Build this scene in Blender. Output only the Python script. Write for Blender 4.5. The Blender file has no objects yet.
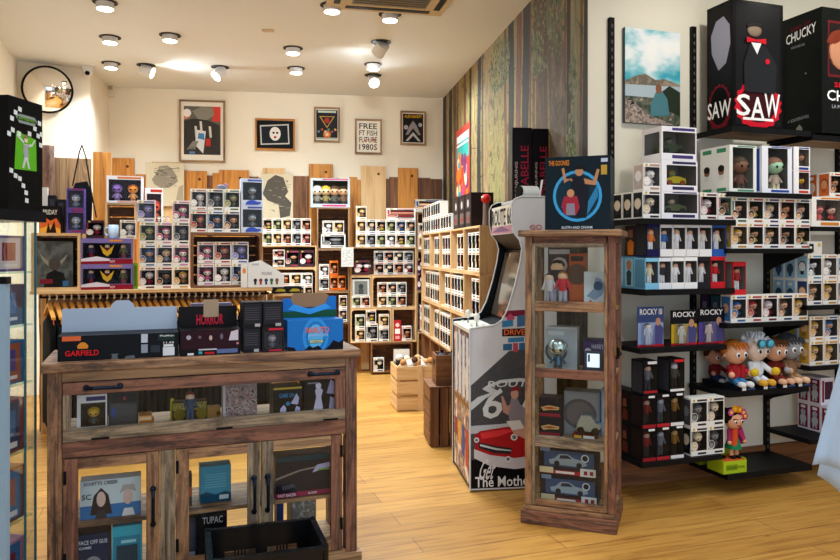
import bpy, math, random
from mathutils import Vector, Matrix
random.seed(7)
COL = bpy.context.scene.collection
CAMZ, FPX, CX, HY = 1.5, 725.0, 420.0, 252.0

# ------------------------------------------------------------ frames: a wall or a row of furniture seen as its own axes
class Frame:
    def __init__(s, x, y, deg):
        s.x, s.y, s.a = x, y, math.radians(deg)
        s.c, s.n = math.cos(s.a), math.sin(s.a)
    def xy(s, u, d): return (s.x + s.c*u - s.n*d, s.y + s.n*u + s.c*d)
    def s(s, px, d=0.0):
        k = (px-CX)/FPX
        return (k*(s.y + s.c*d) - s.x + s.n*d)/(s.c - k*s.n)
    def Y(s, px, d=0.0): return s.xy(s.s(px, d), d)[1]
    def z(s, py, px, d=0.0): return CAMZ - (py-HY)/FPX*s.Y(px, d)
def ang(deg): return math.radians(deg)

# ------------------------------------------------------------ materials
def lin(h):
    if isinstance(h, str):
        h = h.lstrip('#'); c = [int(h[i:i+2], 16)/255 for i in (0, 2, 4)]
    else: c = h
    return tuple((v/12.92 if v <= .04045 else ((v+.055)/1.055)**2.4) for v in c) + (1.0,)
MC = {}
def newmat(name):
    m = bpy.data.materials.new(name); m.use_nodes = True
    nt = m.node_tree; b = nt.nodes['Principled BSDF']
    return m, nt, b
def P(c, rough=.55, metal=0.0, spec=None):
    """plain card, plastic or metal with a faint procedural unevenness"""
    if spec is None: spec = .10 if rough >= .3 else .35
    key = (c, rough, metal, spec)
    if key in MC: return MC[key]
    m, nt, b = newmat('tone_' + str(c).strip('#'))
    b.inputs['Base Color'].default_value = lin(c)
    b.inputs['Roughness'].default_value = rough; b.inputs['Metallic'].default_value = metal
    b.inputs['Specular IOR Level'].default_value = spec
    n = nt.nodes.new('ShaderNodeTexNoise'); n.inputs['Scale'].default_value = 60
    r = nt.nodes.new('ShaderNodeMapRange'); r.inputs['To Min'].default_value = max(.03, rough-.08); r.inputs['To Max'].default_value = min(1, rough+.08)
    nt.links.new(n.outputs['Fac'], r.inputs['Value']); nt.links.new(r.outputs['Result'], b.inputs['Roughness'])
    MC[key] = m; return m
def ramp(nt, stops, fac):
    r = nt.nodes.new('ShaderNodeValToRGB'); e = r.color_ramp.elements
    while len(e) < len(stops): e.new(.5)
    for i, (p, c) in enumerate(stops): e[i].position = p; e[i].color = lin(c)
    nt.links.new(fac, r.inputs['Fac']); return r
def wood(key, stops, axis='x', rough=.6, scale=1.0, bump=.25, rnd=True, stretch=14):
    k = ('wood', key, axis)
    if k in MC: return MC[k]
    m, nt, b = newmat('wood_' + key + '_' + axis)
    tc = nt.nodes.new('ShaderNodeTexCoord'); mp = nt.nodes.new('ShaderNodeMapping')
    s = [stretch*scale]*3; s['xyz'.index(axis)] = .9*scale
    mp.inputs['Scale'].default_value = s
    nt.links.new(tc.outputs['Object'], mp.inputs['Vector'])
    if rnd:
        oi = nt.nodes.new('ShaderNodeObjectInfo'); mu = nt.nodes.new('ShaderNodeMath'); mu.operation = 'MULTIPLY'; mu.inputs[1].default_value = 37
        cb = nt.nodes.new('ShaderNodeCombineXYZ'); nt.links.new(oi.outputs['Random'], mu.inputs[0])
        for i in range(3): nt.links.new(mu.outputs[0], cb.inputs[i])
        nt.links.new(cb.outputs[0], mp.inputs['Location'])
    n = nt.nodes.new('ShaderNodeTexNoise'); n.inputs['Scale'].default_value = 1.6; n.inputs['Detail'].default_value = 7; n.inputs['Distortion'].default_value = .9
    nt.links.new(mp.outputs[0], n.inputs['Vector'])
    r = ramp(nt, stops, n.outputs['Fac'])
    if key in ('old', 'red', 'grey', 'bark'):     # worn reclaimed boards: knocks, old paint, dark stains
        n2 = nt.nodes.new('ShaderNodeTexNoise'); n2.inputs['Scale'].default_value = 1.1; n2.inputs['Detail'].default_value = 12; n2.inputs['Roughness'].default_value = .75
        mp2 = nt.nodes.new('ShaderNodeMapping'); s2 = [11]*3; s2['xyz'.index(axis)] = 4; mp2.inputs['Scale'].default_value = s2
        nt.links.new(tc.outputs['Object'], mp2.inputs[0]); nt.links.new(mp2.outputs[0], n2.inputs['Vector'])
        if rnd: nt.links.new(cb.outputs[0], mp2.inputs['Location'])
        r2 = ramp(nt, [(.36, '#4a403a'), (.44, '#c9c0b8'), (.52, '#ffffff'), (.60, '#e8e0d4'), (.66, '#9aa0a4')], n2.outputs['Fac'])
        mx = nt.nodes.new('ShaderNodeMix'); mx.data_type = 'RGBA'; mx.blend_type = 'MULTIPLY'; mx.inputs[0].default_value = .8
        nt.links.new(r.outputs[0], mx.inputs[6]); nt.links.new(r2.outputs[0], mx.inputs[7]); nt.links.new(mx.outputs[2], b.inputs['Base Color'])
    else: nt.links.new(r.outputs[0], b.inputs['Base Color'])
    bp = nt.nodes.new('ShaderNodeBump'); bp.inputs['Strength'].default_value = bump; bp.inputs['Distance'].default_value = .004
    nt.links.new(n.outputs['Fac'], bp.inputs['Height']); nt.links.new(bp.outputs[0], b.inputs['Normal'])
    b.inputs['Roughness'].default_value = rough
    MC[k] = m; return m
WD_OLD = [(.3, '#3a2a20'), (.42, '#7c593f'), (.5, '#a87f5a'), (.58, '#6e4f38'), (.7, '#b8926c')]
WD_RED = [(.3, '#35221a'), (.42, '#6e4634'), (.5, '#8f5f48'), (.58, '#57382b'), (.72, '#9c7a64')]
WD_GREY = [(.3, '#40382f'), (.42, '#756753'), (.5, '#a08e72'), (.58, '#66574a'), (.72, '#b3a488')]
WD_TAN = [(.3, '#5a4230'), (.44, '#93714d'), (.54, '#ae8a62'), (.62, '#7e5f42'), (.75, '#b89670')]
WD_CRATE = [(.25, '#b08450'), (.45, '#d2a973'), (.6, '#dcb988'), (.8, '#c4955e')]
WD_DARKW = [(.25, '#2e180c'), (.45, '#5c3418'), (.6, '#7a4a22'), (.8, '#3e220f')]
WD_ORNG = [(.25, '#7a4614'), (.45, '#b87528'), (.6, '#cc8a38'), (.8, '#945a20')]
WD_BRN = [(.25, '#422412'), (.45, '#704524'), (.6, '#8a5a32'), (.8, '#54331b')]
def W(k, ax='x'):
    return wood(k, dict(old=WD_OLD, red=WD_RED, grey=WD_GREY, tan=WD_TAN, crate=WD_CRATE, dark=WD_DARKW, orange=WD_ORNG, brown=WD_BRN)[k], ax)
def emis(name, c, st):
    k = ('em', name)
    if k in MC: return MC[k]
    m, nt, b = newmat(name); b.inputs['Base Color'].default_value = lin(c)
    b.inputs['Emission Color'].default_value = lin(c); b.inputs['Emission Strength'].default_value = st
    MC[k] = m; return m
def clear(name='clear_film', tint='#ffffff', g=.03, rough=.06):
    k = ('cl', name)
    if k in MC: return MC[k]
    m = bpy.data.materials.new(name); m.use_nodes = True; nt = m.node_tree; nt.nodes.clear()
    o = nt.nodes.new('ShaderNodeOutputMaterial'); mx = nt.nodes.new('ShaderNodeMixShader')
    t = nt.nodes.new('ShaderNodeBsdfTransparent'); t.inputs[0].default_value = lin(tint)
    gl = nt.nodes.new('ShaderNodeBsdfGlossy'); gl.inputs['Roughness'].default_value = rough
    lw = nt.nodes.new('ShaderNodeLayerWeight'); lw.inputs[0].default_value = .25
    mr = nt.nodes.new('ShaderNodeMapRange'); mr.inputs['To Min'].default_value = g; mr.inputs['To Max'].default_value = .3
    nt.links.new(lw.outputs['Fresnel'], mr.inputs['Value']); nt.links.new(mr.outputs[0], mx.inputs[0])
    nt.links.new(t.outputs[0], mx.inputs[1]); nt.links.new(gl.outputs[0], mx.inputs[2]); nt.links.new(mx.outputs[0], o.inputs[0])
    MC[k] = m; return m
def mottled(name, cols, scale=30, rough=.5, detail=4, stretch=(1, 1, 1)):
    """printed artwork: hard-edged blotches of several inks"""
    k = ('mot', name)
    if k in MC: return MC[k]
    m, nt, b = newmat('print_' + name)
    tc = nt.nodes.new('ShaderNodeTexCoord'); mp = nt.nodes.new('ShaderNodeMapping'); mp.inputs['Scale'].default_value = stretch
    nt.links.new(tc.outputs['Object'], mp.inputs[0])
    n = nt.nodes.new('ShaderNodeTexNoise'); n.inputs['Scale'].default_value = scale; n.inputs['Detail'].default_value = detail
    nt.links.new(mp.outputs[0], n.inputs['Vector'])
    L = len(cols); st = [(.3+.4*i/L, c) for i, c in enumerate(cols)]
    r = ramp(nt, st, n.outputs['Fac']); nt.links.new(r.outputs[0], b.inputs['Base Color']); b.inputs['Roughness'].default_value = rough
    MC[k] = m; return m
WHITE = P('#ece9e2', .5); BLACK = P('#0d0d0f', .45); FILM = clear(g=.012); GLASS = clear('cabinet_glass', '#fafdfc', .015, .02)
INK = P('#15151a', .5); SHELF = P('#121213', .5); CHROME = P('#9aa3ad', .25, 1.0); PAPER = P('#f2efe6', .6)

# ------------------------------------------------------------ mesh builder: each build() is ONE mesh object
class MB:
    def __init__(s): s.v, s.f, s.m, s.sm, s.mats = [], [], [], [], []
    def mi(s, m):
        if m not in s.mats: s.mats.append(m)
        return s.mats.index(m)
    def add(s, vs, fs, mat, smooth=False):
        o = len(s.v); i = s.mi(mat); s.v += [tuple(v) for v in vs]
        for f in fs: s.f.append([o+j for j in f]); s.m.append(i); s.sm.append(smooth)
        return s
    def box(s, x0, x1, y0, y1, z0, z1, mat, top=None, shear=None):
        v = [(x0, y0, z0), (x1, y0, z0), (x1, y1, z0), (x0, y1, z0), (x0, y0, z1), (x1, y0, z1), (x1, y1, z1), (x0, y1, z1)]
        return s.add(v, [(0, 3, 2, 1), (4, 5, 6, 7), (0, 1, 5, 4), (1, 2, 6, 5), (2, 3, 7, 6), (3, 0, 4, 7)], mat)
    def quad(s, a, b, c, d, mat): return s.add([a, b, c, d], [(0, 1, 2, 3)], mat)
    def front(s, x0, z0, x1, z1, mat, y=-.0008): return s.quad((x0, y, z0), (x1, y, z0), (x1, y, z1), (x0, y, z1), mat)
    def left(s, y0, z0, y1, z1, mat, x=-.0008): return s.quad((x, y1, z0), (x, y0, z0), (x, y0, z1), (x, y1, z1), mat)
    def disc(s, cx, cz, r, mat, y=-.0012, n=14, rz=None):
        rz = rz or r
        return s.add([(cx+r*math.cos(2*math.pi*i/n), y, cz+rz*math.sin(2*math.pi*i/n)) for i in range(n)], [tuple(range(n))], mat)
    def tube(s, p0, p1, r0, mat, r1=None, n=10, cap=True, smooth=True):
        r1 = r0 if r1 is None else r1
        p0, p1 = Vector(p0), Vector(p1); d = (p1-p0).normalized()
        a = d.orthogonal().normalized(); b = d.cross(a)
        vs = []
        for p, r in ((p0, r0), (p1, r1)):
            for i in range(n): t = 2*math.pi*i/n; vs.append(p + a*r*math.cos(t) + b*r*math.sin(t))
        fs = [(i, (i+1) % n, n+(i+1) % n, n+i) for i in range(n)]
        s.add(vs, fs, mat, smooth)
        if cap: s.add(vs, [tuple(range(n))[::-1], tuple(range(n, 2*n))], mat)
        return s
    def path(s, pts, r, mat, n=8):
        for a, b in zip(pts, pts[1:]): s.tube(a, b, r, mat, n=n); 
        return s
    def sph(s, c, r, mat, n=10, m=7, z0=-1.0, z1=1.0):
        rx, ry, rz = (r, r, r) if not isinstance(r, tuple) else r
        vs = []
        t0, t1 = math.asin(z0), math.asin(z1)
        for j in range(m+1):
            t = t0+(t1-t0)*j/m
            for i in range(n):
                p = 2*math.pi*i/n
                vs.append((c[0]+rx*math.cos(t)*math.cos(p), c[1]+ry*math.cos(t)*math.sin(p), c[2]+rz*math.sin(t)))
        fs = [(j*n+i, j*n+(i+1) % n, (j+1)*n+(i+1) % n, (j+1)*n+i) for j in range(m) for i in range(n)]
        return s.add(vs, fs, mat, True)
    def prism(s, poly, a, b, mat, plane='xz', side=None, smooth=False):
        """poly of 2D points swept from a to b along the remaining axis"""
        n = len(poly)
        def p(u, v, w): return {'xz': (u, w, v), 'xy': (u, v, w), 'yz': (w, u, v)}[plane]
        vs = [p(u, v, a) for u, v in poly] + [p(u, v, b) for u, v in poly]
        s.add(vs, [tuple(range(n)), tuple(range(n, 2*n))[::-1]], mat)
        s.add(vs, [(i, n+i, n+(i+1) % n, (i+1) % n) for i in range(n)], side or mat, smooth)
        return s
    def lathe(s, prof, c, mat, n=14):
        vs = [(c[0]+r*math.cos(2*math.pi*i/n), c[1]+r*math.sin(2*math.pi*i/n), c[2]+z) for r, z in prof for i in range(n)]
        fs = [(j*n+i, j*n+(i+1) % n, (j+1)*n+(i+1) % n, (j+1)*n+i) for j in range(len(prof)-1) for i in range(n)]
        return s.add(vs, fs, mat, True)
    def build(s, name, parent=None, bevel=0):
        me = bpy.data.meshes.new(name); me.from_pydata(s.v, [], s.f)
        for m in s.mats: me.materials.append(m)
        me.polygons.foreach_set('material_index', s.m); me.polygons.foreach_set('use_smooth', s.sm); me.update()
        import bmesh
        bm = bmesh.new(); bm.from_mesh(me); bmesh.ops.recalc_face_normals(bm, faces=bm.faces); bm.to_mesh(me); bm.free()
        o = bpy.data.objects.new(name, me); COL.objects.link(o)
        if parent: o.parent = parent
        if bevel:
            b = o.modifiers.new('edge', 'BEVEL'); b.width = bevel; b.segments = 2; b.limit_method = 'ANGLE'
        return o

TXC = {}
def textdata(s):
    if s in TXC: return TXC[s]
    cu = bpy.data.curves.new('t', 'FONT'); cu.body = s; cu.resolution_u = 2; cu.offset = .012
    o = bpy.data.objects.new('t', cu); COL.objects.link(o)
    bpy.context.view_layer.update()
    me = o.evaluated_get(bpy.context.evaluated_depsgraph_get()).to_mesh()
    vs = [tuple(v.co) for v in me.vertices]; fs = [tuple(p.vertices) for p in me.polygons]
    bpy.data.objects.remove(o); bpy.data.curves.remove(cu)
    x0 = min(v[0] for v in vs); x1 = max(v[0] for v in vs); y0 = min(v[1] for v in vs); y1 = max(v[1] for v in vs)
    vs = [((v[0]-x0)/(x1-x0), (v[1]-y0)/(y1-y0)) for v in vs]
    TXC[s] = (vs, fs); return TXC[s]
def letter(mb, s, x0, z0, x1, z1, mat, y=-.002, face='front', slant=0, vert=False, rise=0):
    vs, fs = textdata(s); out = []
    for u, v in vs:
        if vert: u, v = 1-v, u
        a = x0+(x1-x0)*u + slant*(z1-z0)*v; b = z0+(z1-z0)*v + rise*u
        out.append((a, y, b) if face == 'front' else (y, a, b))
    return mb.add(out, fs, mat)
def text(root, s, x0, z0, x1, z1, mat, y=-.002, face='front', name='lettering', slant=0, vert=False, rise=0):
    """flat lettering; on the left face x0 is the far (left-hand) end and x1 the near one"""
    return letter(MB(), s, x0, z0, x1, z1, mat, y, face, slant, vert, rise).build(name, root)

# ------------------------------------------------------------ objects
def tag(o, label=None, cat=None, group=None, kind=None):
    if label: o['label'] = label
    if cat: o['category'] = cat
    if group: o['group'] = group
    if kind: o['kind'] = kind
    return o
def thing(name, label, cat, F, s, d, z, group=None, turn=0, cat_loc=None):
    o = bpy.data.objects.new(name, None); COL.objects.link(o); o.empty_display_size = .05
    x, y = F.xy(s, d); o.location = (x, y, z); o.rotation_euler = (0, 0, F.a + ang(turn))
    return tag(o, label, cat, group)
def struct(name, mb, bevel=0, F=None, z=0):
    o = mb.build(name, None, bevel); o['kind'] = 'structure'
    if F: o.location = (F.x, F.y, z); o.rotation_euler = (0, 0, F.a)
    return o
def copy_tree(o, parent=None):
    c = o.copy(); COL.objects.link(c)
    if parent: c.parent = parent
    for ch in [k for k in KIDS.get(o.name, [])]: KIDS.setdefault(c.name, []).append(copy_tree(ch, c))
    return c
KIDS = {}
def kids_index(root):
    KIDS[root.name] = list(root.children)
    for c in root.children: kids_index(c)
PROTO = {}
def put(key, maker, F, s, d, z, label, cat, group=None, scale=(1, 1, 1), turn=0):
    if key not in PROTO:
        r = maker(); bpy.context.view_layer.update(); kids_index(r); PROTO[key] = r; o = r
    else: o = copy_tree(PROTO[key])
    x, y = F.xy(s, d); o.location = (x, y, z); o.rotation_euler = (0, 0, F.a + ang(turn)); o.scale = scale
    for k in ('label', 'category', 'group'):
        if k in o: del o[k]
    return tag(o, label, cat, group)
ORD = ['', 'first', 'second', 'third', 'fourth', 'fifth', 'sixth', 'seventh', 'eighth', 'ninth', 'tenth', 'eleventh', 'twelfth']
def nth(i, n):
    if n == 1: return 'only one'
    if i == 0: return 'leftmost'
    if i == n-1: return 'rightmost'
    return ORD[i+1] + ' from left'
# ============================================================ THE ROOM
R = Frame(1.055, 4.56, 19.0)      # white shelving wall at the right, x runs to the right along it
B = Frame(0.297, 9.35, 9.0)       # far wall, x runs to the right, 0 at its right-hand corner
Wf = Frame(0.297, 9.35, -81.0)    # forest wall, x runs from the far corner towards the viewer
CEIL = 3.48
def poly_floor(z, pts, mat):
    return MB().add([(x, y, z) for x, y in pts], [tuple(range(len(pts)))], mat)
P0 = (-4.18, 7.52); P1 = (-3.57, 7.84); P2 = (-3.735, 8.71)
L0 = (-1.55, -.2)                                             # left wall runs out behind the camera
R0 = R.xy(4.4, 0); R1 = R.xy(4.4, -5.4)
OUT = [P0, P1, P2, (B.x, B.y), (R.x, R.y), R0, R1, (-1.35, -.85)]
# floor: golden oak boards running along the shelving wall
m, nt, b = newmat('oak_floor')
tc = nt.nodes.new('ShaderNodeTexCoord'); mp = nt.nodes.new('ShaderNodeMapping'); mp.inputs['Rotation'].default_value = (0, 0, -ang(19))
nt.links.new(tc.outputs['Object'], mp.inputs[0])
br = nt.nodes.new('ShaderNodeTexBrick'); br.offset = .37; br.offset_frequency = 2; br.squash = 1
for k, v in (('Scale', 1.0), ('Mortar Size', .0018), ('Mortar Smooth', .2), ('Bias', 0.0), ('Brick Width', 1.9), ('Row Height', .19)): br.inputs[k].default_value = v
br.inputs['Color1'].default_value = lin('#b8873d'); br.inputs['Color2'].default_value = lin('#d3a052'); br.inputs['Mortar'].default_value = lin('#5b4630')
nt.links.new(mp.outputs[0], br.inputs['Vector'])
mp2 = nt.nodes.new('ShaderNodeMapping'); mp2.inputs['Scale'].default_value = (1.1, 14, 1); nt.links.new(mp.outputs[0], mp2.inputs[0])
n = nt.nodes.new('ShaderNodeTexNoise'); n.inputs['Scale'].default_value = 2.2; n.inputs['Detail'].default_value = 8; n.inputs['Distortion'].default_value = .8
nt.links.new(mp2.outputs[0], n.inputs['Vector'])
rp = ramp(nt, [(.3, '#b89a74'), (.5, '#f0e6d4'), (.7, '#fff8ea')], n.outputs['Fac'])
mx = nt.nodes.new('ShaderNodeMix'); mx.data_type = 'RGBA'; mx.blend_type = 'MULTIPLY'; mx.inputs[0].default_value = .75
nt.links.new(br.outputs['Color'], mx.inputs[6]); nt.links.new(rp.outputs[0], mx.inputs[7])
# knots
vo = nt.nodes.new('ShaderNodeTexVoronoi'); vo.inputs['Scale'].default_value = 2.1
mp3 = nt.nodes.new('ShaderNodeMapping'); mp3.inputs['Scale'].default_value = (.8, 2.0, 1); nt.links.new(mp.outputs[0], mp3.inputs[0]); nt.links.new(mp3.outputs[0], vo.inputs['Vector'])
kr = ramp(nt, [(.0, '#3a2614'), (.022, '#5a3d22'), (.045, '#ffffff')], vo.outputs['Distance'])
mx2 = nt.nodes.new('ShaderNodeMix'); mx2.data_type = 'RGBA'; mx2.blend_type = 'MULTIPLY'; mx2.inputs[0].default_value = .8
nt.links.new(mx.outputs[2], mx2.inputs[6]); nt.links.new(kr.outputs[0], mx2.inputs[7])
nt.links.new(mx2.outputs[2], b.inputs['Base Color'])
b.inputs['Roughness'].default_value = .42
bp = nt.nodes.new('ShaderNodeBump'); bp.inputs['Strength'].default_value = .12; bp.inputs['Distance'].default_value = .003
nt.links.new(n.outputs['Fac'], bp.inputs['Height']); nt.links.new(bp.outputs[0], b.inputs['Normal'])
struct('floor', poly_floor(0, OUT, m))
def plaster(name, c):
    m, nt, b = newmat(name); n = nt.nodes.new('ShaderNodeTexNoise'); n.inputs['Scale'].default_value = 35; n.inputs['Detail'].default_value = 5
    bp = nt.nodes.new('ShaderNodeBump'); bp.inputs['Strength'].default_value = .05; nt.links.new(n.outputs['Fac'], bp.inputs['Height']); nt.links.new(bp.outputs[0], b.inputs['Normal'])
    b.inputs['Base Color'].default_value = lin(c); b.inputs['Roughness'].default_value = .85; return m
CREAM = plaster('cream_plaster', '#efe4cf'); CEILM = plaster('ceiling_paint', '#dcdedb'); PALE = plaster('pale_plaster', '#e8e1ce')
struct('ceiling', poly_floor(CEIL, OUT, CEILM))
def wall(name, a, c, mat, z0=0, z1=CEIL, th=.12, mit=0):
    a, c = Vector(a), Vector(c); d = (c-a).normalized(); nrm = Vector((-d.y, d.x))*th     # thickness lies outside the room
    e = a+nrm+d*mit
    mb = MB().prism([(a.x, a.y), (c.x, c.y), (c.x+nrm.x, c.y+nrm.y), (e.x, e.y)], z0, z1, mat, 'xy')
    return struct(name, mb)
wall('wall_left', (-1.35, -.85), P0, CREAM); wall('wall_mirror', P0, P1, CREAM); wall('wall_column', P1, P2, CREAM)
wall('wall_back', P2, (B.x, B.y), CREAM)
wall('wall_right', (R.x, R.y), R0, PALE, mit=.12); wall('wall_side', R0, R1, PALE)
# shop front behind the viewer: low sill wall, glazed above, header
wall('wall_front', R1, (-1.35, -.85), PALE, 0, .25); 
wall('wall_front', R1, (-1.35, -.85), PALE, 3.1, CEIL)

# forest mural on the wall between the far corner and the shelving wall: one printed wall covering
LEN = 4.85
def barkm(name, stops, sx=9, sz=1.6):
    m, nt, b = newmat('mural_' + name); tc = nt.nodes.new('ShaderNodeTexCoord'); mp = nt.nodes.new('ShaderNodeMapping'); mp.inputs['Scale'].default_value = (sx, 1, sz)
    n = nt.nodes.new('ShaderNodeTexNoise'); n.inputs['Scale'].default_value = 2; n.inputs['Detail'].default_value = 9; n.inputs['Roughness'].default_value = .7
    nt.links.new(tc.outputs['Object'], mp.inputs[0]); nt.links.new(mp.outputs[0], n.inputs['Vector'])
    r = ramp(nt, stops, n.outputs['Fac']); nt.links.new(r.outputs[0], b.inputs['Base Color']); b.inputs['Roughness'].default_value = .7
    return m
fg = barkm('undergrowth', [(.3, '#332f1a'), (.42, '#685c33'), (.5, '#9c8a56'), (.6, '#75753f'), (.72, '#c4b37e')], 5, 3)
MT = dict(tan=barkm('tan_bark', [(.3, '#57412c'), (.5, '#94764f'), (.7, '#bfa279')]), dk=barkm('dark_bark', [(.3, '#0f0b0a'), (.5, '#211813'), (.7, '#3a2b21')]),
          rd=barkm('red_bark', [(.3, '#331c17'), (.5, '#66402f'), (.7, '#8c5f49')]), bn=barkm('brown_bark', [(.3, '#2c2018'), (.5, '#54402e'), (.7, '#7c6147')]),
          gn=barkm('green_leaves', [(.35, '#27301c'), (.5, '#4a5a30'), (.62, '#7d8c50')], 8, 7), ms=barkm('mossy_bark', [(.3, '#4b4a38'), (.5, '#7f7d60'), (.7, '#aaa88c')]),
          sm=barkm('smoky_light', [(.3, '#3c3126'), (.5, '#5f4f3e'), (.7, '#94826a')], 3, 2))
mb = MB().prism([(0, 0), (LEN, 0), (LEN-.1, .1), (0, .1)], 0, CEIL, fg, 'xy')
strips = [(443, 447, 'dk'), (449, 452.5, 'dk'), (447, 449, 'tan'), (453, 456, 'bn'), (457, 459, 'rd'), (460, 462, 'tan'), (463.5, 466, 'rd'), (469.5, 472, 'dk'), (472.5, 475, 'tan'), (477, 481, 'dk'),
          (482, 484, 'bn'), (485, 489, 'tan'), (505, 507.5, 'rd'), (508, 514, 'dk'), (515, 521, 'rd'), (521, 529, 'dk'), (529, 531, 'rd'), (532, 534.5, 'rd'), (546.5, 548.5, 'rd'), (548.5, 565, 'sm'), (535, 546.5, 'bn'), (564, 567, 'rd'),
          (567, 571.5, 'dk'), (572, 578.5, 'ms'), (579, 582, 'bn'), (582, 588, 'dk')]
rng = random.Random(3)
for i, (a, c, k) in enumerate(strips):
    s0, s1 = max(0, Wf.s(a)), min(LEN, Wf.s(c)); N = 12; L, Rr = [], []
    ph = rng.random()*6; lean = rng.uniform(-.02, .02)
    for j in range(N+1):
        z = CEIL*j/N; w = (s1-s0)*.10*math.sin(z*3+ph)+lean*(z-1.7); t = .94+.08*math.cos(z*2+ph)
        mid = (s0+s1)/2+w; h = (s1-s0)/2*t*(1.12-.06*z)
        L.append((max(0, mid-h), -.0006-.0001*(i % 3), z)); Rr.append((min(LEN, mid+h), -.0006-.0001*(i % 3), z))
    vs = L+Rr; mb.add(vs, [(j, N+1+j, N+2+j, j+1) for j in range(N)], MT[k])
for (px, py, w, h, k) in ((541, 28, .5, .8, 'gn'), (556, 20, .35, .6, 'gn'), (497, 70, .6, .5, 'gn'), (505, 60, .3, .4, 'gn'), (571, 150, .16, .5, 'gn'), (537, 55, .2, .35, 'gn'), (573, 80, .12, .3, 'gn')):
    s = Wf.s(px); z = Wf.z(py, px); vs = []
    for i in range(170):
        t = rng.uniform(0, 6.283); q = rng.random()**.5; cx, cz, r = s+w/2*q*math.cos(t), z+h/2*q*math.sin(t), rng.uniform(.008, .03)
        if cx+r > LEN-.01 or cz+r > CEIL-.01: continue
        u = rng.uniform(0, 3); y = -.0012-.00001*(i % 30)
        mb.add([(cx+r*math.cos(u+g), y, cz+r*math.sin(u+g)) for g in (0, 1.8, 3.4, 4.9)], [(0, 1, 2, 3)], MT[rng.choice(['gn', 'gn', 'ms'])])
for i in range(40):   # thin broken branches in the print
    px = rng.uniform(450, 585); s = Wf.s(px); z = rng.uniform(2.0, 3.2); l = rng.uniform(.08, .25); t = rng.uniform(-.15, .15)
    if s+l < LEN: mb.quad((s, -.0015, z), (s+l, -.0015, z+t), (s+l, -.0015, z+t+.008), (s, -.0015, z+.012), MT['dk' if i % 2 else 'bn'])
struct('wall_forest', mb, F=Wf)
# skirting boards
mb = MB().box(.03, 4.3, -.022, -.001, 0, .17, W('brown')); struct('baseboard_right', mb, .003, R)
# wooden cladding of the far wall: dark upright boards, a single lining
mb = MB(); x = -3.95; tops = []
while x < -.02:
    w = rng.uniform(.1, .19); w = min(w, -.01-x)
    c = rng.choice(['dark', 'orange', 'dark', 'brown', 'orange']) if x < -1.35 else ('orange' if x < -1.0 else rng.choice(['dark', 'dark', 'brown', 'orange']))
    if x > -.6: c = 'dark'
    px_top = 2.44 + rng.uniform(-.03, .03)
    mb.box(x, x+w-.004, -.028, -.002, 0, px_top, W(c, 'z')); x += w
struct('trim_1', mb, 0, B)

# ------------------------------------------------------------ ceiling fittings
def at_ceiling(px, py, z=CEIL):
    Y = (z-CAMZ)*FPX/(HY-py); return (px-CX)/FPX*Y, Y
FIT = P('#d9d6d2', .5); FITD = P('#3a332e', .6); LAMP = emis('lamp_face', '#fff4e4', 14)
def spot_light(px, py, tilt=None, where=''):
    x, y = at_ceiling(px, py-4)
    w = Frame(x, y, 0)
    t = thing('ceiling_spotlight', where, 'ceiling light', w, 0, 0, CEIL, 'ceiling spotlights')
    MB().tube((0, 0, -.001), (0, 0, -.006), .096, FITD, n=20).build('recess_ring', t)
    if tilt is None:
        MB().tube((0, 0, -.007), (0, 0, -.055), .068, FIT, n=20).build('housing', t)
        MB().tube((0, 0, -.0555), (0, 0, -.059), .060, LAMP, n=20).build('lamp', t); d = Vector((0, 0, -1)); p = Vector((0, 0, -.07))
    else:
        d = Vector(tilt).normalized(); c = Vector((0, 0, -.06))
        MB().tube(c-d*.05, c+d*.07, .062, FIT, n=20).build('housing', t)
        MB().tube(c+d*.0705, c+d*.074, .054, LAMP, n=20).build('lamp', t); p = c+d*.09
        MB().tube((0, 0, -.006), c, .02, FITD).build('bracket', t)
    return x, y, d, p
SPOTS = [(105, 6, None, 'round ceiling spotlight nearest the top left of the photo'),
         (110, 41, None, 'round ceiling spotlight in the middle of the left-hand row of three'),
         (170, 39, None, 'round ceiling spotlight just right of the left-hand row'),
         (111, 67, None, 'far round ceiling spotlight above the small alarm box'),
         (146, 69, (.9, .1, -.35), 'tilted ceiling spotlight aiming right, near the security camera'),
         (220, 71, (-.5, -.5, -.7), 'tilted ceiling spotlight above the framed black and red poster'),
         (332, 9, None, 'round ceiling spotlight left of the air conditioning unit'),
         (390, 18, None, 'round ceiling spotlight at the corner of the air conditioning unit'),
         (293, 52, None, 'round ceiling spotlight in ceiling centre, nearer of the two there'),
         (296, 72, None, 'round ceiling spotlight in ceiling centre, farther of the two there'),
         (381, 46, (-.55, .75, -.6), 'ceiling spotlight tilted away towards the far wall'),
         (373, 68, None, 'small round ceiling spotlight just above the tilted bright one'),
         (373, 79, (.25, -.75, -.6), 'far tilted ceiling spotlight with its bright face to the viewer')]
def lamp(x, y, z, d, power, size=2.4, blend=.9, col=(1, .88, .7), r=.06):
    l = bpy.data.lights.new('spot', 'SPOT'); l.energy = power; l.spot_size = size; l.spot_blend = blend; l.color = col; l.shadow_soft_size = r
    o = bpy.data.objects.new('spot', l); COL.objects.link(o); o.location = (x, y, z)
    o.rotation_euler = Vector(d).to_track_quat('-Z', 'Y').to_euler(); return o
for px, py, tilt, lab in SPOTS:
    x, y, d, p = spot_light(px, py, tilt, lab)
    lamp(x+p.x, y+p.y, CEIL+p.z, d, 168 if tilt is None else 60, col=(.83, .94, 1))
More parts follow.
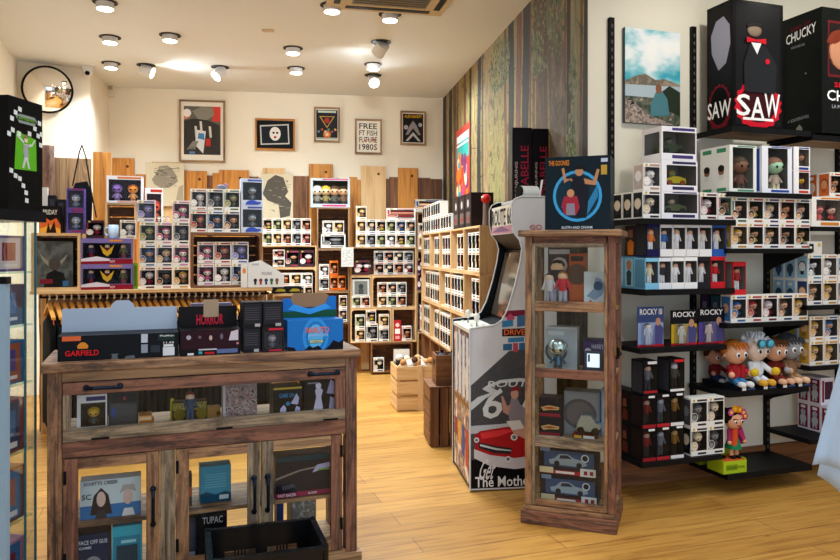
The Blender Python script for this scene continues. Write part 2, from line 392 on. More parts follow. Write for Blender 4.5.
# fittings of the same kind over the front of the shop (outside the frame) and lamps without fittings
for x, y in (R.xy(.45, -1.0), R.xy(1.6, -1.0)): lamp(x, y, CEIL-.1, (.15, .45, -1), 38, col=(.98, .96, .86), size=2.7)  # unseen lamps added to brighten the upper shelving wall
for x, y in ((-2.2, 3.9), (-.9, 3.3), (.95, 2.7), (3.2, 3.9), (-.6, 1.9), (1.5, 1.6), (.55, 7.6), (.0, 6.2)):
    if y > 6: lamp(x-.6, y, CEIL-.1, (.3, .1, -1), 85, col=(.83, .94, 1)); continue  # bare lamps over the back half of the shop, no fitting built
    lamp(x, y, CEIL-.1, (0, 0, -1), 75, col=(.84, .93, 1))
# smoke-coloured little plate, air conditioning cassette
t = thing('air_conditioner', 'square white cassette air conditioner set in the ceiling at the top edge', 'air conditioner', Frame(*at_ceiling(441, 12.5), 12), 0, 0, CEIL)
AC = P('#cbb892', .6); ACD = P('#2b2a28', .5)
mb = MB().box(-.95, 0, -.95, 0, -.035, -.001, AC); mb.build('panel', t, .006)
MB().box(-.80, -.12, -.115, -.06, -.04, -.036, ACD).build('air_slot', t); MB().box(-.10, -.05, -.8, -.15, -.04, -.036, ACD).build('air_slot', t)
MB().box(-.9, -.85, -.8, -.15, -.04, -.036, ACD).build('air_slot', t)
g = MB().box(-.76, -.17, -.8, -.17, -.042, -.036, P('#8f8674', .6))
for i in range(12): g.box(-.75, -.18, -.78+i*.05, -.76+i*.05, -.046, -.0425, P('#5d574b', .6))
g.build('intake_grille', t)
x, y = at_ceiling(268, 30); mb = MB().box(-.05, .05, -.03, .03, -.012, -.001, P('#c9b49a', .6)); o = mb.build('ceiling_sensor'); o.location = (x, y, CEIL); tag(o, 'tiny flat sensor plate on the bare ceiling', 'sensor')
# security camera and alarm box
x, y = at_ceiling(93, 69.5); t = thing('security_camera', 'small white dome security camera in the ceiling corner beside the round mirror', 'camera', Frame(x, y-.12, 0), 0, 0, CEIL)
MB().lathe([(.065, 0), (.07, -.03), (.06, -.05)], (0, 0, 0), FIT, 18).build('base', t)
MB().sph((0, 0, -.05), .055, FIT, 16, 8, -1, .2).build('dome', t); MB().sph((.01, -.035, -.075), .026, BLACK, 12, 6).build('lens', t)
s = B.s(110.5, -.03); t = thing('alarm_box', 'small white alarm sensor box high in the wall corner', 'alarm', B, s-.05, -.07, B.z(97, 111, -.03))
MB().box(0, .1, 0, .065, 0, .15, P('#e0d6c0', .5)).build('case', t, .01); MB().front(.02, .08, .08, .13, P('#b9ad94', .4)).build('sensor_window', t)
# convex mirror, hung on the mirror wall
M1 = Frame(*P1, math.degrees(math.atan2(P1[1]-P0[1], P1[0]-P0[0])))
s = M1.s(47.5, -.08); t = thing('convex_mirror', 'round convex security mirror with a black rim high on the left wall', 'mirror', M1, s, -.10, M1.z(90, 47.5, -.08), None); t.rotation_euler[0] = ang(14)
mir = P('#f4f0ea', .02, 1.0); r = .232; n = 32
vs = [(0, -.125, 0)]; fs = []
for j in range(1, 7):
    for i in range(n): a = 2*math.pi*i/n; q = r*j/6; vs.append((q*math.cos(a), -.125+.115*(j/6)**2, q*math.sin(a)))
for i in range(n): fs.append((0, 1+i, 1+(i+1) % n))
for j in range(5):
    for i in range(n): fs.append((1+j*n+i, 1+j*n+(i+1) % n, 1+(j+1)*n+(i+1) % n, 1+(j+1)*n+i))
MB().add(vs, fs, mir, True).build('mirror_face', t)
rim = MB(); rim.path([((r+.004)*math.cos(2*math.pi*i/n), -.01, (r+.004)*math.sin(2*math.pi*i/n)) for i in range(n+1)], .01, BLACK, 6); rim.build('rim', t)
MB().tube((0, .099, 0), (0, -.01, 0), .03, BLACK).build('wall_bracket', t)

# camera, daylight, colour
cam = bpy.data.cameras.new('camera'); cam.sensor_width = 36; cam.lens = 36*FPX/840; cam.shift_y = -(280-HY)/840; cam.clip_start = .05
co = bpy.data.objects.new('camera', cam); COL.objects.link(co); co.location = (0, 0, CAMZ); co.rotation_euler = (ang(90), 0, 0)
sc = bpy.context.scene; sc.camera = co
w = bpy.data.worlds.new('daylight'); sc.world = w; w.use_nodes = True
bgn = w.node_tree.nodes['Background']; bgn.inputs[0].default_value = lin('#dfe6f6'); bgn.inputs[1].default_value = .9
# daylight entering by the glazed shop front behind the viewer
l = bpy.data.lights.new('shop_window_daylight', 'AREA'); l.shape = 'RECTANGLE'; l.size = 4.8; l.size_y = 2.7; l.energy = 42; l.color = (.74, .88, 1.0)
o = bpy.data.objects.new('shop_window_daylight', l); COL.objects.link(o); o.location = (1.6, -.35, 1.7); o.rotation_euler = Vector((-.28, 1, 0)).to_track_quat('-Z', 'Y').to_euler()
sc.view_settings.view_transform = 'Standard'; sc.view_settings.look = 'None'; sc.view_settings.gamma = 1; sc.view_settings.exposure = 0.0
# ============================================================ BOXED FIGURES
def figure(mb, x, y, z, h, hair, skin, top, legs, big=True, eyes=True):
    """a small vinyl figure, big head on a little body, drawn as one body"""
    if big:
        r = h*.27; hz = z+h*.68
        mb.box(x-r*.45, x-r*.05, y-r*.3, y+r*.3, z, z+h*.18, legs); mb.box(x+r*.05, x+r*.45, y-r*.3, y+r*.3, z, z+h*.18, legs)
        mb.tube((x, y, z+h*.17), (x, y, z+h*.44), r*.5, top, r*.42, 8)
        for q in (-1, 1): mb.tube((x+q*r*.4, y, z+h*.4), (x+q*r*.85, y-r*.15, z+h*.22), r*.17, top, r*.15, 6)
        mb.sph((x, y, hz), (r, r*.85, r*.84), skin, 12, 7); mb.sph((x, y+r*.16, hz+r*.18), (r*1.1, r*.92, r*.88), hair, 12, 6, -.05, 1)
        if eyes:
            for q in (-1, 1): mb.disc(x+q*r*.42, hz-r*.12, r*.16, INK, y-r*.84, 8)
    else:
        r = h*.115
        for q in (-1, 1):
            mb.tube((x+q*r*.7, y, z), (x+q*r*.5, y, z+h*.45), r*.5, legs, r*.65, 7)
            mb.tube((x+q*r*1.2, y, z+h*.76), (x+q*r*2.0, y-r*.3, z+h*.46), r*.42, top, r*.36, 6)
        mb.tube((x, y, z+h*.42), (x, y, z+h*.8), r*1.0, top, r*1.3, 9)
        mb.sph((x, y, z+h*.86), (r*1.4, r*1.3, r*1.4), skin, 10, 6); mb.sph((x, y+r*.2, z+h*.89), (r*1.5, r*1.35, r*1.3), hair, 10, 5, 0, 1)
    return mb
def C(c): return P(c, .45)
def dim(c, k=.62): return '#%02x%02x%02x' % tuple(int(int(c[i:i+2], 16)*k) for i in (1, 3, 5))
#          trim      name strip  hair      skin      top       legs      inner    side
STY = {
 'a': ('#3f8a5b', '#2c5b44', '#3a2418', '#d8a98a', '#6a3d30', '#2b2b30', '#6d625c', '#3f8a5b'),
 'b': ('#b8912e', '#a2452c', '#15120f', '#b98a6a', '#b5a032', '#2d2d2a', '#39403a', '#8a6f28'),
 'c': ('#5b4a86', '#4a3d70', '#b59d6f', '#e2bfa4', '#8a8f96', '#31323c', '#4e4a5c', '#46386e'),
 'd': ('#8c3358', '#a3334c', '#2a1c18', '#c28e70', '#2b2427', '#1c1c22', '#53333c', '#752c4c'),
 'e': ('#b03a42', '#8c2b3a', '#1c1a1a', '#a0765c', '#4d4b4e', '#26262a', '#3c3d3f', '#a3343c'),
 'f': ('#d3a233', '#c08a26', '#c79b38', '#dfb891', '#97724a', '#3f3a34', '#8c7a64', '#c79a30'),
 'g': ('#7aa9c4', '#5b8fb0', '#1b1b1f', '#dfe3e6', '#2b2c31', '#c9c9cc', '#4a545e', '#8fbcd6'),
 'h': ('#c27ea0', '#c27ea0', '#c2486d', '#f1ece8', '#d06d94', '#efe9ea', '#a98a98', '#c07c9c'),
 'i': ('#7c73b4', '#6f67a8', '#8b82bd', '#a7a0cf', '#5f5aa0', '#575090', '#b5b0c6', '#7068b0'),
 'j': ('#5f5f63', '#34343a', '#4e4e52', '#88888a', '#5a5a5e', '#3a3a3e', '#5d5d60', '#47474b'),
 'k': ('#4a7fb8', '#35689c', '#2d5c96', '#c99c84', '#34557f', '#2a3550', '#5c6672', '#3f74ae'),
 'l': ('#b83a3a', '#a83434', '#9c2b2b', '#c48c74', '#812c30', '#2a2226', '#57423e', '#a83434'),
 'm': ('#6f7f4a', '#5a6f45', '#7d8452', '#b0a878', '#5b6645', '#3a4430', '#5c6650', '#5a8f3c'),
 'n': ('#c9ac9a', '#b58a78', '#e8e4e0', '#f0ede8', '#c7bcc0', '#ddd8d8', '#9d9294', '#c2b0a8'),
 'o': ('#2e3f6e', '#28345c', '#6b4a2c', '#ddb08c', '#5e564a', '#3b352e', '#4a4550', '#2c3a66'),
 'p': ('#17171b', '#2a2a30', '#c8ba9a', '#e0cdb2', '#2e2c30', '#1f1f22', '#2f2f33', '#17171b'),
 'q': ('#c05a26', '#b04c22', '#3a2218', '#c98a62', '#9c4a28', '#3a241c', '#50372c', '#c4602a'),
 'r': ('#8f2338', '#5e1c2c', '#c9b9bc', '#e5d9d6', '#8a2036', '#5a1a2a', '#3c1c26', '#7e2036')}
HAIRN = dict(a='brown-haired', b='black-haired', c='fair-haired', d='dark-haired', e='grey-suited', f='golden-haired', g='black and white', h='pink and white', i='lavender', j='grey',
             k='blue-haired', l='red-haired', m='green', n='white', o='brown-haired', p='cream-haired', q='orange-dressed', r='magenta')
def mk_pop(st, detail=2, w=.116, d=.09, h=.163, figs=1, body='#ece9e2', big=True, edge=.0, name='figure_box'):
    """window carton with a figure behind clear film. detail 2: parts; 1: one small mesh"""
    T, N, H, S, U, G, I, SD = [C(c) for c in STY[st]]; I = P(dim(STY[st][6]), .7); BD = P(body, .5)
    def mk():
        m = MB(); t = .0018; wx0, wx1 = .13*w, .95*w; wz0, wz1 = .17*h, .85*h
        if detail == 2: wx0 = .10*w
        # five closed sides and a pierced front
        m.box(0, w, d-t, d, 0, h, BD); m.box(0, w, 0, d-t, 0, t, BD); m.box(0, w, 0, d-t, h-t, h, BD)
        m.box(0, t, 0, d-t, t, h-t, BD); m.box(w-t, w, 0, d-t, t, h-t, BD)
        m.box(t, w-t, 0, t, t, wz0, BD); m.box(t, w-t, 0, t, wz1, h-t, BD); m.box(t, wx0, 0, t, wz0, wz1, BD); m.box(wx1, w-t, 0, t, wz0, wz1, BD)
        q = .0006; x0_, x1_, y0_, y1_, z0_, z1_ = t+q, w-t-q, t+q, d-t-q, t+q, h-t-q
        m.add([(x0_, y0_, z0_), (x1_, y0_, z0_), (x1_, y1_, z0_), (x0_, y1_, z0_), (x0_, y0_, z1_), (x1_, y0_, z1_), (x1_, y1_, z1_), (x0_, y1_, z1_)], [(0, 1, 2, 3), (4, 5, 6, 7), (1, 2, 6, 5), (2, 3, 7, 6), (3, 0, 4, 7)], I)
        m.front(wx0*.25, wz0*1.05, wx0*.8, wz1, T); m.front(.4*w, .04*h, .9*w, .11*h, N); m.front(.36*w, .885*h, .94*w, .95*h, N)
        m.disc(.17*w, .92*h, .05*h, C('#cdb04a'), n=10)
        # left side: printed panel with a small portrait
        m.left(.08*d, .06*h, .92*d, .94*h, P(STY[st][7], .5)); 
        m.add([(-.0016, .5*d+.026*math.cos(a), .52*h+.03*math.sin(a)) for a in [2*math.pi*i/10 for i in range(10)]], [tuple(range(10))], S)
        m.add([(-.0014, .5*d+.031*math.cos(a), .55*h+.032*math.sin(a)) for a in [2*math.pi*i/10 for i in range(10)]], [tuple(range(10))], H)
        m.left(.35*d, .2*h, .65*d, .35*h, U, -.0015)
        # round portrait badge over the lower left corner
        r = .2*w
        m.disc(.2*w, .34*h, r, PAPER, -.0014, 14, r*1.15); m.disc(.2*w, .35*h, r*.88, H, -.0018, 14, r*1.0); m.disc(.19*w, .31*h, r*.68, S, -.0022, 12, r*.72)
        m.disc(.14*w, .31*h, r*.1, INK, -.0025, 6); m.disc(.25*w, .31*h, r*.1, INK, -.0025, 6)
        fm = m if detail == 1 else MB()
        for i in range(figs):
            fx = w*(.60 if figs == 1 else (.3+.55*i/(figs-1)*1.0)); figure(fm, fx, d*.36, wz0*.9, h*.64, H, S, U, G, big, detail == 2)
        if detail == 1: return m.build(name)
        r0 = bpy.data.objects.new(name, None); COL.objects.link(r0); r0.empty_display_size = .04
        m.build('carton', r0); fm.build('figurine', r0)
        MB().quad((wx0, .0009, wz0), (wx1, .0009, wz0), (wx1, .0009, wz1), (wx0, .0009, wz1), FILM).build('clear_window', r0)
        return r0
    return mk
def pops(F, d, px0, px1, z, h_px, n, sty, place, row, group, detail=2, gap=.002, colname=None, body='#ece9e2', w=None, ref=None):
    """a row of n boxes side by side whose fronts stand at depth d between two pixel columns"""
    s0, s1 = F.s(px0, d), F.s(px1, d); W_ = (s1-s0)/n; pm = ref or (px0+px1)/2
    h = h_px/FPX*F.Y(pm, d); out = []
    for i in range(n):
        st = sty[i % len(sty)]; k = ('pop', st, detail, body)
        lab = '%s figure box, %s, %s %s' % (HAIRN[st], nth(i, n), row, place)
        if body != '#ece9e2': lab = lab.replace('figure box', 'dark figure box' if body < '#8' else 'figure box', 1)
        out.append(put(k, mk_pop(st, detail, body=body), F, s0+i*W_+gap/2, d, z, lab, 'figure box', group, ((W_-gap)/.116, 1, h/.163)))
    return h

def carton(name, label, cat, F, px0, px1, d, dep, z, h_px, body, front=(), left=(), texts=(), group=None, turn=0, s0=None, w=None, h=None, top=None, bevel=0):
    """printed card box. front/left: (x0, z0, x1, z1, material) in fractions; texts: (string, x0, z0, x1, z1, material[, face])"""
    a = F.s(px0, d) if s0 is None else s0; w = w or F.s(px1, d)-a; h = h or h_px/FPX*F.Y((px0+px1)/2, d)
    t = thing(name, label, cat, F, a, d, z, group, turn)
    m = MB().box(0, w, 0, dep, 0, h, body if not isinstance(body, str) else P(body, .45))
    if top: m.box(.001, w-.001, .001, dep-.001, h-.0005, h+.0008, top)
    for i, q in enumerate(front):
        if q[0] == 'disc': m.disc(q[1]*w, q[2]*h, q[3]*h, q[4], -.0012-.0003*i, 24, q[5]*h if len(q) > 5 else None)
        elif q[0] == 'poly': m.add([(u*w, -.0012-.0003*i, v*h) for u, v in q[1]], [tuple(range(len(q[1])))], q[2])
        else: m.front(q[0]*w, q[1]*h, q[2]*w, q[3]*h, q[4], -.0010-.0003*i)
    for i, q in enumerate(left):
        if q[0] == 'poly': m.add([(-.0012-.0003*i, (1-u)*dep, v*h) for u, v in q[1]], [tuple(range(len(q[1])))], q[2])
        else: m.left((1-q[2])*dep, q[1]*h, (1-q[0])*dep, q[3]*h, q[4], -.0010-.0003*i)
    m.build('carton', t, bevel)
    for q in texts:
        kw = q[7] if len(q) > 7 else {}
        y = -.0022-.0003*len(front)
        if len(q) > 6 and q[6] == 'left': text(t, q[0], (1-q[1])*dep, q[2]*h, (1-q[3])*dep, q[4]*h, q[5], -.002-.0003*len(left), 'left', **kw)
        else: text(t, q[0], q[1]*w, q[2]*h, q[3]*w, q[4]*h, q[5], y, **kw)
    t['_w'] = w; t['_h'] = h
    return t
def winbox(name, label, cat, F, px0, px1, d, dep, z, h_px, frame, inner='#77726c', figs=(('#3a2a20', '#d8aa88', '#555566', '#333333'),), big=False, win=(.08, .12, .92, .9), side=None, strip=None, group=None, side_window=False, s0=None, w=None, h=None, kind='fig'):
    """larger window carton: carton, clear window and what shows inside are parts"""
    a = F.s(px0, d) if s0 is None else s0; w = w or F.s(px1, d)-a; h = h or h_px/FPX*F.Y((px0+px1)/2, d)
    t = thing(name, label, cat, F, a, d, z, group); BD = P(frame, .5); q = .003
    x0, z0, x1, z1 = win[0]*w, win[1]*h, win[2]*w, win[3]*h
    m = MB().box(0, w, dep-q, dep, 0, h, BD).box(0, w, 0, dep-q, 0, q, BD).box(0, w, 0, dep-q, h-q, h, BD).box(w-q, w, 0, dep-q, q, h-q, BD)
    m.box(q, w-q, 0, q, q, z0, BD).box(q, w-q, 0, q, z1, h-q, BD).box(q, x0, 0, q, z0, z1, BD).box(x1, w-q, 0, q, z0, z1, BD)
    if side_window:
        m.box(0, q, 0, dep-q, q, z0, BD).box(0, q, 0, dep-q, z1, h-q, BD).box(0, q, 0, .1*dep, z0, z1, BD).box(0, q, .88*dep, dep-q, z0, z1, BD)
    else:
        m.box(0, q, 0, dep-q, q, h-q, BD)
        if side: m.left(.08*dep, .05*h, .92*dep, .95*h, P(side, .5))
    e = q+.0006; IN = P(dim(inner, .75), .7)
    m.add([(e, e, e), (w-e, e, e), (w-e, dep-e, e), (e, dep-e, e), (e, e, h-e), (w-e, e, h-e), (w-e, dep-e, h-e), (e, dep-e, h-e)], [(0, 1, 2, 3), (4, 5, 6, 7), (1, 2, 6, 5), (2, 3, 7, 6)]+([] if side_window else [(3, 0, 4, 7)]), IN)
    if strip: m.front(.3*w, .25*z0, .9*w, .75*z0, P(strip, .4)); m.front(.3*w, (z1+.25*(h-z1)), .95*w, z1+.75*(h-z1), P(strip, .4))
    m.build('carton', t)
    f = MB(); n = len(figs)
    for i, c in enumerate(figs):
        fx = x0+(x1-x0)*(i+.5)/n; fh = (z1-z0)*(.86 if big else .97); c = [C(k) for k in c]
        if kind == 'fig': figure(f, fx, min(dep*.28, .032), z0*.8, fh, *c, big=big)
        else:   # small vehicle with a rider
            L = (x1-x0)*.36
            f.prism([(fx-L, z0+.15*fh), (fx+L, z0+.15*fh), (fx+L*.95, z0+.4*fh), (fx+L*.4, z0+.5*fh), (fx-L*.2, z0+.52*fh), (fx-L*.9, z0+.36*fh)], dep*.3, dep*.7, c[2], 'xz')
            for e in (-.6, .6): f.tube((fx+e*L, dep*.25, z0+.16*fh), (fx+e*L, dep*.75, z0+.16*fh), .15*fh, c[3], n=12)
            f.sph((fx, dep*.5, z0+.66*fh), (.2*fh, .2*fh, .18*fh), c[1], 10, 6); f.sph((fx, dep*.52, z0+.72*fh), (.22*fh, .2*fh, .17*fh), c[0], 10, 5, 0, 1)
    f.build('figurine' if kind == 'fig' else 'vehicle_figurine', t)
    v = MB().quad((x0, .0015, z0), (x1, .0015, z0), (x1, .0015, z1), (x0, .0015, z1), FILM)
    if side_window: v.quad((.0015, .88*dep, z0), (.0015, .1*dep, z0), (.0015, .1*dep, z1), (.0015, .88*dep, z1), FILM)
    v.build('clear_window', t); t['_w'] = w; t['_h'] = h
    return t
def done(): 
    for o in bpy.data.objects:
        for k in ('_w', '_h'):
            if k in o: del o[k]
# ============================================================ SHELVING WALL AT THE RIGHT (frame R)
FD = -.36          # front plane of the goods
SD_ = -.385        # front edge of the shelves
def shelf(label, px0, px1, py, px_ref, th=.03, wood_under=False, F=R, d=SD_, end=None, brackets=()):
    s0 = F.s(px0, d); s1 = F.s(px1, d) if px1 else end; z = F.z(py, px_ref, d)
    t = thing('wall_shelf', label, 'shelf', F, s0, -.03, z-th, 'black metal wall shelves')
    L = s1-s0; m = MB().box(0, L, d+.03, 0, th-.008, th, SHELF).box(0, L, d+.03, d+.042, 0, th-.008, SHELF).box(0, .01, d+.042, 0, 0, th-.008, SHELF).box(L-.01, L, d+.042, 0, 0, th-.008, SHELF)
    m.build('shelf_board', t)
    if wood_under: MB().box(.012, L-.012, d+.045, -.002, th-.018, th-.0085, W('tan')).build('wooden_underside', t)
    for px in brackets:
        b = F.s(px, -.03)-s0
        MB().prism([(0, 0), (0, -.13), (-.05, -.10), (d+.08, -.012), (d+.08, 0)], b-.006, b+.006, SHELF, 'yz').build('bracket', t)
    return z
def upright(px, py_top, label, z0=.12):
    s = R.s(px, -.015); z1 = R.z(py_top, px, -.015)
    t = thing('shelf_upright', label, 'shelf upright', R, s-.017, -.028, z0, 'black slotted uprights on the pale wall'); h = min(z1, CEIL-.02)-z0
    m = MB().box(0, .035, 0, .026, 0, h, SHELF); k = .05
    while k < h-.05: m.box(.012, .023, -.0006, 0, k, k+.022, P('#5c574e', .7)); k += .05
    m.build('slotted_rail', t)
upright(611, 18, 'black slotted upright on the pale wall left of the landscape picture')
upright(693, 27, 'black slotted upright just right of the landscape picture')
upright(766.5, 250, 'black slotted upright behind the shelves of boxed figures and plush dolls', .1)
upright(838, 60, 'black slotted upright at the far right edge of the photo')
# landscape photograph on the wall
def picture():
    s0, s1 = R.s(625, -.03), R.s(680, -.03); z0 = R.z(124, 652, -.03); z1 = R.z(30, 652, -.03); w, h = s1-s0, z1-z0
    t = thing('canvas_picture', 'tall frameless landscape picture of mountains, sea and a seated person on the pale wall', 'picture', R, s0, -.03, z0)
    MB().box(0, w, 0, .028, 0, h, P('#4a5a60', .5)).build('canvas', t)
    m = MB(); sky = mottled('sky_clouds', ['#1f8fa8', '#3aa7bb', '#8fcad2', '#e6eef0', '#f4f4f0'], 3.2, .4, 5, (1, 1, 1.6))
    m.front(.0, .44*h, w, h, sky)
    rng = random.Random(5)
    for i in range(0):
        cx, cz = rng.uniform(.05, .8)*w, rng.uniform(.6, .93)*h; r = rng.uniform(.05, .13)*w*(1.3 if cz < .75*h else .8)
        m.disc(min(max(cx, r), w-r), cz, r, P('#cfe0e2' if i % 2 else '#eef2f0', .4), -.0012-.00002*i, 14, r*.55)
    m.add([(0, -.0018, .44*h), (.2*w, -.0018, .5*h), (.35*w, -.0018, .53*h), (.55*w, -.0018, .47*h), (.7*w, -.0018, .49*h), (w, -.0018, .44*h), (w, -.0018, .42*h), (0, -.0018, .40*h)], [tuple(range(8))], mottled('hills', ['#4c463c', '#8a7a66', '#5f584a', '#9a8a74'], 14))
    m.front(0, .26*h, w, .43*h, P('#aebdc4', .4), -.0016); m.front(0, .0, w, .28*h, mottled('scrub', ['#1e261a', '#3f4a38', '#6a6a58', '#2c3528'], 14), -.0019)
    m.add([(.55*w, -.002, .2*h), (.62*w, -.002, .33*h), (.8*w, -.002, .42*h), (w, -.002, .36*h), (w, -.002, .1*h)], [tuple(range(5))], P('#2c3528', .5))
    m.add([(0, -.0022, 0), (0, -.0022, .26*h), (.15*w, -.0022, .22*h), (.4*w, -.0022, .1*h), (.9*w, -.0022, .0)], [tuple(range(5))], mottled('rocks', ['#3c342e', '#8a776b', '#b5a294', '#5c5048', '#a08c80'], 22))
    for i in range(22):
        cx, cz = rng.uniform(.03, .9)*w, rng.uniform(.02, .24)*h; r = rng.uniform(.02, .05)*w
        m.add([(cx-r, -.0024, cz), (cx+r, -.0024, cz+r*.4), (cx+r*.3, -.0024, cz+r*1.6)], [(0, 1, 2)], P(rng.choice(['#5c5048', '#b09a8c', '#2b2b26', '#9a8a80']), .5))
    m.build('landscape_print', t)
    m = MB(); m.add([(.45*w, -.0026, .08*h), (.8*w, -.0026, .1*h), (.76*w, -.0026, .28*h), (.66*w, -.0026, .36*h), (.55*w, -.0026, .34*h), (.46*w, -.0026, .22*h)], [tuple(range(6))], P('#4e7f88', .5))
    m.disc(.6*w, .38*h, .055*w, P('#8a5a40', .5), -.0028, 12, .08*w); m.build('seated_figure_print', t)
picture()
# ---- shelves, top to bottom
zS = shelf('top shelf under the tall doll boxes, black edged with a wooden underside', 732, 811, 125.5, 732, .035, True)
shelf('high shelf at the right photo edge carrying the large black doll box', 812.5, None, 134.5, 812, .035, True, end=R.s(812.5, SD_)+1.1)
z191 = shelf('black shelf holding two large window boxes below the tall doll boxes', 729, 812, 191.5, 732, .03)
zA = shelf('black shelf at left bay carrying the stacked vehicle boxes', 642, 736, 218.5, 660, .035)
zB = shelf('black shelf under the two rows of boxed sports bobbleheads', 645, 735, 289.5, 660, .035)
z248 = shelf('black shelf under two rows of five white figure boxes', 727, 812, 248.5, 732, .03, brackets=(767,))
z323 = shelf('black shelf between white figure boxes above and plush dolls below', 727, 809, 323.5, 732, .03, brackets=(767,))
zC = shelf('black shelf carrying three blister packed boxing figures', 640, 727, 348.5, 650, .03)
zPl = shelf('black shelf on which the four plush dolls sit', 728, 809, 393, 728, .03, brackets=(767,))
zD = shelf('low black shelf with stacked dark horror figure boxes', 642, 722, 463.5, 642, .03, brackets=(692,))
zBase = shelf('lowest black shelf near the floor holding the flower crowned doll', 728, 812, 475, 728, .035, brackets=(766,))
z226 = shelf('black shelf at right edge under the orange boxes', 813, None, 226.5, 815, .03, end=R.s(813, SD_)+1.0)
z305 = shelf('black shelf at right edge under white and blue figure boxes', 808, None, 305.5, 812, .03, end=R.s(808, SD_)+1.0)
z366 = shelf('black shelf at right edge under yellow haired figure boxes', 810, None, 366.5, 812, .03, end=R.s(810, SD_)+1.0)
zM = shelf('low empty-fronted black shelf at right under magenta trimmed boxes', 810, None, 440, 810, .03, end=R.s(810, SD_)+1.0, brackets=(838,))

# ---- tall doll boxes on the top shelf
RED = P('#c9182b', .4); DRED = P('#6b101c', .4); WTX = P('#f2f0ee', .4); GRY = P('#9a9a9c', .5); BLK = P('#0b0b0d', .3); DK = P('#17171a', .35)
def saw_art(side):
    s = []
    pts = []
    n = 36; cx, cz, r = (.5, .18, .45) if side == 'f' else (.5, .17, .44)
    for i in range(n): a = 2*math.pi*i/n; q = r*(1.06 if i % 2 else .96); pts.append((cx+q*math.cos(a), cz+q*.42*math.sin(a)))
    s.append(('poly', [(min(max(u, .02), .98), max(v, .01)) for u, v in pts], RED if side == 'f' else DRED))
    pts = [(cx+.36*math.cos(2*math.pi*i/24), cz+.015+.36*.42*math.sin(2*math.pi*i/24)) for i in range(24)]
    s.append(('poly', [(u, max(v, .03)) for u, v in pts], BLK if side == 'l' else P('#3a0c12', .4)))
    return s
w0 = R.s(732.5, FD); w1 = R.s(783, FD); hS = 127.5/FPX*R.Y(740, FD)
t = carton('doll_box', 'tall black doll box lettered SAW in white on a red saw blade', 'doll box', R, 732.5, 783, FD, .225, zS, 0, BLK, w=w1-w0, h=hS+.0,
  front=[(.06, .02, .94, .97, DK)] + saw_art('f') + [(.2, .06, .8, .08, WTX)],
  left=[('poly', [(.1, .0), (.97, .0), (.97, .98), (.03, .96)], P('#151114', .35))]+saw_art('l') +
       [('poly', [(.14+.66*a, .47+.42*b) for a, b in ((.1, .35), (.5, 0), (.95, .1), (1.2, .45), (1.15, .8), (.8, 1.0), (.35, .95), (.05, .7))], P('#8f8fa0', .5)),
        (.3, .5, .34, .5, DRED)],
  texts=[('S', .07, .09, .34, .26, WTX, 'f'), ('A', .35, .07, .62, .245, WTX, 'f'), ('W', .62, .09, .93, .28, WTX, 'f'), ('SAW', .04, .09, .96, .225, WTX, 'left')])
# suited puppet behind the window of the box, shown in relief
W_, H_ = w1-w0, hS; pm = MB()
pm.sph((.42*W_, -.004, .77*H_), (.14*W_, .016, .055*H_), P('#8a7766', .5), 14, 8); pm.sph((.42*W_, -.003, .80*H_), (.16*W_, .016, .035*H_), P('#2a2624', .6), 12, 6)
pm.add([(.22*W_, -.008, .28*H_), (.82*W_, -.008, .28*H_), (.86*W_, -.008, .5*H_), (.62*W_, -.008, .66*H_), (.32*W_, -.008, .66*H_), (.2*W_, -.008, .5*H_)], [tuple(range(6))], P('#1e2024', .6))
pm.add([(.34*W_, -.010, .67*H_), (.54*W_, -.010, .67*H_), (.46*W_, -.010, .58*H_)], [(0, 1, 2)], P('#e7e5e6', .5))
pm.build('suited_puppet', t)
MB().add([(.25*W_, -.013, .665*H_), (.44*W_, -.013, .68*H_), (.63*W_, -.013, .665*H_), (.63*W_, -.013, .71*H_), (.44*W_, -.013, .695*H_), (.25*W_, -.013, .71*H_)], [tuple(range(6))], RED).build('red_bow_tie', t)
MB().disc(.66*W_, .53*H_, .045*W_, RED, -.012, 8).build('red_buttonhole', t)
s0 = R.s(822.5, FD-.005)
t = carton('doll_box', 'large black doll box lettered CHUCKY in white, cut by right photo edge', 'doll box', R, 822, 900, FD, .35, zS-.035+.035-.0, 0, P('#101312', .4), s0=s0, w=.42, h=126/FPX*R.Y(825, FD),
  front=[(.12, .45, .9, .9, P('#5d1b1e', .4)), (.15, .47, .87, .88, P('#20181a', .4))],
  left=[(.62, .5, .66, .51, GRY), ('poly', [(.42, .02), (.56, .02), (.56, .07), (.49, .1), (.42, .07)], P('#8d8a7a', .5))],
  texts=[('CHUCKY', .18, .78, .88, .86, WTX, 'left', dict(rise=.03)), ('SEED OF', .3, .875, .75, .905, DRED, 'left', dict(rise=.02)), ('A 1 SCALE REPLICA DOLL', .22, .125, .72, .15, GRY, 'left', dict(rise=.015)),
         ('WHEN YOU NEED A HUG', .30, .735, .62, .755, GRY, 'left'), ('CHUCKY', .10, .26, 1.2, .345, WTX, 'f'), ('SEED OF', .25, .37, .9, .41, RED, 'f'), ('LA POUPEE', .2, .20, .6, .23, GRY, 'f')])
t.location.z = zS - .001 + .0015
mbf = MB(); mbf.sph((.40*.42, -.002, .68*.79), (.11, .012, .12), P('#b07a5c', .5), 14, 8); mbf.sph((.40*.42, -.001, .74*.79), (.13, .011, .10), P('#6b2a18', .6), 12, 6, 0, 1); mbf.build('doll_face_print', t)

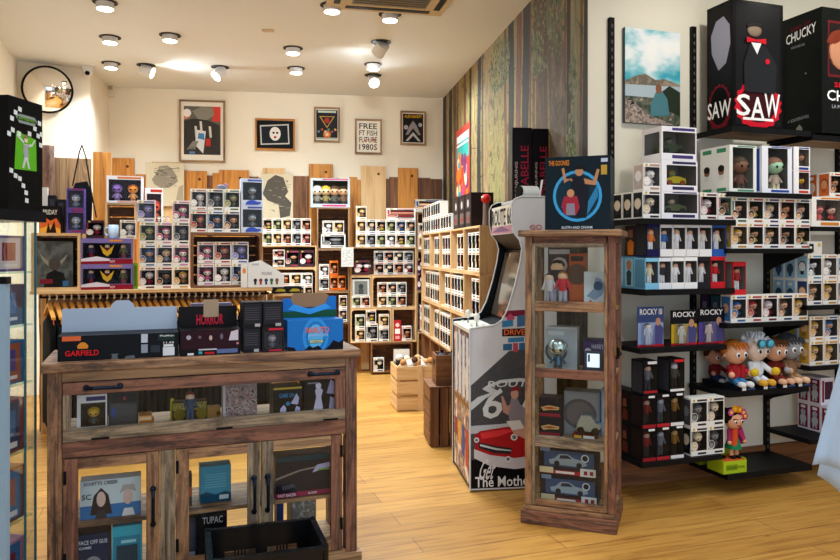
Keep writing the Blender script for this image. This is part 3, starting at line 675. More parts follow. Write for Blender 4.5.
# ---- shelf 191: two large window boxes with plain sides, two small boxes stacked
t = winbox('large_figure_box', 'large white window box with green trim, left one on shelf below doll boxes', 'figure box', R, 729.5, 756.5, FD, .26, z191, 47, '#e8e8e2', '#a3a79d', (('#4a3a2c', '#7d5a48', '#6b4a42', '#5a4640'),), True, (.12, .08, .88, .95), strip='#4f9272')
w = t['_w']; h = t['_h']
m = MB()
for a in (.04, .53):
    m.left(.26*(1-a-.43), .02*h, .26*(1-a), .98*h, P('#e9e6df', .5), -.001)
    m.left(.26*(1-a-.36), .86*h, .26*(1-a-.05), .95*h, P('#3f8f68', .5), -.0015); m.left(.26*(1-a-.36), .03*h, .26*(1-a-.05), .1*h, P('#3f8f68', .5), -.0015)
    c = .26*(1-a-.2)
    m.add([(-.002, c+.026*math.cos(q), .47*h+.032*math.sin(q)) for q in [2*math.pi*i/12 for i in range(12)]], [tuple(range(12))], P('#8a5f49', .5))
    m.add([(-.0025, c+.028*math.cos(q), .52*h+.022*math.sin(q)) for q in [2*math.pi*i/12 for i in range(12)]], [tuple(range(12))], P('#1f1814', .5))
    m.left(c-.02, .28*h, c+.02, .38*h, P('#d8d8d4', .5), -.0025)
m.build('side_print', t)
t = winbox('large_figure_box', 'large white window box with blue trim, right one on shelf below doll boxes', 'figure box', R, 762, 792, FD, .24, z191, 47, '#e8e9ee', '#8d9290', (('#7d5a48', '#9ec6a4', '#b5a494', '#d8cfae'),), True, (.2, .1, .86, .96), side='#2f4fa3', strip='#2b4a9a')
winbox('figure_box', 'small blue-topped figure box, upper of two beside the large blue-trimmed box', 'figure box', R, 794, 810, FD, .1, z191+.15, 24, '#f0eeea', '#a5968c', (('#5a3a28', '#b98568', '#4b3a36', '#333333'),), True, (.3, .2, .95, .9), side='#6f5aa0', strip='#2d3f8c', group=None)
winbox('figure_box', 'small red-lettered figure box, lower of two beside the large blue-trimmed box', 'figure box', R, 794, 810, FD, .1, z191, 24.3, '#f0eeea', '#8c6f6a', (('#2a1c18', '#d0a22a', '#4b2a36', '#333333'),), True, (.3, .2, .95, .9), side='#6f5aa0', strip='#c8402e')
# two rows of five
g = 'white figure boxes in two rows of five'
hz = 25.2
h = pops(R, FD, 731.5, 810.5, z248, hz, 5, 'fboeb', 'below large window boxes', 'lower row', g)
pops(R, FD, 731.5, 810.5, z248+h+.001, hz, 5, 'abcqo', 'below large window boxes', 'upper row', g)
# row above the plush dolls
h = pops(R, FD, 731, 808, z323, 27, 5, 'klrof', 'above the plush dolls', 'row', 'white figure boxes above the plush dolls')
rowtop = z323+h+.0015
for i in range(2):
    carton('figure_box', 'dark box seen from its side, %s behind leftmost white box above plush dolls' % ('first', 'second')[i], 'figure box', R, 0, 0, FD+.095*(i+1), .09, z323, 0, '#1c1c28', s0=R.s(731.3, FD), w=.1, h=h,
           left=[(.08, .06, .92, .94, P(('#24505e', '#3c2a52')[i], .4)), (.3, .2, .7, .7, P('#8d7a90', .5)), (.35, .25, .65, .45, P('#7a3a4a', .5))])
# red boxes standing on that row
for i, (a, c) in enumerate(((733, 746),)):
    winbox('bobblehead_box', 'clear boxed sports figure with a red lid, standing alone on the white figure boxes', 'figure box', R, a, c, FD+.02, .1, rowtop, 33, '#c8262c', '#8c7f7c', (('#2a1a16', '#b5846a', '#9c2c2e', '#dddddd'),), False, (.04, .16, .96, .86), side='#77706c')

# ---- left bay, top shelf: vehicle boxes and small figure boxes
d1 = FD
s_side = R.s(642.5, d1)
def popbox(px0, px1, z, hpx, st, lab, side='#17171b', dep=.1, d=FD):
    k = ('pop', st, 2, '#ece9e2'); a, c = R.s(px0, d), R.s(px1, d); h = hpx/FPX*R.Y((px0+px1)/2, d)
    o = put(k, mk_pop(st, 2), R, a, d, z, lab, 'figure box', None, ((c-a)/.116, dep/.09, h/.163)); return h
h1 = popbox(643, 660.5, zA, 28, 'p', 'boxed figure on left-bay shelf, left of the wide vehicle box')
for i, (a, c) in enumerate(((618.5, 625.5), (626.5, 633.5))):
    s = R.s(643, FD); dd = .105*(2-i)
    put(('pop', 'p', 2, '#ece9e2'), mk_pop('p', 2), R, s, FD+dd, zA, 'black sided figure box, %s of the queue of boxes at shelf left end' % ('rearmost', 'middle')[i], 'figure box', None, (.7, 1.1, h1/.163*1.0))
hV = .165
VC = ('#4a4f3a', '#c9b08a', '#55603f', '#2a2a26')
v3 = winbox('vehicle_box', 'bottom vehicle window box of the stack of three, dark green vehicle', 'figure box', R, 661.5, 698.5, FD, .18, zA, 27.5, '#eceaf0', '#857f7c', (VC,), win=(.07, .22, .97, .92), strip='#3a3358', kind='car', side='#2d2a44')
popbox(700.5, 717.5, zA, 27, 'r', 'boxed figure right of the vehicle stack on left-bay shelf')
popbox(718.5, 735, zA, 26.5, 'e', 'dark red boxed figure at right end of left-bay shelf')
z2 = zA+v3['_h']+.001
popbox(643.5, 660.5, zA+h1+.001, 27.5, 'n', 'white boxed figure stacked second, left of the yellow vehicle box')
v2 = winbox('vehicle_box', 'middle vehicle window box of the stack of three, yellow vehicle', 'figure box', R, 661.5, 697.5, FD, .18, z2, 31, '#efedf2', '#8a857c', (('#b07a3c', '#7e8c4c', '#c9b325', '#8a4a2a'),), win=(.14, .2, .97, .84), strip='#3a3358', kind='car', side_window=True)
z1 = z2+v2['_h']+.001
winbox('vehicle_box', 'topmost vehicle window box of the stack of three', 'figure box', R, 661.5, 696.5, FD, .19, z1, 33.5, '#efedf2', '#a39c90', (('#3f4636', '#6d6a5a', '#3f4a34', '#222222'),), win=(.04, .2, .97, .84), strip='#4a3d78', kind='car', side_window=True)
# ---- bobbleheads, two rows
cu = [('#1e1a48', '#d9772b', '#d9772b'), ('#e9e9e9', '#2b2420', '#3467b0'), ('#f0f0ee', '#c9a05a', '#e7e7ea'), ('#efefed', '#55565c', '#dcdcdf'), ('#efeeea', '#7a2f26', '#d9d4cc'), ('#2b57a8', '#5a2a1a', '#e6dfcf')]
cl = [('#7fc0df', '#c49b3c', '#d9d5b8'), ('#dfe3ea', '#8c5a2c', '#2c2a2e'), ('#f0f0ee', '#4a4a4e', '#eeeef0'), ('#f0f0ee', '#5e4030', '#e8e8ec'), ('#232328', '#3a2a22', '#e2e2e2'), ('#c8202a', '#2a1d18', '#c2222c')]
g = 'sports bobblehead boxes in two rows'
e = [647, 660.5, 673.5, 686.5, 699.5, 712.5, 727]
hl = None
for i in range(6):
    t = winbox('bobblehead_box', 'clear bobblehead box, lower row, %s, %s band' % (nth(i, 6), ('light blue', 'pale grey', 'white', 'plain white', 'black', 'bright red')[i]), 'figure box', R, e[i]-1.5, e[i+1]-2, FD, .11, zB, 31.5, cl[i][0], '#5d5a58',
             ((cl[i][1], '#d0a084', cl[i][2], '#dcdcde'),), False, (.03, .2, .97, .88), side='#5a95b5', group=g, side_window=(i > 0)); hl = max(hl or 0, t['_h'])
for i in range(6):
    winbox('bobblehead_box', 'clear bobblehead box, upper row, %s, %s band' % (nth(i, 6), ('dark purple', 'white', 'white', 'white', 'cream', 'deep blue')[i]), 'figure box', R, e[i], e[i+1]-.7, FD, .11, zB+hl+.001, 33.5, cu[i][0] if i in (0, 5) else '#e6e6e6', '#54504e',
           ((cu[i][1], '#d8aa8c', cu[i][2], '#e4e4e6'),), False, (.03, .22, .97, .86), side='#2e2e30', group=g, side_window=(i > 0))
a0 = R.s(647, FD)
for i in range(2):   # boxes queued behind the left ends
    dd = .112+.105*i
    carton('bobblehead_box', 'blue sided bobblehead box, lower row, %s behind the leftmost one' % ('next', 'second')[i], 'figure box', R, 0, 0, FD+dd, .1, zB, 0, '#6aa5c4', s0=R.s(645.5, FD), w=.08, h=hl,
        left=[(.08, .06, .92, .94, P('#8fc3da', .5)), ('poly', [(.3, .1), (.7, .1), (.75, .5), (.5, .6), (.25, .5)], P('#33434a', .5)), ('poly', [(.3, .6), (.7, .6), (.75, .8), (.5, .92), (.25, .8)], P('#b07a5c', .5))])
carton('bobblehead_box', 'orange figure bobblehead box, upper row, behind the purple banded one', 'figure box', R, 0, 0, FD+.115, .11, zB+hl+.001, 0, '#35201a', s0=R.s(648, FD), w=.07, h=.19,
    left=[('poly', [(.25, .05), (.75, .05), (.8, .45), (.5, .55), (.2, .45)], P('#d4781e', .5)), ('poly', [(.3, .6), (.7, .6), (.7, .85), (.3, .85)], P('#8a5a44', .5))])
# ---- blister cards
def blister(px0, px1, py, lab, bg, art, fig, title, tc):
    a = R.s(px0, -.345); w = R.s(px1, -.345)-a; h = (347.5-py)/FPX*R.Y(px0, -.345)
    t = thing('blister_pack', lab, 'blister pack', R, a, -.345, zC)
    m = MB().box(0, w, .03, .034, 0, h, P(bg, .4)); m.front(.02*w, .02*h, .98*w, .60*h, P(art, .5), .0295)
    m.add([(.55*w, .029, .05*h), (.95*w, .029, .05*h), (.98*w, .029, .45*h), (.8*w, .029, .62*h), (.62*w, .029, .5*h)], [tuple(range(5))], P('#4c4a7c', .5))
    m.disc(.78*w, .62*h, .10*w, P('#b98a70', .5), .0285, 12, .13*w); m.front(0, 0, w, .06*h, P('#b5202c', .5), .0285); m.build('backing_card', t)
    f = MB(); figure(f, .34*w, .018, .06*h, .52*h, C('#3a2a22'), C('#d8c9bc'), C(fig), C(fig), False); f.build('figurine', t)
    MB().box(.12*w, .56*w, .002, .029, .05*h, .62*h, clear('blister_plastic', '#f4f8ff', .12, .08)).build('clear_blister', t)
    text(t, title, .08*w, .80*h, .92*w, .95*h, P(tc, .5), .027)
blister(640.5, 667, 307, 'blue and red blister pack lettered ROCKY, leftmost of three', '#3a4a78', '#93a4c4', '#c5ccd6', 'ROCKY III', '#f2f2f2')
blister(674, 700.5, 312, 'yellow and black blister pack lettered ROCKY, middle of three', '#151518', '#c9a21f', '#d8d6c8', 'ROCKY', '#f2f2f2')
blister(701.5, 728, 311, 'purple and black blister pack lettered ROCKY, rightmost of three', '#141418', '#5a4592', '#d9c4b4', 'ROCKY', '#f2f2f2')
# ---- dark boxes stack
g = 'dark tall window boxes stacked low at left'
gg = [642.5, 656.5, 670.5, 684.5]; bl = (('#9c2026', 'red banded'), ('#b02a30', 'red and white banded'), ('#e0dede', 'white banded'))
zz = zD; rows = ('bottom row', 'middle row')
for r_ in range(2):
    for i in range(3):
        t = winbox('horror_figure_box', 'tall black window box, %s, %s of three, %s' % (rows[r_], ('left', 'middle', 'right')[i], bl[i][1]), 'figure box', R, gg[i], gg[i+1]-.5, FD, .12, zz, 32.5, '#121214', '#2c2a2b',
               ((('#5a1c1c', '#9a8478', '#6b2224', '#2a2a2e'), ('#2a2a2c', '#8a90a0', '#5a6472', '#3a4048'), ('#2c2018', '#a88a5c', '#7a5a2c', '#1c1a18'))[i],), False, (.06, .14, .94, .90), side='#261a18', group=g)
        o = MB().box(.02*t['_w'], .98*t['_w'], -.0015, -.0005, .0, .10*t['_h'], P(bl[i][0], .45)); o.build('name_band', t); MB().box(.45*t['_w'], .9*t['_w'], -.0015, -.0005, .92*t['_h'], .985*t['_h'], P('#e8e8e8', .5)).build('top_label', t)
    for k in (1, 2):
        carton('horror_figure_box', 'black box with red figure side print, %s, %s behind the left one' % (rows[r_], ('next', 'second')[k-1]), 'figure box', R, 0, 0, FD+.015+.108*k, .105, zz, 0, '#111113', s0=R.s(642.5, FD), w=.085, h=t['_h'],
            left=[('poly', [(.25, .08), (.8, .08), (.75, .4), (.35, .45)], P('#6a2c1c', .5)), ('poly', [(.3, .5), (.7, .5), (.65, .75), (.35, .75)], P('#8a4a34', .5)), (.1, .8, .9, .9, P('#2e1418', .5))], group=None)
    zz += t['_h']+.001
for i, (a, c, lab, col, f) in enumerate(((643.5, 657.5, 'black window box standing top left of the dark stack, red base band', '#a8232c', ('#3a1c18', '#a08c80', '#5a5e66', '#33363c')), (670, 684.5, 'black window box topmost at right of the dark stack, with a red tag', '#e3e1df', ('#8a8a90', '#b9b9c2', '#4a4a44', '#2c2a28')))):
    t = winbox('horror_figure_box', lab, 'figure box', R, a, c, FD, .12, zz, 34, '#131315', '#3a3836' if i == 0 else '#4b463f', (f,), False, (.06, .14, .94, .90), side='#3a3a42')
    o = MB().box(.02*t['_w'], .98*t['_w'], -.0015, -.0005, .01, .12*t['_h'], P(col, .45)); o.build('name_band', t); MB().box(.3*t['_w'], .95*t['_w'], -.0015, -.0005, .9*t['_h'], .98*t['_h'], P('#e8e8e8' if i == 0 else '#d8282c', .5)).build('top_label', t)
# white four
h = pops(R, FD, 691, 724.5, zD, 28.5, 2, 'pj', 'of white block beside dark stack', 'lower pair', 'block of four white figure boxes low down')
pops(R, FD, 691, 724.5, zD+h+.001, 28.5, 2, 'jp', 'of white block beside dark stack', 'upper pair', 'block of four white figure boxes low down')
# ============================================================ PLUSH DOLLS, FLOWER DOLL, RIGHT EDGE BAY
def plush(label, F, s, d, z, H, hair, skin, top, legs, shoes, extra=None, group='plush dolls sitting in a row', tall=0):
    t = thing('plush_doll', label, 'plush doll', F, s, d, z, group); c = lambda k: P(k, .85)
    b = MB()
    r = H*.222
    for q in (-1, 1):
        b.tube((q*r*.34, -.03, H*.16), (q*r*.40, -.075, H*.11), r*.27, c(legs), r*.25, 10); b.sph((q*r*.42, -.10, H*.11), (r*.36, r*.42, r*.3), c(shoes), 10, 7)
        b.tube((q*r*.5, 0, H*.42), (q*r*.92, -.05, H*.30), r*.24, c(top), r*.22, 9); b.sph((q*r*1.0, -.06, H*.29), r*.27, c(skin), 9, 6)
    b.sph((0, 0, H*.27), (r*.62, r*.5, H*.2), c(legs), 12, 8, -1, .1); b.sph((0, -.002, H*.30), (r*.7, r*.56, H*.19), c(top), 12, 8, -.35, 1)
    b.sph((0, -.01, H*.68), (r*1.02, r*.86, r*.98), c(skin), 16, 10)
    for q in (-1, 1):
        b.sph((q*r*.38, -.01-r*.78, H*.66), (r*.24, r*.09, r*.24), P('#f4f4f2', .4), 10, 6); b.sph((q*r*.38, -.01-r*.85, H*.655), (r*.13, r*.06, r*.15), P('#2c2a30', .3), 9, 6)
        b.sph((q*r*1.0, 0, H*.64), (r*.14, r*.12, r*.18), c(skin), 8, 5)
    b.sph((0, -.01-r*.86, H*.59), (r*.07, r*.07, r*.05), c(skin), 6, 4)
    b.tube((-r*.12, -.01-r*.84, H*.55), (r*.12, -.01-r*.84, H*.55), r*.025, P('#7a2f2c', .6), n=5)
    b.build('body', t)
    h = MB(); rng = random.Random(hash(hair) % 100 if False else len(label))
    h.sph((0, r*.16, H*.72), (r*1.1, r*.94, r*.98), c(hair), 14, 7, -.25, 1)
    for i in range(0 if extra != 'fluffy' else 60):
        a = rng.uniform(0, 2*math.pi); e = rng.uniform(.15, 1.3); x, y, zz = math.cos(a)*math.cos(e), math.sin(a)*math.cos(e), math.sin(e)
        if y < -.2 and e < .5: continue
        p = Vector((x*r*1.0, y*r*.85+r*.1, H*.72+zz*r*.9)); q = p+Vector((x, y-.2, zz+.1))*r*(.3 if extra != 'fluffy' else .42)
        h.tube(p, q, r*.17, c(hair), r*.03, 6)
    for i in range(5): x = (i-2)*r*.32; h.tube((x, -r*.72, H*.72+r*.72), (x+r*.12, -r*.98, H*.72+r*.2), r*.17, c(hair), r*.04, 6)
    h.build('hair', t)
    if extra == 'fluffy':
        for q in (-1, 1): MB().tube((q*r*.42, -r*1.0, H*.80), (q*r*.42, -r*1.25, H*.80), r*.34, P('#3c6f86', .4), r*.38, 14).sph((q*r*.42, -r*1.22, H*.80), (r*.3, r*.08, r*.3), P('#4fb0c6', .2), 12, 6).build('goggle', t)
        for q in (-1, 1): MB().sph((q*r*1.08, -.085, H*.30), (r*.36, r*.3, r*.34), P('#d8b82c', .8), 10, 7).build('glove', t)
    if extra == 'jacket':
        MB().box(-r*.72, -r*.2, -.012-r*.5, -r*.1, H*.2, H*.46, P('#a3242a', .8)).build('jacket_front', t, .01); MB().box(r*.2, r*.72, -.012-r*.5, -r*.1, H*.2, H*.46, P('#a3242a', .8)).build('jacket_front', t, .01)
    if extra == 'hood': MB().sph((0, r*.3, H*.70), (r*1.22, r*.9, r*1.15), P('#3d4046', .9), 14, 8).build('hood', t)
    k = MB().box(-.055, .055, -.118, .05, 0, .028, P('#141820', .5)).front(-.045, .006, -.015, .022, P('#e6e6e6', .5), -.1195).front(0, .01, .055, .017, P('#3c5a8c', .5), -.1195); k.build('display_base', t)
    return t
dP = -.265
for px, lab, hair, skin, top, legs, shoes, ex, H in (
    (734, 'orange haired plush doll in a red jacket and blue trousers', '#c4702c', '#e0aa88', '#b02a2e', '#3f7fb4', '#dcdcdc', 'jacket', .33),
    (755, 'plush doll with wild white fur hair, blue goggles and yellow gloves', '#e6e9ee', '#e2cfc0', '#e2e6ea', '#d9dde4', '#d6a23c', 'fluffy', .355),
    (774, 'brown haired plush doll in dark red clothes, next to the furry white haired one', '#5e3a22', '#cf9f80', '#6e2420', '#7a2c24', '#d9a98a', None, .335),
    (789, 'grey faced plush doll with a dark hood, rightmost of the four', '#45484e', '#9a9ca0', '#8a6a50', '#a8825e', '#e0b898', 'hood', .35)):
    plush(lab, R, R.s(px, dP), dP, zPl, H, hair, skin, top, legs, shoes, ex)
for i in range(1):
    plush('plush doll standing in shade behind the orange haired one', R, R.s(734, dP), -.09, zPl, .27, '#4a2c22', '#c9937a', '#7a2226', '#2c3a5c', '#b8b8b8', None, 'plush dolls sitting in a row')
# doll with flower crown
def flower_doll():
    d = -.30; s = R.s(733, d); t = thing('flower_crown_doll', 'plush doll with flower crown, green skirt and pink shawl on a lime green box', 'plush doll', R, s, d, zBase+.075)
    c = lambda k: P(k, .8); b = MB(); H = .30
    for q in (-1, 1): b.tube((q*.02, -.01, .015), (q*.018, 0, .08), .013, c('#dda37c'), .014, 9)
    b.tube((0, 0, .07), (0, 0, .19), .035, c('#8c2450'), .03, 12); b.tube((-.012, -.02, .08), (-.012, -.03, .185), .022, c('#d8552c'), .018, 9)
    for q in (-1, 1): b.tube((q*.03, 0, .175), (q*.055, -.03, .11), .015, c('#a32c5c'), .012, 8); b.sph((q*.058, -.035, .105), .013, c('#dda37c'), 8, 5)
    b.sph((0, -.005, .235), (.06, .052, .058), c('#dfa583'), 16, 10)
    for q in (-1, 1): b.sph((q*.024, -.052, .235), (.011, .006, .008), P('#f2f2f0', .4), 8, 5); b.sph((q*.024, -.056, .234), (.007, .004, .007), INK, 8, 5); b.tube((q*.008, -.053, .249), (q*.038, -.046, .252), .0028, INK, n=5)
    b.tube((-.01, -.055, .208), (.01, -.055, .208), .004, c('#a8242c'), n=6)
    b.build('body', t)
    MB().sph((0, .012, .245), (.073, .060, .066), c('#17120f'), 14, 8, -.35, 1).sph((-.05, .01, .285), .03, c('#17120f'), 10, 6).build('hair', t)
    MB().lathe([(.052, 0), (.036, .05), (.03, .075)], (0, 0, .06), c('#1f7a4e'), 16).build('skirt', t)
    MB().tube((.045, .0, .18), (.07, .0, .09), .022, c('#b02c6a'), .028, 10).build('shawl', t)
    for i, (x, z, col) in enumerate(((-.045, .292, '#d64f9a'), (-.015, .312, '#f2a71c'), (.02, .306, '#e8861c'), (.05, .285, '#d8408a'), (.062, .262, '#c92c70'))):
        f = MB(); f.sph((x, -.035, z), (.012, .008, .012), c('#f4d23c'), 7, 5)
        for k in range(6): a = k*math.pi/3; f.sph((x+.014*math.cos(a), -.033, z+.014*math.sin(a)), (.011, .006, .011), c(col), 7, 4)
        f.build('flower', t)
    for q in (-1, 1): MB().sph((q*.021, -.018, .01), (.016, .026, .011), P('#141216', .5), 10, 6).build('shoe', t)
    sb = R.s(723, -.365); w = R.s(746, -.365)-sb
    t2 = thing('display_box', 'lime green open box under the flower crowned doll', 'box', R, sb, -.37, zBase); L = P('#a9c424', .5)
    m = MB().box(0, w, 0, .004, 0, .075, L).box(0, .004, .004, .14, 0, .085, L).box(w-.004, w, .004, .14, 0, .085, L).box(0, w, .14, .144, 0, .14, L).box(.004, w-.004, .004, .14, .055, .0745, P('#d2602c', .5))
    m.front(.1*w, .02, .6*w, .055, P('#7f9a1c', .5)); m.build('tray', t2)
    text(t2, 'COLLECTION', .15*w, .028, .9*w, .045, P('#3c5a1c', .5))
flower_doll()
carton('card_box', 'flat lime and black carton lying deep on the lowest shelf', 'box', R, 700, 712, -.16, .1, zBase, 8, '#7f9a1c')

def queue(F, s, d0, n, dep, z, h, w, side, face, lab, cat='figure box', start=1, name='figure_box', body='#ece9e2', group=None):
    for k in range(n):
        carton(name, lab % (ORD[k+1]), cat, F, 0, 0, d0+dep*(k+start)+.004*(k+start), dep, z, 0, body, s0=s, w=w, h=h,
            left=[(.07, .05, .93, .95, P(side, .45)), ('poly', [(.5+.3*math.cos(a), .42+.22*math.sin(a)) for a in [2*math.pi*i/12 for i in range(12)]], P(face, .5)),
                  ('poly', [(.5+.2*math.cos(a), .8+.08*math.sin(a)) for a in [2*math.pi*i/10 for i in range(10)]], P('#e8e6e0', .5)), (.38, .12, .62, .26, P(face, .5))], group=group)
# orange boxes
sw = R.s(811.5, FD); h0 = 30/FPX*R.Y(820, FD)
winbox('wide_figure_box', 'wide orange and white window box at right photo edge', 'figure box', R, 0, 0, FD, .13, z226, 0, '#efe9e0', '#b8a79a', (('#7a3a3c', '#e0807c', '#d86a6a', '#e7a0a0'), ('#3a2a2a', '#d8b0a0', '#b54848', '#333333')), True, (.16, .2, .97, .9), strip='#d9822c', side='#d9822c', s0=sw, w=.26, h=h0)
s8 = R.s(830, FD)
put(('pop', 'q', 2, '#ece9e2'), mk_pop('q', 2), R, s8, FD, z226+h0+.001, 'orange figure box standing on the wide orange box at right edge', 'figure box')
queue(R, s8, FD, 2, .092, z226+h0+.001, .163, .11, '#c9622a', '#e6d9cc', 'orange sided box, %s behind the one on wide orange box')
# white and blue
def block(z, hpx, e, stys, names, side, face, qn, place, group, top=None):
    hh = hpx/FPX*R.Y((e[0]+e[-1])/2, FD)
    for r_, rn in ((0, 'lower'), (1, 'upper')):
        for i in range(len(e)-1):
            st = stys[r_][i]; a, c = R.s(e[i], FD), R.s(e[i+1]-.8, FD)
            put(('pop', st, 2, '#ece9e2'), mk_pop(st, 2), R, a, FD, z+r_*(hh+.001), '%s figure box, %s in %s row %s' % (HAIRN[st], ('left', 'middle', 'right')[i], rn, place), 'figure box', group, ((c-a)/.116, 1, hh/.163))
        queue(R, R.s(e[0], FD), FD, qn, .092, z+r_*(hh+.001), hh, .1, side, face, side_name(side)+' sided box, %s behind left one in '+rn+' row '+place)
    return z+2*(hh+.001)
def side_name(c): return {'#8fb8d4': 'pale blue', '#79a9c8': 'blue', '#7e2046': 'magenta'}.get(c, 'coloured')
zt = block(z305, 25, (808, 823, 838, 853), ('ofo', 'gng'), None, '#8fb8d4', '#33495c', 2, 'under orange box', 'white and blue boxes at right edge')
carton('figure_box', 'small white box with a black mark, lying on top of white and blue boxes', 'figure box', R, 807.5, 822, FD, .12, zt, 13, '#dcd8cf', front=[(.12, .15, .42, .8, INK), (.15, .3, .3, .6, PAPER), (.7, .6, .9, .85, P('#cdb04a', .5))])
block(z366, 24.3, (810, 824.5, 839, 853.5), ('ffo', 'fkf'), None, '#79a9c8', '#c9a02c', 1, 'at right edge below', 'yellow haired figure boxes at right edge')
# magenta trimmed queues on the lowest visible shelf
hm = 27/FPX*R.Y(830, FD+.1); sm_ = R.s(833, FD)
for r_ in range(2):
    for k in range(3-r_):
        carton('figure_box', 'white box with magenta side print, %s of the %s queue at right edge' % (('front', 'middle', 'rear')[k] if r_ == 0 else ('front', 'rear')[k], ('lower', 'upper')[r_]), 'figure box', R, 0, 0, FD+.095*k+.095*r_, .092, zM+r_*(hm+.001), 0, '#e9e4ee', s0=sm_, w=.115, h=hm,
            left=[(.1, .07, .9, .93, P('#7e2046', .45)), ('poly', [(.5+.28*math.cos(a), .38+.18*math.sin(a)) for a in [2*math.pi*i/10 for i in range(10)]], P('#c3c9cc', .5)), ('poly', [(.5+.22*math.cos(a), .62+.12*math.sin(a)) for a in [2*math.pi*i/10 for i in range(10)]], P('#aab4b8', .5)), (.3, .78, .7, .88, P('#e8e0e8', .5)), (.3, .12, .45, .3, P('#c3c9cc', .5)), (.55, .12, .7, .3, P('#c3c9cc', .5))],
            front=[(.3, .2, .92, .85, P('#4a2a3c', .5)), (.1, .1, .25, .9, P('#7e2046', .5))])

# ============================================================ pale blue garment hanging at the right photo edge
def garment():
    G = Frame(1.03, 1.95, -27); t = thing('hanging_shirt', 'pale blue fabric garment hanging into the photo at the lower right edge', 'garment', G, 0, 0, 0)
    bl = P('#b9cde2', .9)
    def sheet(xl0, xl1, xr, z0, z1, y, name, ph, slope):
        NX, NZ = 26, 18; vs = []
        for side in (0, 1):
            for j in range(NZ+1):
                v = j/NZ; z = z0+(z1-z0)*v; xl = xl0+(xl1-xl0)*v
                for i in range(NX+1):
                    u = i/NX; x = xl+(xr-xl)*u
                    f = .022*math.sin(u*15+ph+v*1.2)*(1-.55*v)+.010*math.sin(u*31+v*4)
                    vs.append((x, y+f+side*.004, z+slope*min(u, .5)*(1-v)))
        o = (NX+1)*(NZ+1); fs = []
        for s in (0, 1):
            for j in range(NZ):
                for i in range(NX): a = s*o+j*(NX+1)+i; fs.append((a, a+1, a+NX+2, a+NX+1))
        for j in range(NZ): a = j*(NX+1); fs.append((a, a+NX+1, a+NX+1+o, a+o))
        for i in range(NX): fs.append((i, i+1, i+1+o, i+o))
        return MB().add(vs, fs, bl, True).build(name, t)
    return t, sheet
t, sheet = garment()
G = Frame(1.03, 1.95, -27)
def gx(px): return G.s(px, 0)
def gz(py, px): return G.z(py, px, 0)
sheet(gx(812), gx(868), gx(812)+.40, gz(464, 820), gz(262, 860), -.02, 'sleeve', 0, -.03)
sheet(gx(818), gx(872), gx(820)+.55, gz(484, 835), gz(262, 872), .045, 'body_panel', 1.7, -.35)
MB().tube((gx(872), .02, gz(262, 872)-.01), (gx(872)+.35, .02, gz(262, 872)+.08), .012, W('crate')).build('hanger', t)
# round rail that carries it, outside the frame
sr = thing('garment_stand', 'black upright stand holding the pale blue garment beside the right photo edge', 'stand', G, gx(872)+.36, .02, 0)
zs_ = gz(262, 872)+.085
MB().tube((0, 0, .012), (0, 0, zs_+.05), .012, P('#17171a', .3, .8)).tube((0, 0, 0), (0, 0, .012), .17, P('#17171a', .3, .8), n=24).tube((-.30, 0, zs_+.03), (.02, 0, zs_+.03), .009, P('#17171a', .3, .8)).build('stand_post', sr)
# ============================================================ FAR WALL: crates stacked as shelves, frame B
def crate(label, F, s0, s1, z0, z1, d, dep, mat='crate', back='dark', slats=True, group='wooden crates stacked as shelves on the far wall', arch=False, mid=None, t=.014, name='wooden_crate', cat='crate', split=False):
    dep = .265 if (F is B and dep == .3) else dep; w, h = s1-s0, z1-z0; o = thing(name, label, cat, F, s0, d, z0, group); m = MB()
    M_, Mz = W(mat, 'x'), W(mat, 'z')
    m.box(0, w, 0, dep, 0, t, M_).box(0, w, 0, dep, h-t, h, M_).box(0, t, 0, dep, t, h-t, Mz).box(w-t, w, 0, dep, t, h-t, Mz)
    if arch:   # rounded corner fillets cut from board
        for cx, sx in ((t, 1), (w-t, -1)):
            for cz, sz in ((t, 1), (h-t, -1)): m.add([(cx, .0, cz), (cx+sx*.032, .0, cz), (cx+sx*.01, .0, cz+sz*.01), (cx, .0, cz+sz*.032)], [(0, 1, 2, 3)], M_)
    m.build('crate_frame', o)
    b = MB(); n = max(3, int(h/.09)); g = .008 if slats else .001
    for i in range(n): b.box(t, w-t, dep-.012, dep-.002, t+(h-2*t)*i/n, t+(h-2*t)*(i+1)/n-g, W(back, 'x'))
    b.build('back_slats', o)
    if mid: MB().box(t, w-t, .002, dep-.012, mid-z0-.006, mid-z0+.006, M_).build('middle_board', o)
    return z0+t
BD_ = -.33; D0 = BD_-.005
def bz(py, px): return B.z(py, px, BD_)
def bs(px, d=BD_): return B.s(px, d)
# tall odd boards standing above the cladding
for i, (a, c, py, k) in enumerate(((112, 134, 158, 'orange'), (152, 181, 162, 'crate'), (182, 207, 171, 'orange'), (219, 249, 170, 'orange'), (263, 285, 168, 'crate'), (309, 333, 164, 'orange'), (361, 386, 166, 'crate'), (398, 418, 168, 'orange'))):
    s0, s1 = B.s(a, -.05), B.s(c, -.05); z1 = B.z(py, (a+c)/2, -.05)
    o = MB().box(0, s1-s0, 0, .02, 0, z1-.02, W(k, 'z')).tube(((s1-s0)*.7, -.001, z1-.12), ((s1-s0)*.7, .0, z1-.12), .018, P('#5c3517'), n=10).build('upright_board', None, .003)
    x, y = B.xy(s0, -.052); o.location = (x, y, .02); o.rotation_euler = (0, 0, B.a)
    tag(o, 'tall upright board rising above the wall cladding, %s' % ('beside the double plush box', 'behind the left sketch canvas', 'above the lower left figure boxes', 'behind the large lavender boxes', 'behind the right sketch canvas', 'behind the wide grey window box', 'widest, with a knot, left of centre column', 'orange, right of the widest knotty board')[i], 'board', 'tall boards on the cladding')
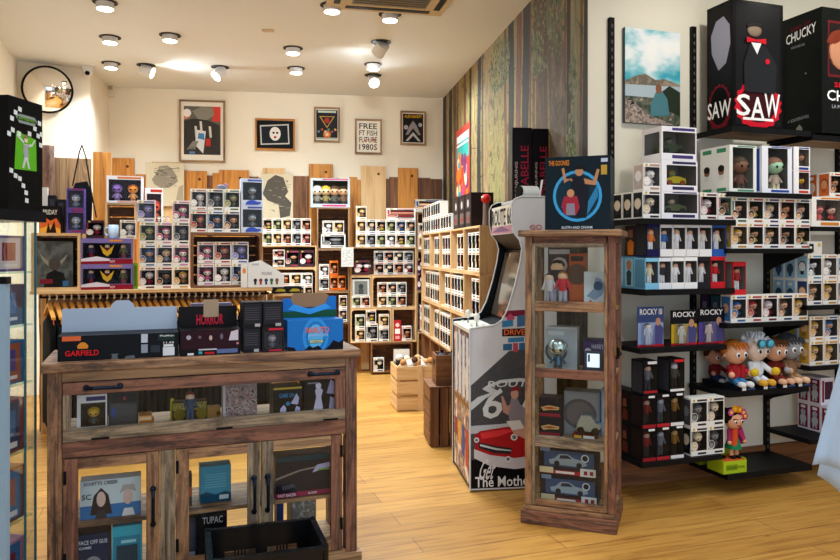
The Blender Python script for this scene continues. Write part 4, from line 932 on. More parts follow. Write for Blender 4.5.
# sketch canvases (plain generic drawings)
def canvas(F, d, px0, px1, py0, py1, lab, seed):
    s0, s1 = F.s(px0, d), F.s(px1, d); z0, z1 = F.z(py1, (px0+px1)/2, d), F.z(py0, (px0+px1)/2, d); w, h = s1-s0, z1-z0
    t = thing('sketch_canvas', lab, 'picture', F, s0, d, z0, None)
    MB().box(0, w, 0, .02, 0, h, P('#cdbfa2', .8)).build('canvas', t)
    m = MB(); rng = random.Random(seed); cols = ['#8f8574', '#6e665a', '#a39883', '#575148']
    if seed == 1:
        m.add([(w*u, -.001, h*v) for u, v in ((.15, .62), (.28, .76), (.34, .92), (.55, .95), (.70, .86), (.80, .7), (.84, .58), (.74, .50), (.6, .42), (.4, .42), (.22, .50))], [tuple(range(11))], P(cols[0], .8))
        m.add([(w*u, -.001, h*v) for u, v in ((.78, .1), (.98, .05), (.98, .5), (.86, .45))], [(0, 1, 2, 3)], P(cols[2], .8))
    else:
        m.add([(w*u, -.001, h*v) for u, v in ((.05, .55), (.2, .85), (.45, .98), (.7, .92), (.85, .6), (.75, .5), (.95, .35), (.9, .05), (.6, .0), (.55, .3), (.2, .4))], [tuple(range(11))], P(cols[3], .8))
    for i in range(26):
        x, z = rng.uniform(.2, .8)*w, rng.uniform(.45 if seed == 1 else .15, .88)*h; l = rng.uniform(.06, .2)*w
        m.add([(x, -.0015, z), (min(w*.98, x+l), -.0015, z+rng.uniform(-.02, .02)), (min(w*.98, x+l), -.0015, z+.006), (x, -.0015, z+.008)], [(0, 1, 2, 3)], P(rng.choice(cols), .8))
    m.build('sketch', t)
canvas(B, -.10, 146, 184, 163, 206, 'pale canvas with a brown sketch, standing behind the boxed plush toys', 1)
canvas(B, -.10, 261, 293, 174, 218, 'pale canvas with a dark grey sketch, above rows of small figure boxes', 2)
# ---- column at 262-316
zsh = bz(245.5, 290)
crate('pale edged shelf crate under the ten small boxes left of centre', B, bs(261), bs(316.5), bz(268, 290), zsh, BD_, .265)
g = 'ten small white figure boxes left of centre'
h = pops(B, D0, 262.5, 311, zsh, 13.6, 5, 'mfqjl', 'below the dark sketch canvas', 'lower row', g, 1)
pops(B, D0, 262.5, 311, zsh+h+.001, 13.6, 5, 'bmfjq', 'below the dark sketch canvas', 'upper row', g, 1)
zf = bz(268, 290)+.015
def small(px0, px1, z, hpx, st, lab, body='#ece9e2', d=D0, figs=1, F=B, group=None, dep=.09, detail=1):
    a, c = F.s(px0, d), F.s(px1, d); h = hpx/FPX*F.Y((px0+px1)/2, d); k = ('pop', st, detail, body, figs)
    put(k, mk_pop(st, detail, body=body, figs=figs), F, a, d, z, lab, 'figure box', group, ((c-a)/.116, dep/.09, h/.163)); return z+h+.001
z_ = small(273, 284.5, zf, 8.5, 'o', 'small mixed box lowest in the crate under the ten white boxes'); small(273, 284.5, z_, 8.5, 'l', 'small mixed box topmost in the crate under the ten white boxes')
small(285.5, 299, zf, 16.5, 'd', 'dark square window box, left of two in the crate under ten white boxes', '#3a3438', figs=1)
small(300, 314, zf, 16.5, 'r', 'dark square window box, right of two in the crate under ten white boxes', '#3a3438', figs=1)
zc = bz(299.5, 295); crate('pale crate behind the blue card display, with three boxes on top row', B, bs(272), bs(316.5), zc, bz(268, 290)-.003, BD_, .3, arch=True)
h = pops(B, D0, 279, 312.5, zc+.015, 12.6, 4, 'fmob', 'behind blue card display', 'lower row', 'boxes in pale crate behind the blue display', 1); 
pops(B, D0, 279, 312.5, zc+.016+h, 12.6, 3, 'qfn', 'behind blue card display', 'upper row', 'boxes in pale crate behind the blue display', 1)
crate('low crate behind the dark boxes on the counter', B, bs(272), bs(316.5), .02, zc-.003, BD_, .3, 'brown')
# ---- column 316-350
zt1 = bz(207.5, 333); zb1 = bz(249, 333)
crate('dark lined crate right of centre column holding three white window boxes', B, bs(317), bs(349.5), zb1, zt1, BD_, .3, 'tan', 'dark', mid=None)
winbox('wide_figure_box', 'wide grey window box with four small figures on top of the dark crate', 'figure box', B, 310.5, 350, D0, .14, zt1+.001, 29, '#b9c6c8', '#6b6a60', (('#c9c6b8', '#e6dfc8', '#8f8a7c', '#54524c'), ('#c9a93a', '#e0c9a0', '#94864c', '#54524c'), ('#5c4430', '#d8b08c', '#5a5a52', '#333333'), ('#3a2a20', '#d8b08c', '#7a5a3c', '#333333')), True, (.06, .12, .94, .92), strip='#c2407a')
z_ = small(321, 345.5, zb1+.015, 13.5, 'j', 'wide white box with one figure, low in the dark lined crate'); 
small(322.5, 333, z_, 13.5, 'n', 'white figure box, left of the pair standing on the wide white box'); small(333.5, 344, z_, 13.5, 'f', 'white figure box, right of the pair standing on the wide white box')
zb2 = bz(291.5, 333)
crate('crate with orange and white boxes, left of the blue display flap', B, bs(317), bs(349.5), zb2, zb1-.003, BD_, .3, 'tan', 'dark')
z_ = small(319, 329, zb2+.015, 13, 'j', 'white figure box at the bottom left of the crate with orange boxes'); small(319, 329, z_, 13, 'n', 'white figure box stacked upper left in the crate with orange boxes')
z_ = small(330, 337.5, zb2+.015, 14.5, 'q', 'orange figure box, left of the lower pair', '#c8641f'); small(338, 345.5, zb2+.015, 14.5, 'q', 'orange figure box, right of the lower pair', '#c8641f')
small(329.5, 338, z_, 15, 'q', 'orange figure box standing on top of the orange pair', '#c8641f')
zb3 = bz(323, 333); crate('crate low beside the blue display, with two figure boxes', B, bs(317), bs(349.5), zb3, zb2-.003, BD_, .3, 'tan', 'dark')
z_ = small(339, 347, zb3+.015, 13, 'o', 'figure box half hidden beside the blue display, lower'); small(339, 347, z_, 13, 'b', 'figure box half hidden beside the blue display, upper')
crate('lowest crate beside the blue display', B, bs(317), bs(349.5), .02, zb3-.003, BD_, .3, 'brown')
carton('white_box', 'whitish sketch-printed box perched across the crate edges at centre', 'box', B, 341.5, 353.5, BD_-.14, .1, bz(266.5, 347), 19.5, '#c9c7c0', front=[(.1, .1, .9, .9, mottled('pencil_scribble', ['#6a6a6a', '#cfcfcb', '#9a9a98', '#e4e2dc'], 60))], group=None)
# ---- column 350-416
zs2 = bz(247, 383)
crate('pale shelf crate under the big block of white boxes at centre', B, bs(350.5), bs(416.5), bz(276, 383), zs2, BD_, .3, 'crate', 'dark')
g = 'white boxes in the big block at centre'
h = pops(B, D0, 356, 415.5, zs2, 13.6, 6, 'fjmnbm', 'of big centre block', 'bottom row', g, 1)
h2 = pops(B, D0, 356, 415.5, zs2+h+.001, 13.6, 6, 'fcbmko', 'of big centre block', 'second row', g, 1)
zq = zs2+h+h2+.002
small(356, 366.5, zq, 13.5, 'f', 'single white figure box standing top left of the big centre block')
small(386.5, 415.5, zq, 11.5, 'l', 'wide white box with four figures, top right of the big centre block', figs=4)
zq = bz(276, 383)+.015
h = pops(B, D0, 374, 413.5, zq, 12.3, 4, 'dpqr', 'in centre shelf crate', 'lower row', 'greyish boxes in the centre shelf crate', 1, body='#c4c0ba')
pops(B, D0, 374, 413.5, zq+h+.001, 11.5, 4, 'jdpj', 'in centre shelf crate', 'upper row', 'greyish boxes in the centre shelf crate', 1, body='#c4c0ba')
small(354.5, 369.5, zq, 14.5, 'r', 'dark box with two pink figures at left of the centre shelf crate', '#4a3a3c', figs=2)
# 350-371 framed box, crate 372-413
zr = bz(308.5, 383)
crate('round cornered pale crate holding six figure boxes', B, bs(372), bs(416.5), zr, bz(276, 383)-.003, BD_, .3, 'crate', 'dark', arch=True)
h = pops(B, D0, 377.5, 406.5, zr+.015, 12.5, 3, 'fmq', 'in round cornered crate', 'lower row', 'six boxes in the round cornered crate', 1)
pops(B, D0, 377.5, 406.5, zr+.016+h, 12.3, 3, 'qoj', 'in round cornered crate', 'upper row', 'six boxes in the round cornered crate', 1)
crate('narrow crate with a large grey framed box, left of the round cornered crate', B, bs(350.5), bs(371.5), zr, bz(276, 383)-.003, BD_, .3, 'crate', 'dark')
h = pops(B, D0, 352, 370, zr+.015, 11.5, 2, 'mq', 'under the large grey framed box', 'pair', 'pair under the grey framed box', 1)
carton('framed_box', 'large grey window box with a dark figure, left of the round cornered crate', 'figure box', B, 352.5, 369.5, D0, .1, zr+.016+h, 16.5, '#c3c4c0', front=[(.12, .1, .88, .9, P('#6f7470', .4)), ('disc', .5, .58, .15, P('#3a3c40', .5)), (.36, .12, .64, .45, P('#43464a', .5))])
# crate 350-392, cell 392-414
zu = bz(342.5, 383)
crate('round cornered pale crate low at centre with five figure boxes', B, bs(350.5), bs(391.5), zu, zr-.003, BD_, .3, 'crate', 'dark', arch=True)
z_ = small(355.3, 365, zu+.015, 13.3, 'f', 'yellowish figure box at lower left of the low centre crate'); small(355.3, 365, z_, 13.5, 'm', 'figure box at upper left of the low centre crate')
z_ = small(366, 378, zu+.015, 17.5, 'j', 'larger grey and white figure box in the middle of the low centre crate'); small(366, 376, z_, 14, 'b', 'figure box on top in the middle of the low centre crate')
z_ = small(379, 389, zu+.015, 13.3, 'j', 'figure box at lower right of the low centre crate'); small(379, 389, z_, 13.5, 'f', 'yellowish figure box at upper right of the low centre crate')
crate('dark inner crate cell with a tall red box', B, bs(392.5), bs(416.5), zu, zr-.003, BD_, .3, 'crate', 'dark')
carton('red_box', 'tall narrow red and white box low at centre', 'box', B, 394, 401, D0, .07, zu+.015, 20.5, '#b8262b', front=[(.15, .35, .85, .6, PAPER), (.2, .1, .8, .25, P('#e0a0a0', .5)), ('disc', .5, .78, .1, P('#e6c9c2', .5))])
small(402, 411.5, zu+.015, 14.5, 'q', 'figure box beside the tall red box')
# bottom dark crate 370-412
crate('dark slatted crate standing on the floor at the far wall', B, bs(371), bs(412), .02, zu-.006, BD_-.02, .28, 'brown', 'brown')
small(373.5, 384, .036, 13.5, 'p', 'single figure box in the dark slatted floor crate', d=BD_-.01)
z_ = small(393, 408, .036, 8.5, 'p', 'flat white figure box lying in the dark slatted floor crate', d=BD_-.01); 
carton('white_box', 'plain white box on a flat box in the dark floor crate', 'box', B, 394, 409.5, BD_-.01, .1, z_, 13, '#dcd9d0', front=[(.45, .45, .55, .55, P('#8a8a86', .5))])
# ---- column 414-446
zv = bz(212, 428)
crate('tall dark lined crate in the far right corner, under a four-figure box', B, bs(417), bs(444), bz(250.5, 430), zv, BD_, .3, 'tan', 'dark')
small(415.5, 443.5, zv+.001, 12.5, 'o', 'wide grey box of four figures on the far right corner crate', '#bdbab4', figs=4)
zw = bz(250.5, 430)+.015
h = pops(B, D0, 418.5, 440.5, zw, 13, 2, 'qo', 'in the corner crate', 'lower pair', 'four boxes in the corner crate', 1); pops(B, D0, 418.5, 440.5, zw+h+.001, 13, 2, 'oq', 'in the corner crate', 'upper pair', 'four boxes in the corner crate', 1)
zx = bz(291, 430)
crate('dark crate in the corner with purple and white boxes', B, bs(417), bs(444), zx, bz(250.5, 430)-.003, BD_, .3, 'tan', 'dark')
z_ = small(417.5, 425.5, zx+.015, 17, 'r', 'purple and magenta tall box, lower, in the corner crate', '#3d2350'); small(417.5, 425.5, z_, 14.5, 'r', 'purple and magenta box, upper, in the corner crate', '#3d2350')
z_ = small(426.5, 437, zx+.015, 12.5, 'b', 'white box lowest of three beside the purple ones'); z_ = small(426.5, 437, z_, 12, 'j', 'white box in the middle of three beside the purple ones')
zy = bz(331.5, 430)
crate('corner crate with pairs of figure boxes just above the slatted panel', B, bs(417), bs(444), zy, zx-.003, BD_, .3, 'tan', 'dark')
h = pops(B, D0, 420, 433, zy+.001+.014, 12.5, 1, 'l', 'lower in corner crate', 'box', None, 1); pops(B, D0, 420, 433, zy+.016+h, 12.5, 1, 'r', 'upper in corner crate', 'box', None, 1)
crate('light crate standing on end in the far corner', B, bs(417.5), bs(430), .02, zy-.006, BD_, .3, 'crate', 'crate')
# framed posters on the far wall
def poster(px0, px1, py0, py1, lab, art, frame='tan', mat_w=.1, tilt=0):
    d = -.035; s0, s1 = B.s(px0, d), B.s(px1, d); z0, z1 = B.z(py1, (px0+px1)/2, d), B.z(py0, (px0+px1)/2, d); w, h = s1-s0, z1-z0
    t = thing('framed_poster', lab, 'poster', B, s0, d, z0, 'framed posters on the far wall'); f = .022
    MB().box(0, w, 0, .03, 0, f, W(frame)).box(0, w, 0, .03, h-f, h, W(frame)).box(0, f, 0, .03, f, h-f, W(frame, 'z')).box(w-f, w, 0, .03, f, h-f, W(frame, 'z')).build('frame', t)
    m = MB(); m.box(f, w-f, .015, .028, f, h-f, P('#efe9dc', .5)); art(m, w, h, f); m.build('print', t); return t, w, h
def fr(m, w, h, x0, z0, x1, z1, c, y=.0135): m.front(x0*w, z0*h, x1*w, z1*h, P(c, .5), y)
def pol(m, w, h, pts, c, y=.013): m.add([(u*w, y, v*h) for u, v in pts], [tuple(range(len(pts)))], P(c, .5))
def art1(m, w, h, f):
    fr(m, w, h, .1, .12, .9, .9, '#6a6660'); fr(m, w, h, .72, .66, .9, .9, '#d8483c', .013); pol(m, w, h, ((.1, .68), (.24, .72), (.1, .82)), '#d98a78'); 
    pol(m, w, h, ((.28, .82), (.5, .9), (.74, .88), (.76, .76), (.6, .68), (.4, .7)), '#8f8b80', .0125); pol(m, w, h, ((.1, .66), (.3, .7), (.62, .68), (.88, .6), (.9, .12), (.1, .12)), '#3d3b39', .0125)
    m.disc(.17*w, .79*h, .09*w, P('#f4f2ec', .5), .012, 16)
    for q in ((.35, .5), (.46, .58), (.66, .5)): pol(m, w, h, ((q[0], q[1]-.1), (q[0]+.05, q[1]-.1), (q[0]+.03, q[1]+.08), (q[0]-.02, q[1]+.08)), '#d8d4cc', .012)
    pol(m, w, h, ((.34, .28), (.52, .14), (.58, .5), (.38, .52)), '#dfe4ea', .0118); pol(m, w, h, ((.4, .38), (.55, .36), (.54, .46), (.42, .47)), '#4a86c0', .0115); pol(m, w, h, ((.58, .26), (.68, .26), (.68, .38), (.58, .38)), '#c43a34', .0115)
    for i in range(5): pol(m, w, h, ((.16+.04*i, .2), (.18+.04*i, .2), (.34+.02*i, .34), (.3+.02*i, .34)), '#8d8a84', .0117)
    fr(m, w, h, .22, .13, .34, .17, '#5a86b8', .0117)
poster(179, 225, 100, 162, 'largest framed poster, grey with a red corner, on the far wall', art1)
def art2(m, w, h, f):
    fr(m, w, h, .04, .06, .96, .94, '#15171a'); pol(m, w, h, ((.14, .16), (.86, .2), (.84, .84), (.12, .78)), '#c9c8c4', .0125); pol(m, w, h, ((.17, .2), (.83, .24), (.81, .8), (.15, .74)), '#20242a', .0122)
    m.disc(.5*w, .52*h, .14*w, P('#e6e2dc', .5), .0118, 16, .22*h); m.disc(.46*w, .55*h, .03*w, INK, .0116, 8); m.disc(.55*w, .55*h, .03*w, INK, .0116, 8); m.disc(.5*w, .41*h, .035*w, P('#b3322e', .5), .0116, 8)
poster(255, 295, 118.5, 150, 'black framed picture in a gold frame, tilted print inside, wider than tall', art2, 'orange')
def art3(m, w, h, f):
    fr(m, w, h, .09, .08, .91, .92, '#26262a'); fr(m, w, h, .15, .84, .85, .9, '#c8d2c6', .0125)
    pol(m, w, h, ((.2, .74), (.8, .74), (.5, .4)), '#c9a24a', .0122); pol(m, w, h, ((.26, .72), (.74, .72), (.5, .44)), '#26262a', .012); m.disc(.5*w, .62*h, .1*w, P('#b83428', .5), .0118, 12)
    m.disc(.5*w, .22*h, .15*w, P('#d8742e', .5), .012, 16); m.disc(.5*w, .22*h, .07*w, P('#e8c9a0', .5), .0118, 12)
    for i, c in enumerate(('#7a8fb0', '#b85a3a', '#c9b49a', '#5f8a7a', '#8a5a78', '#d8a04a')): m.disc((.18+.128*i)*w, (.36 if i % 2 else .30)*h, .05*w, P(c, .5), .0119, 10)
    fr(m, w, h, .09, .08, .91, .13, '#b0b8b0', .012)
poster(314, 340, 107, 142, 'small framed band style poster with an orange disc, left of the text poster', art3)
t, w, h = poster(355, 382, 119, 154, 'framed white text poster reading FREE and 1980S', lambda m, w, h, f: None)
for s_, z0, z1 in (('FREE', .72, .88), ('FT FISH', .53, .68), ('FUTURE', .33, .49), ('1980S', .12, .29)): text(t, s_, .16*w, z0*h, .82*w, z1*h, INK, .0142)
m = MB()
for i in range(4): m.disc((.4+.1*i)*w, (.38+.03*(i % 2))*h, .045*w, P(('#c8683a', '#7a6ab0', '#d8a03a', '#c04a4a')[i], .5), .0138, 10)
m.build('coloured_dots', t)
def art5(m, w, h, f):
    fr(m, w, h, .1, .08, .9, .92, '#1e1c1e'); pol(m, w, h, ((.5, .72), (.62, .6), (.8, .3), (.7, .3), (.5, .5), (.3, .3), (.2, .3), (.38, .6)), '#8f8a8c', .0125)
    m.disc(.22*w, .52*h, .09*w, P('#a9a4a8', .5), .0123, 10); m.disc(.78*w, .6*h, .08*w, P('#a9a4a8', .5), .0123, 10); pol(m, w, h, ((.2, .12), (.4, .3), (.5, .38), (.6, .3), (.8, .12), (.7, .12), (.5, .28), (.3, .12)), '#b8b4b6', .0123)
t, w, h = poster(400.5, 426, 111, 145, 'framed black poster with a yellow title, rightmost on the far wall', art5)
text(t, 'BAND BAND', .16*w, .80*h, .84*w, .89*h, P('#e8b020', .5), .0128) if False else text(t, 'ALIEN BANDIT', .16*w, .80*h, .84*w, .89*h, P('#e8b020', .5), .0128)

# ============================================================ FOREST WALL: crates and boxes (frame Wf), colourful poster
s0, s1 = Wf.s(455.5, -.01), Wf.s(469.5, -.01); z0, z1 = Wf.z(197, 462, -.01), Wf.z(127, 462, -.01)
t = thing('wall_poster', 'tall colourful unframed poster fixed on the forest mural', 'poster', Wf, s0, -.008, z0); w, h = s1-s0, z1-z0
m = MB().box(0, w, 0, .006, 0, h, P('#b8453a', .5)); rng = random.Random(9)
m.add([(.1*w, -.001, .5*h), (.95*w, -.001, .55*h), (.95*w, -.001, .88*h), (.1*w, -.001, .78*h)], [(0, 1, 2, 3)], P('#3aa39a', .5)); m.front(.1*w, .8*h, .95*w, .9*h, P('#d8e2dc', .5), -.0012); m.front(.1*w, .74*h, .9*w, .77*h, P('#e6e6dc', .5), -.0014)
for i in range(26):
    c = rng.choice(['#e07a2c', '#d8452e', '#e8b840', '#c94a78', '#4a9aa8', '#f0e0b0', '#7a3a6a', '#9ac24a']); x, z, r = rng.uniform(.15, .85)*w, rng.uniform(.05, .55)*h, rng.uniform(.05, .14)*w
    m.disc(min(max(x, r), w-r), z, r, P(c, .5), -.0016-.00003*i, 10, r*rng.uniform(.8, 2.2))
m.build('print', t)
WD = -.35
levels = [.03, .52, .93, 1.32, 1.72]
g = 'light crates stacked along the forest wall'
xs = [.42, 1.02, 1.62, 2.22, 2.82, 3.42, 4.0]
wn = ['in the far corner', 'second from the far corner', 'third from the far corner', 'fourth from the far corner', 'just beyond the arcade machine', 'hidden beside the arcade machine']
ln = ['floor level', 'second level', 'third level', 'top level']
stys = 'fjmqbodnlk'
rng = random.Random(11)
for c in range(5):
    for l in range(4):
        z0, z1 = levels[l], levels[l+1]
        k = 'brown' if (l == 0) else 'crate'
        crate('%s crate along forest wall, %s, %s' % ('dark' if l == 0 else 'light wooden', ln[l], wn[c]), Wf, xs[c]+.003, xs[c+1]-.003, z0+.001, z1-.001, WD, .33, k, 'dark' if (c+l) % 3 else 'crate', group=g, t=.016)
        if l == 0: continue
        nrow = 2; skip = (c*2+l*3) % 4 if l in (2, 3) else (c+l) % 3
        zz = z0+.018
        for r_ in range(nrow):
            n = 4; h = .163
            ww = .552/n
            for i in range(n):
                if i < min(skip, 2): continue
                st = stys[(i*3+c*2+l+r_*5) % 10]
                put(('pop', st, 1, '#ece9e2'), mk_pop(st, 1), Wf, xs[c]+.022+i*ww, WD+.004, zz, '%s figure box in %s crate %s, %s row, %s' % (HAIRN[st].split()[0], ln[l], wn[c].replace('from the far corner', 'from corner').replace(' machine', '').replace('hidden ', '').replace('in the far', 'in far'), ('lower', 'upper')[r_], ('first', 'second', 'third', 'last')[i]), 'figure box', 'figure boxes in the crates along the forest wall', ((ww-.003)/.116, 1, h/.163))
            zz += h+.002
# on top of the crates
zz = levels[4]
for c in range(3):
    for r_ in range(2 if c < 2 else 1):
        for i in range(4):
            st = stys[(i*7+c*2+r_*3) % 10]
            put(('pop', st, 1, '#ece9e2'), mk_pop(st, 1), Wf, xs[c]+.022+i*.14, WD+.01, zz+r_*.165, '%s figure box on top of crates %s, %s row, %s' % (HAIRN[st].split()[0], wn[c].replace('from the far corner', 'from corner'), ('lower', 'upper')[r_], ('first', 'second', 'third', 'last')[i]), 'figure box', 'figure boxes on top of the forest wall crates', (1.15, 1, 1))
sd = Wf.s(474, WD)
for i in range(3):
    carton('dark_box', 'dark printed box on top of forest wall crates, %s of three' % ('farthest', 'middle', 'nearest')[i], 'box', Wf, 0, 0, WD+.02, .2, zz, 0, '#241c1e', s0=2.27+.26*i, w=.24, h=.30, front=[(.1, .55, .9, .92, P('#3a2c2c', .5)), (.2, .12, .8, .45, P('#6b5a54', .5)), ('disc', .5, .7, .12, P('#b9b4ae', .5)), (.3, .2, .7, .3, P('#8c2f2c', .5))], group='dark boxes on the forest wall crates')
t = thing('red_figure', 'round red headed figurine on top of the crates beyond the arcade machine', 'figurine', Wf, 3.16, WD+.12, zz)
MB().tube((0, 0, 0), (0, 0, .20), .03, P('#6a5a54', .6), .025, 12).sph((0, 0, .235), .042, P('#c02a26', .4), 14, 9).sph((.02, -.035, .245), .012, P('#e8e0d8', .4), 8, 5).build('body', t)
zA_ = levels[4]
for i, (lab) in enumerate(('tall black doll box lettered ANNABELLE, left of the two', 'tall black doll box with a red title, right of the two')):
    px0, px1 = ((512.5, 532), (533, 549.5))[i]
    F5 = Frame(0, 5.2, 6); 
    carton('tall_doll_box', lab, 'doll box', F5, px0, px1, 0, .10, zA_+.03, 0, '#0d0a0c', h=F5.z((127.5, 128.5)[i], px0, 0)-zA_-.03,
       left=[(.05, .03, .95, .97, P('#2c3a34', .25))], front=[(.04, .02, .96, .98, P('#140f12', .3))],
       texts=[(('THE CONJURING', 'THE CONJURING')[i], .12, .06, .3, .62, P('#c9a8a0', .5), 'f', dict(vert=True)), (('ANNABELLE', 'ANNABELLE')[i], .42, .05, .82, .80, P('#a3203c', .5), 'f', dict(vert=True))])
F5 = Frame(0, 5.2, 6); s0, s1 = F5.s(509, 0), F5.s(549, 0)
crate('raised crate behind the arcade machine that carries the tall black doll boxes', F5, s0, s1, zA_-.35, zA_+.028, .035, .18, group=None)
crate('lower crate under the tall black doll boxes behind the arcade machine', F5, s0, s1, .0, zA_-.352, .035, .18, group=None, mat='brown')
# light crate with fabric things, tall brown crate, black box on it
def slat_crate(label, F, s0, s1, z0, z1, d, dep, mat, n_side=3, gap=.012, upright=False):
    w, h = s1-s0, z1-z0; o = thing('slatted_crate', label, 'crate', F, s0, d, z0); t = .012; ax = 'z' if upright else 'x'
    m = MB().box(t, w-t, t, dep-t, 0, t, W(mat))
    m.build('crate_floor', o)
    for nm, (x0, x1, y0, y1) in (('front_slats', (0, w, 0, t)), ('back_slats', (0, w, dep-t, dep)), ('side_slats', (0, t, t, dep-t)), ('side_slats', (w-t, w, t, dep-t))):
        m = MB()
        if upright and (x1-x0) > .1:
            for i in range(n_side): a = w/n_side*i; m.box(a+gap/2, a+w/n_side-gap/2, y0, y1, 0, h, W(mat, 'z'))
        else:
            for i in range(n_side): a = h/n_side*i; m.box(x0, x1, y0, y1, a+gap/2, a+h/n_side-gap/2, W(mat, 'x' if (x1-x0) > .1 else 'y'))
        m.build(nm, o)
    for x in (t, w-t-.02) if not upright else (): MB().box(x, x+.02, t, t+.02, t, h, W(mat, 'z')).build('corner_post', o)
    if not upright: MB().box(w*.48, w*.48+.05, -.012, -.0005, 0, h, W(mat, 'z')).build('middle_batten', o)
    return o
LC = Frame(0, 6.85, 12)
sc0, sc1 = LC.s(397, 0), LC.s(440, 0); zt = LC.z(366, 398, 0)
slat_crate('light pine slatted crate of plush toys on the floor before the far wall', LC, sc0, sc1, 0.001, zt, 0, .36, 'crate', 3, .022)
rng = random.Random(2)
for i in range(9):
    x = sc0+.08+(sc1-sc0-.16)*(i % 5)/4; y = .10+.15*(i//5); p = LC.xy(x, y)
    o = MB().sph((0, 0, 0), (.05, .05, .06), P(rng.choice(['#d8b088', '#c99a6a', '#eae6de', '#3a3a40', '#e6ddd0']), .9), 10, 7).sph((.0, -.02, .05), (.035, .032, .032), P(rng.choice(['#b98450', '#ece8e0', '#c9a070', '#5a4030']), .9), 10, 6).sph((.045, 0, -.01), (.02, .03, .02), P('#c9a070', .9), 8, 5).build('plush_toy')
    o.location = (p[0], p[1], zt-.03+.015*(i % 3)); o.rotation_euler = (rng.uniform(-.6, .6), rng.uniform(-.6, .6), rng.uniform(0, 6))
    tag(o, 'small soft toy heaped in the light pine crate, part of a mixed pile', 'plush toy', 'soft toys heaped in the light pine crate')
BC = Frame(0, 5.55, 7); sb0, sb1 = BC.s(430, 0), BC.s(451.5, 0)
zt2 = BC.z(388.5, 440, 0)
slat_crate('dark brown crate standing on end left of the arcade machine', BC, sb0, sb1+.13, .001, zt2, 0, .40, 'brown', 4, .014, True)
MB().box(sb0-.0, sb1+.13, .0, .4, 0, .014, W('brown')).build('end_board') .location = (0, 0, 0)
bpy.data.objects.remove(bpy.data.objects['end_board'])
tp = thing('crate_lid_board', 'brown board lying on the dark crate standing on end', 'board', BC, sb0-.005, -.005, zt2+.0005); MB().box(0, sb1-sb0+.14, 0, .41, 0, .012, W('brown')).build('board', tp)
tb = thing('open_box', 'dark brown wooden box with a hand hole standing on the brown crate', 'box', BC, BC.s(436, .05), .05, zt2+.013); hb = .235; wb = .30
MB().box(0, wb, 0, .012, 0, hb, W('brown')).box(0, wb, .2, .212, 0, hb, W('brown')).box(0, .012, .012, .2, 0, hb, W('brown', 'y')).box(wb-.012, wb, .012, .2, 0, hb, W('brown', 'y')).box(.012, wb-.012, .012, .2, 0, .012, W('brown')).build('box_body', tb)
MB().box(-.001, 0, .06, .15, .15, .19, BLACK).build('hand_hole', tb)
for i in range(3):
    o = MB().sph((0, 0, 0), (.04, .05, .04), P(('#3c4250', '#23262c', '#8a2c28')[i], .6), 12, 8).tube((0, 0, .03), (0, 0, .06), .012, BLACK).build('dark_trinket'); p = BC.xy(BC.s(436, .05)+.06+.085*i, .14); o.location = (p[0], p[1], zt2+.013+hb-.03)
    tag(o, '%s rounded item poking out of the dark wooden box' % ('slate grey', 'black', 'dark red')[i], 'trinket')
# ============================================================ ARCADE MACHINE (its profile faces the viewer, its front faces left)
A = Frame(.3125, 4.53, 7.3)
def ap(px, py, d=0): return (A.s(px, d), A.z(py, px, d))
prof_px = [(470, 492), (470, 328.5), (484, 326.5), (495, 325), (502, 320), (508, 308), (515, 285), (520, 263), (522, 249), (519.5, 240), (514, 233), (511.5, 220), (511.5, 205), (514, 199.5), (521, 196.5)]
prof = [(s, max(z, .01)) for s, z in (ap(*p) for p in prof_px)]; ztop = prof[-1][1]; AL = .56; AW = .62
prof[0] = (0, .01); prof[1] = (0, prof[1][1]); prof += [(AL, ztop), (AL, .01)]
t = thing('arcade_machine', 'arcade cabinet with ROUTE 66 marquee and a red car printed on its white side', 'arcade machine', A, 0, 0, 0)
SIDEW = mottled('dotted_white_metal', ['#c9c9cb', '#cfcfd0', '#d3d2d3', '#c6c6c9'], 240, .4, 1, (1, 1, 1)); BLKP = P('#0c0c0e', .35)
MB().prism(prof, 0, .02, SIDEW, 'xz', BLKP).build('side_panel', t)
MB().prism(prof, AW-.02, AW, BLKP, 'xz').build('side_panel', t)
for y in (-.001, AW+.001): MB().path([(s, y+.0, z) for s, z in prof[:-1]], .0055, P('#d6d8da', .3), 6).build('edge_trim', t)
zd = prof[1][1]
m = MB().box(.004, .02, .021, AW-.021, .01, zd-.03, BLKP)
DIN = mottled('diner_print', ['#2c2220', '#7a4a2c', '#c9b8a8', '#6a3038', '#4a5a7c', '#d8a060', '#e8e0d8'], 9, .4, 5, (1, 1, .8))
m.quad((.003, AW-.03, .03), (.003, .03, .03), (.003, .03, zd-.04), (.003, AW-.03, zd-.04), DIN); m.build('front_panel', t)
m = MB()
for i in range(4):
    y = .06+.13*i; m.quad((.002, y+.08, .55), (.002, y, .55), (.002, y, .95), (.002, y+.08, .95), P('#cfd6dc', .3))
    m.quad((.0018, y+.1, .12+.04*i), (.0018, y, .12+.04*i), (.0018, y, .36), (.0018, y+.1, .36), P(('#b8382c', '#3a4a8c', '#d8a040', '#8c2a3a')[i], .4))
m.quad((.0016, AW-.03, .50), (.0016, .03, .50), (.0016, .03, .53), (.0016, AW-.03, .53), P('#8a6238', .4)); m.build('diner_print', t)
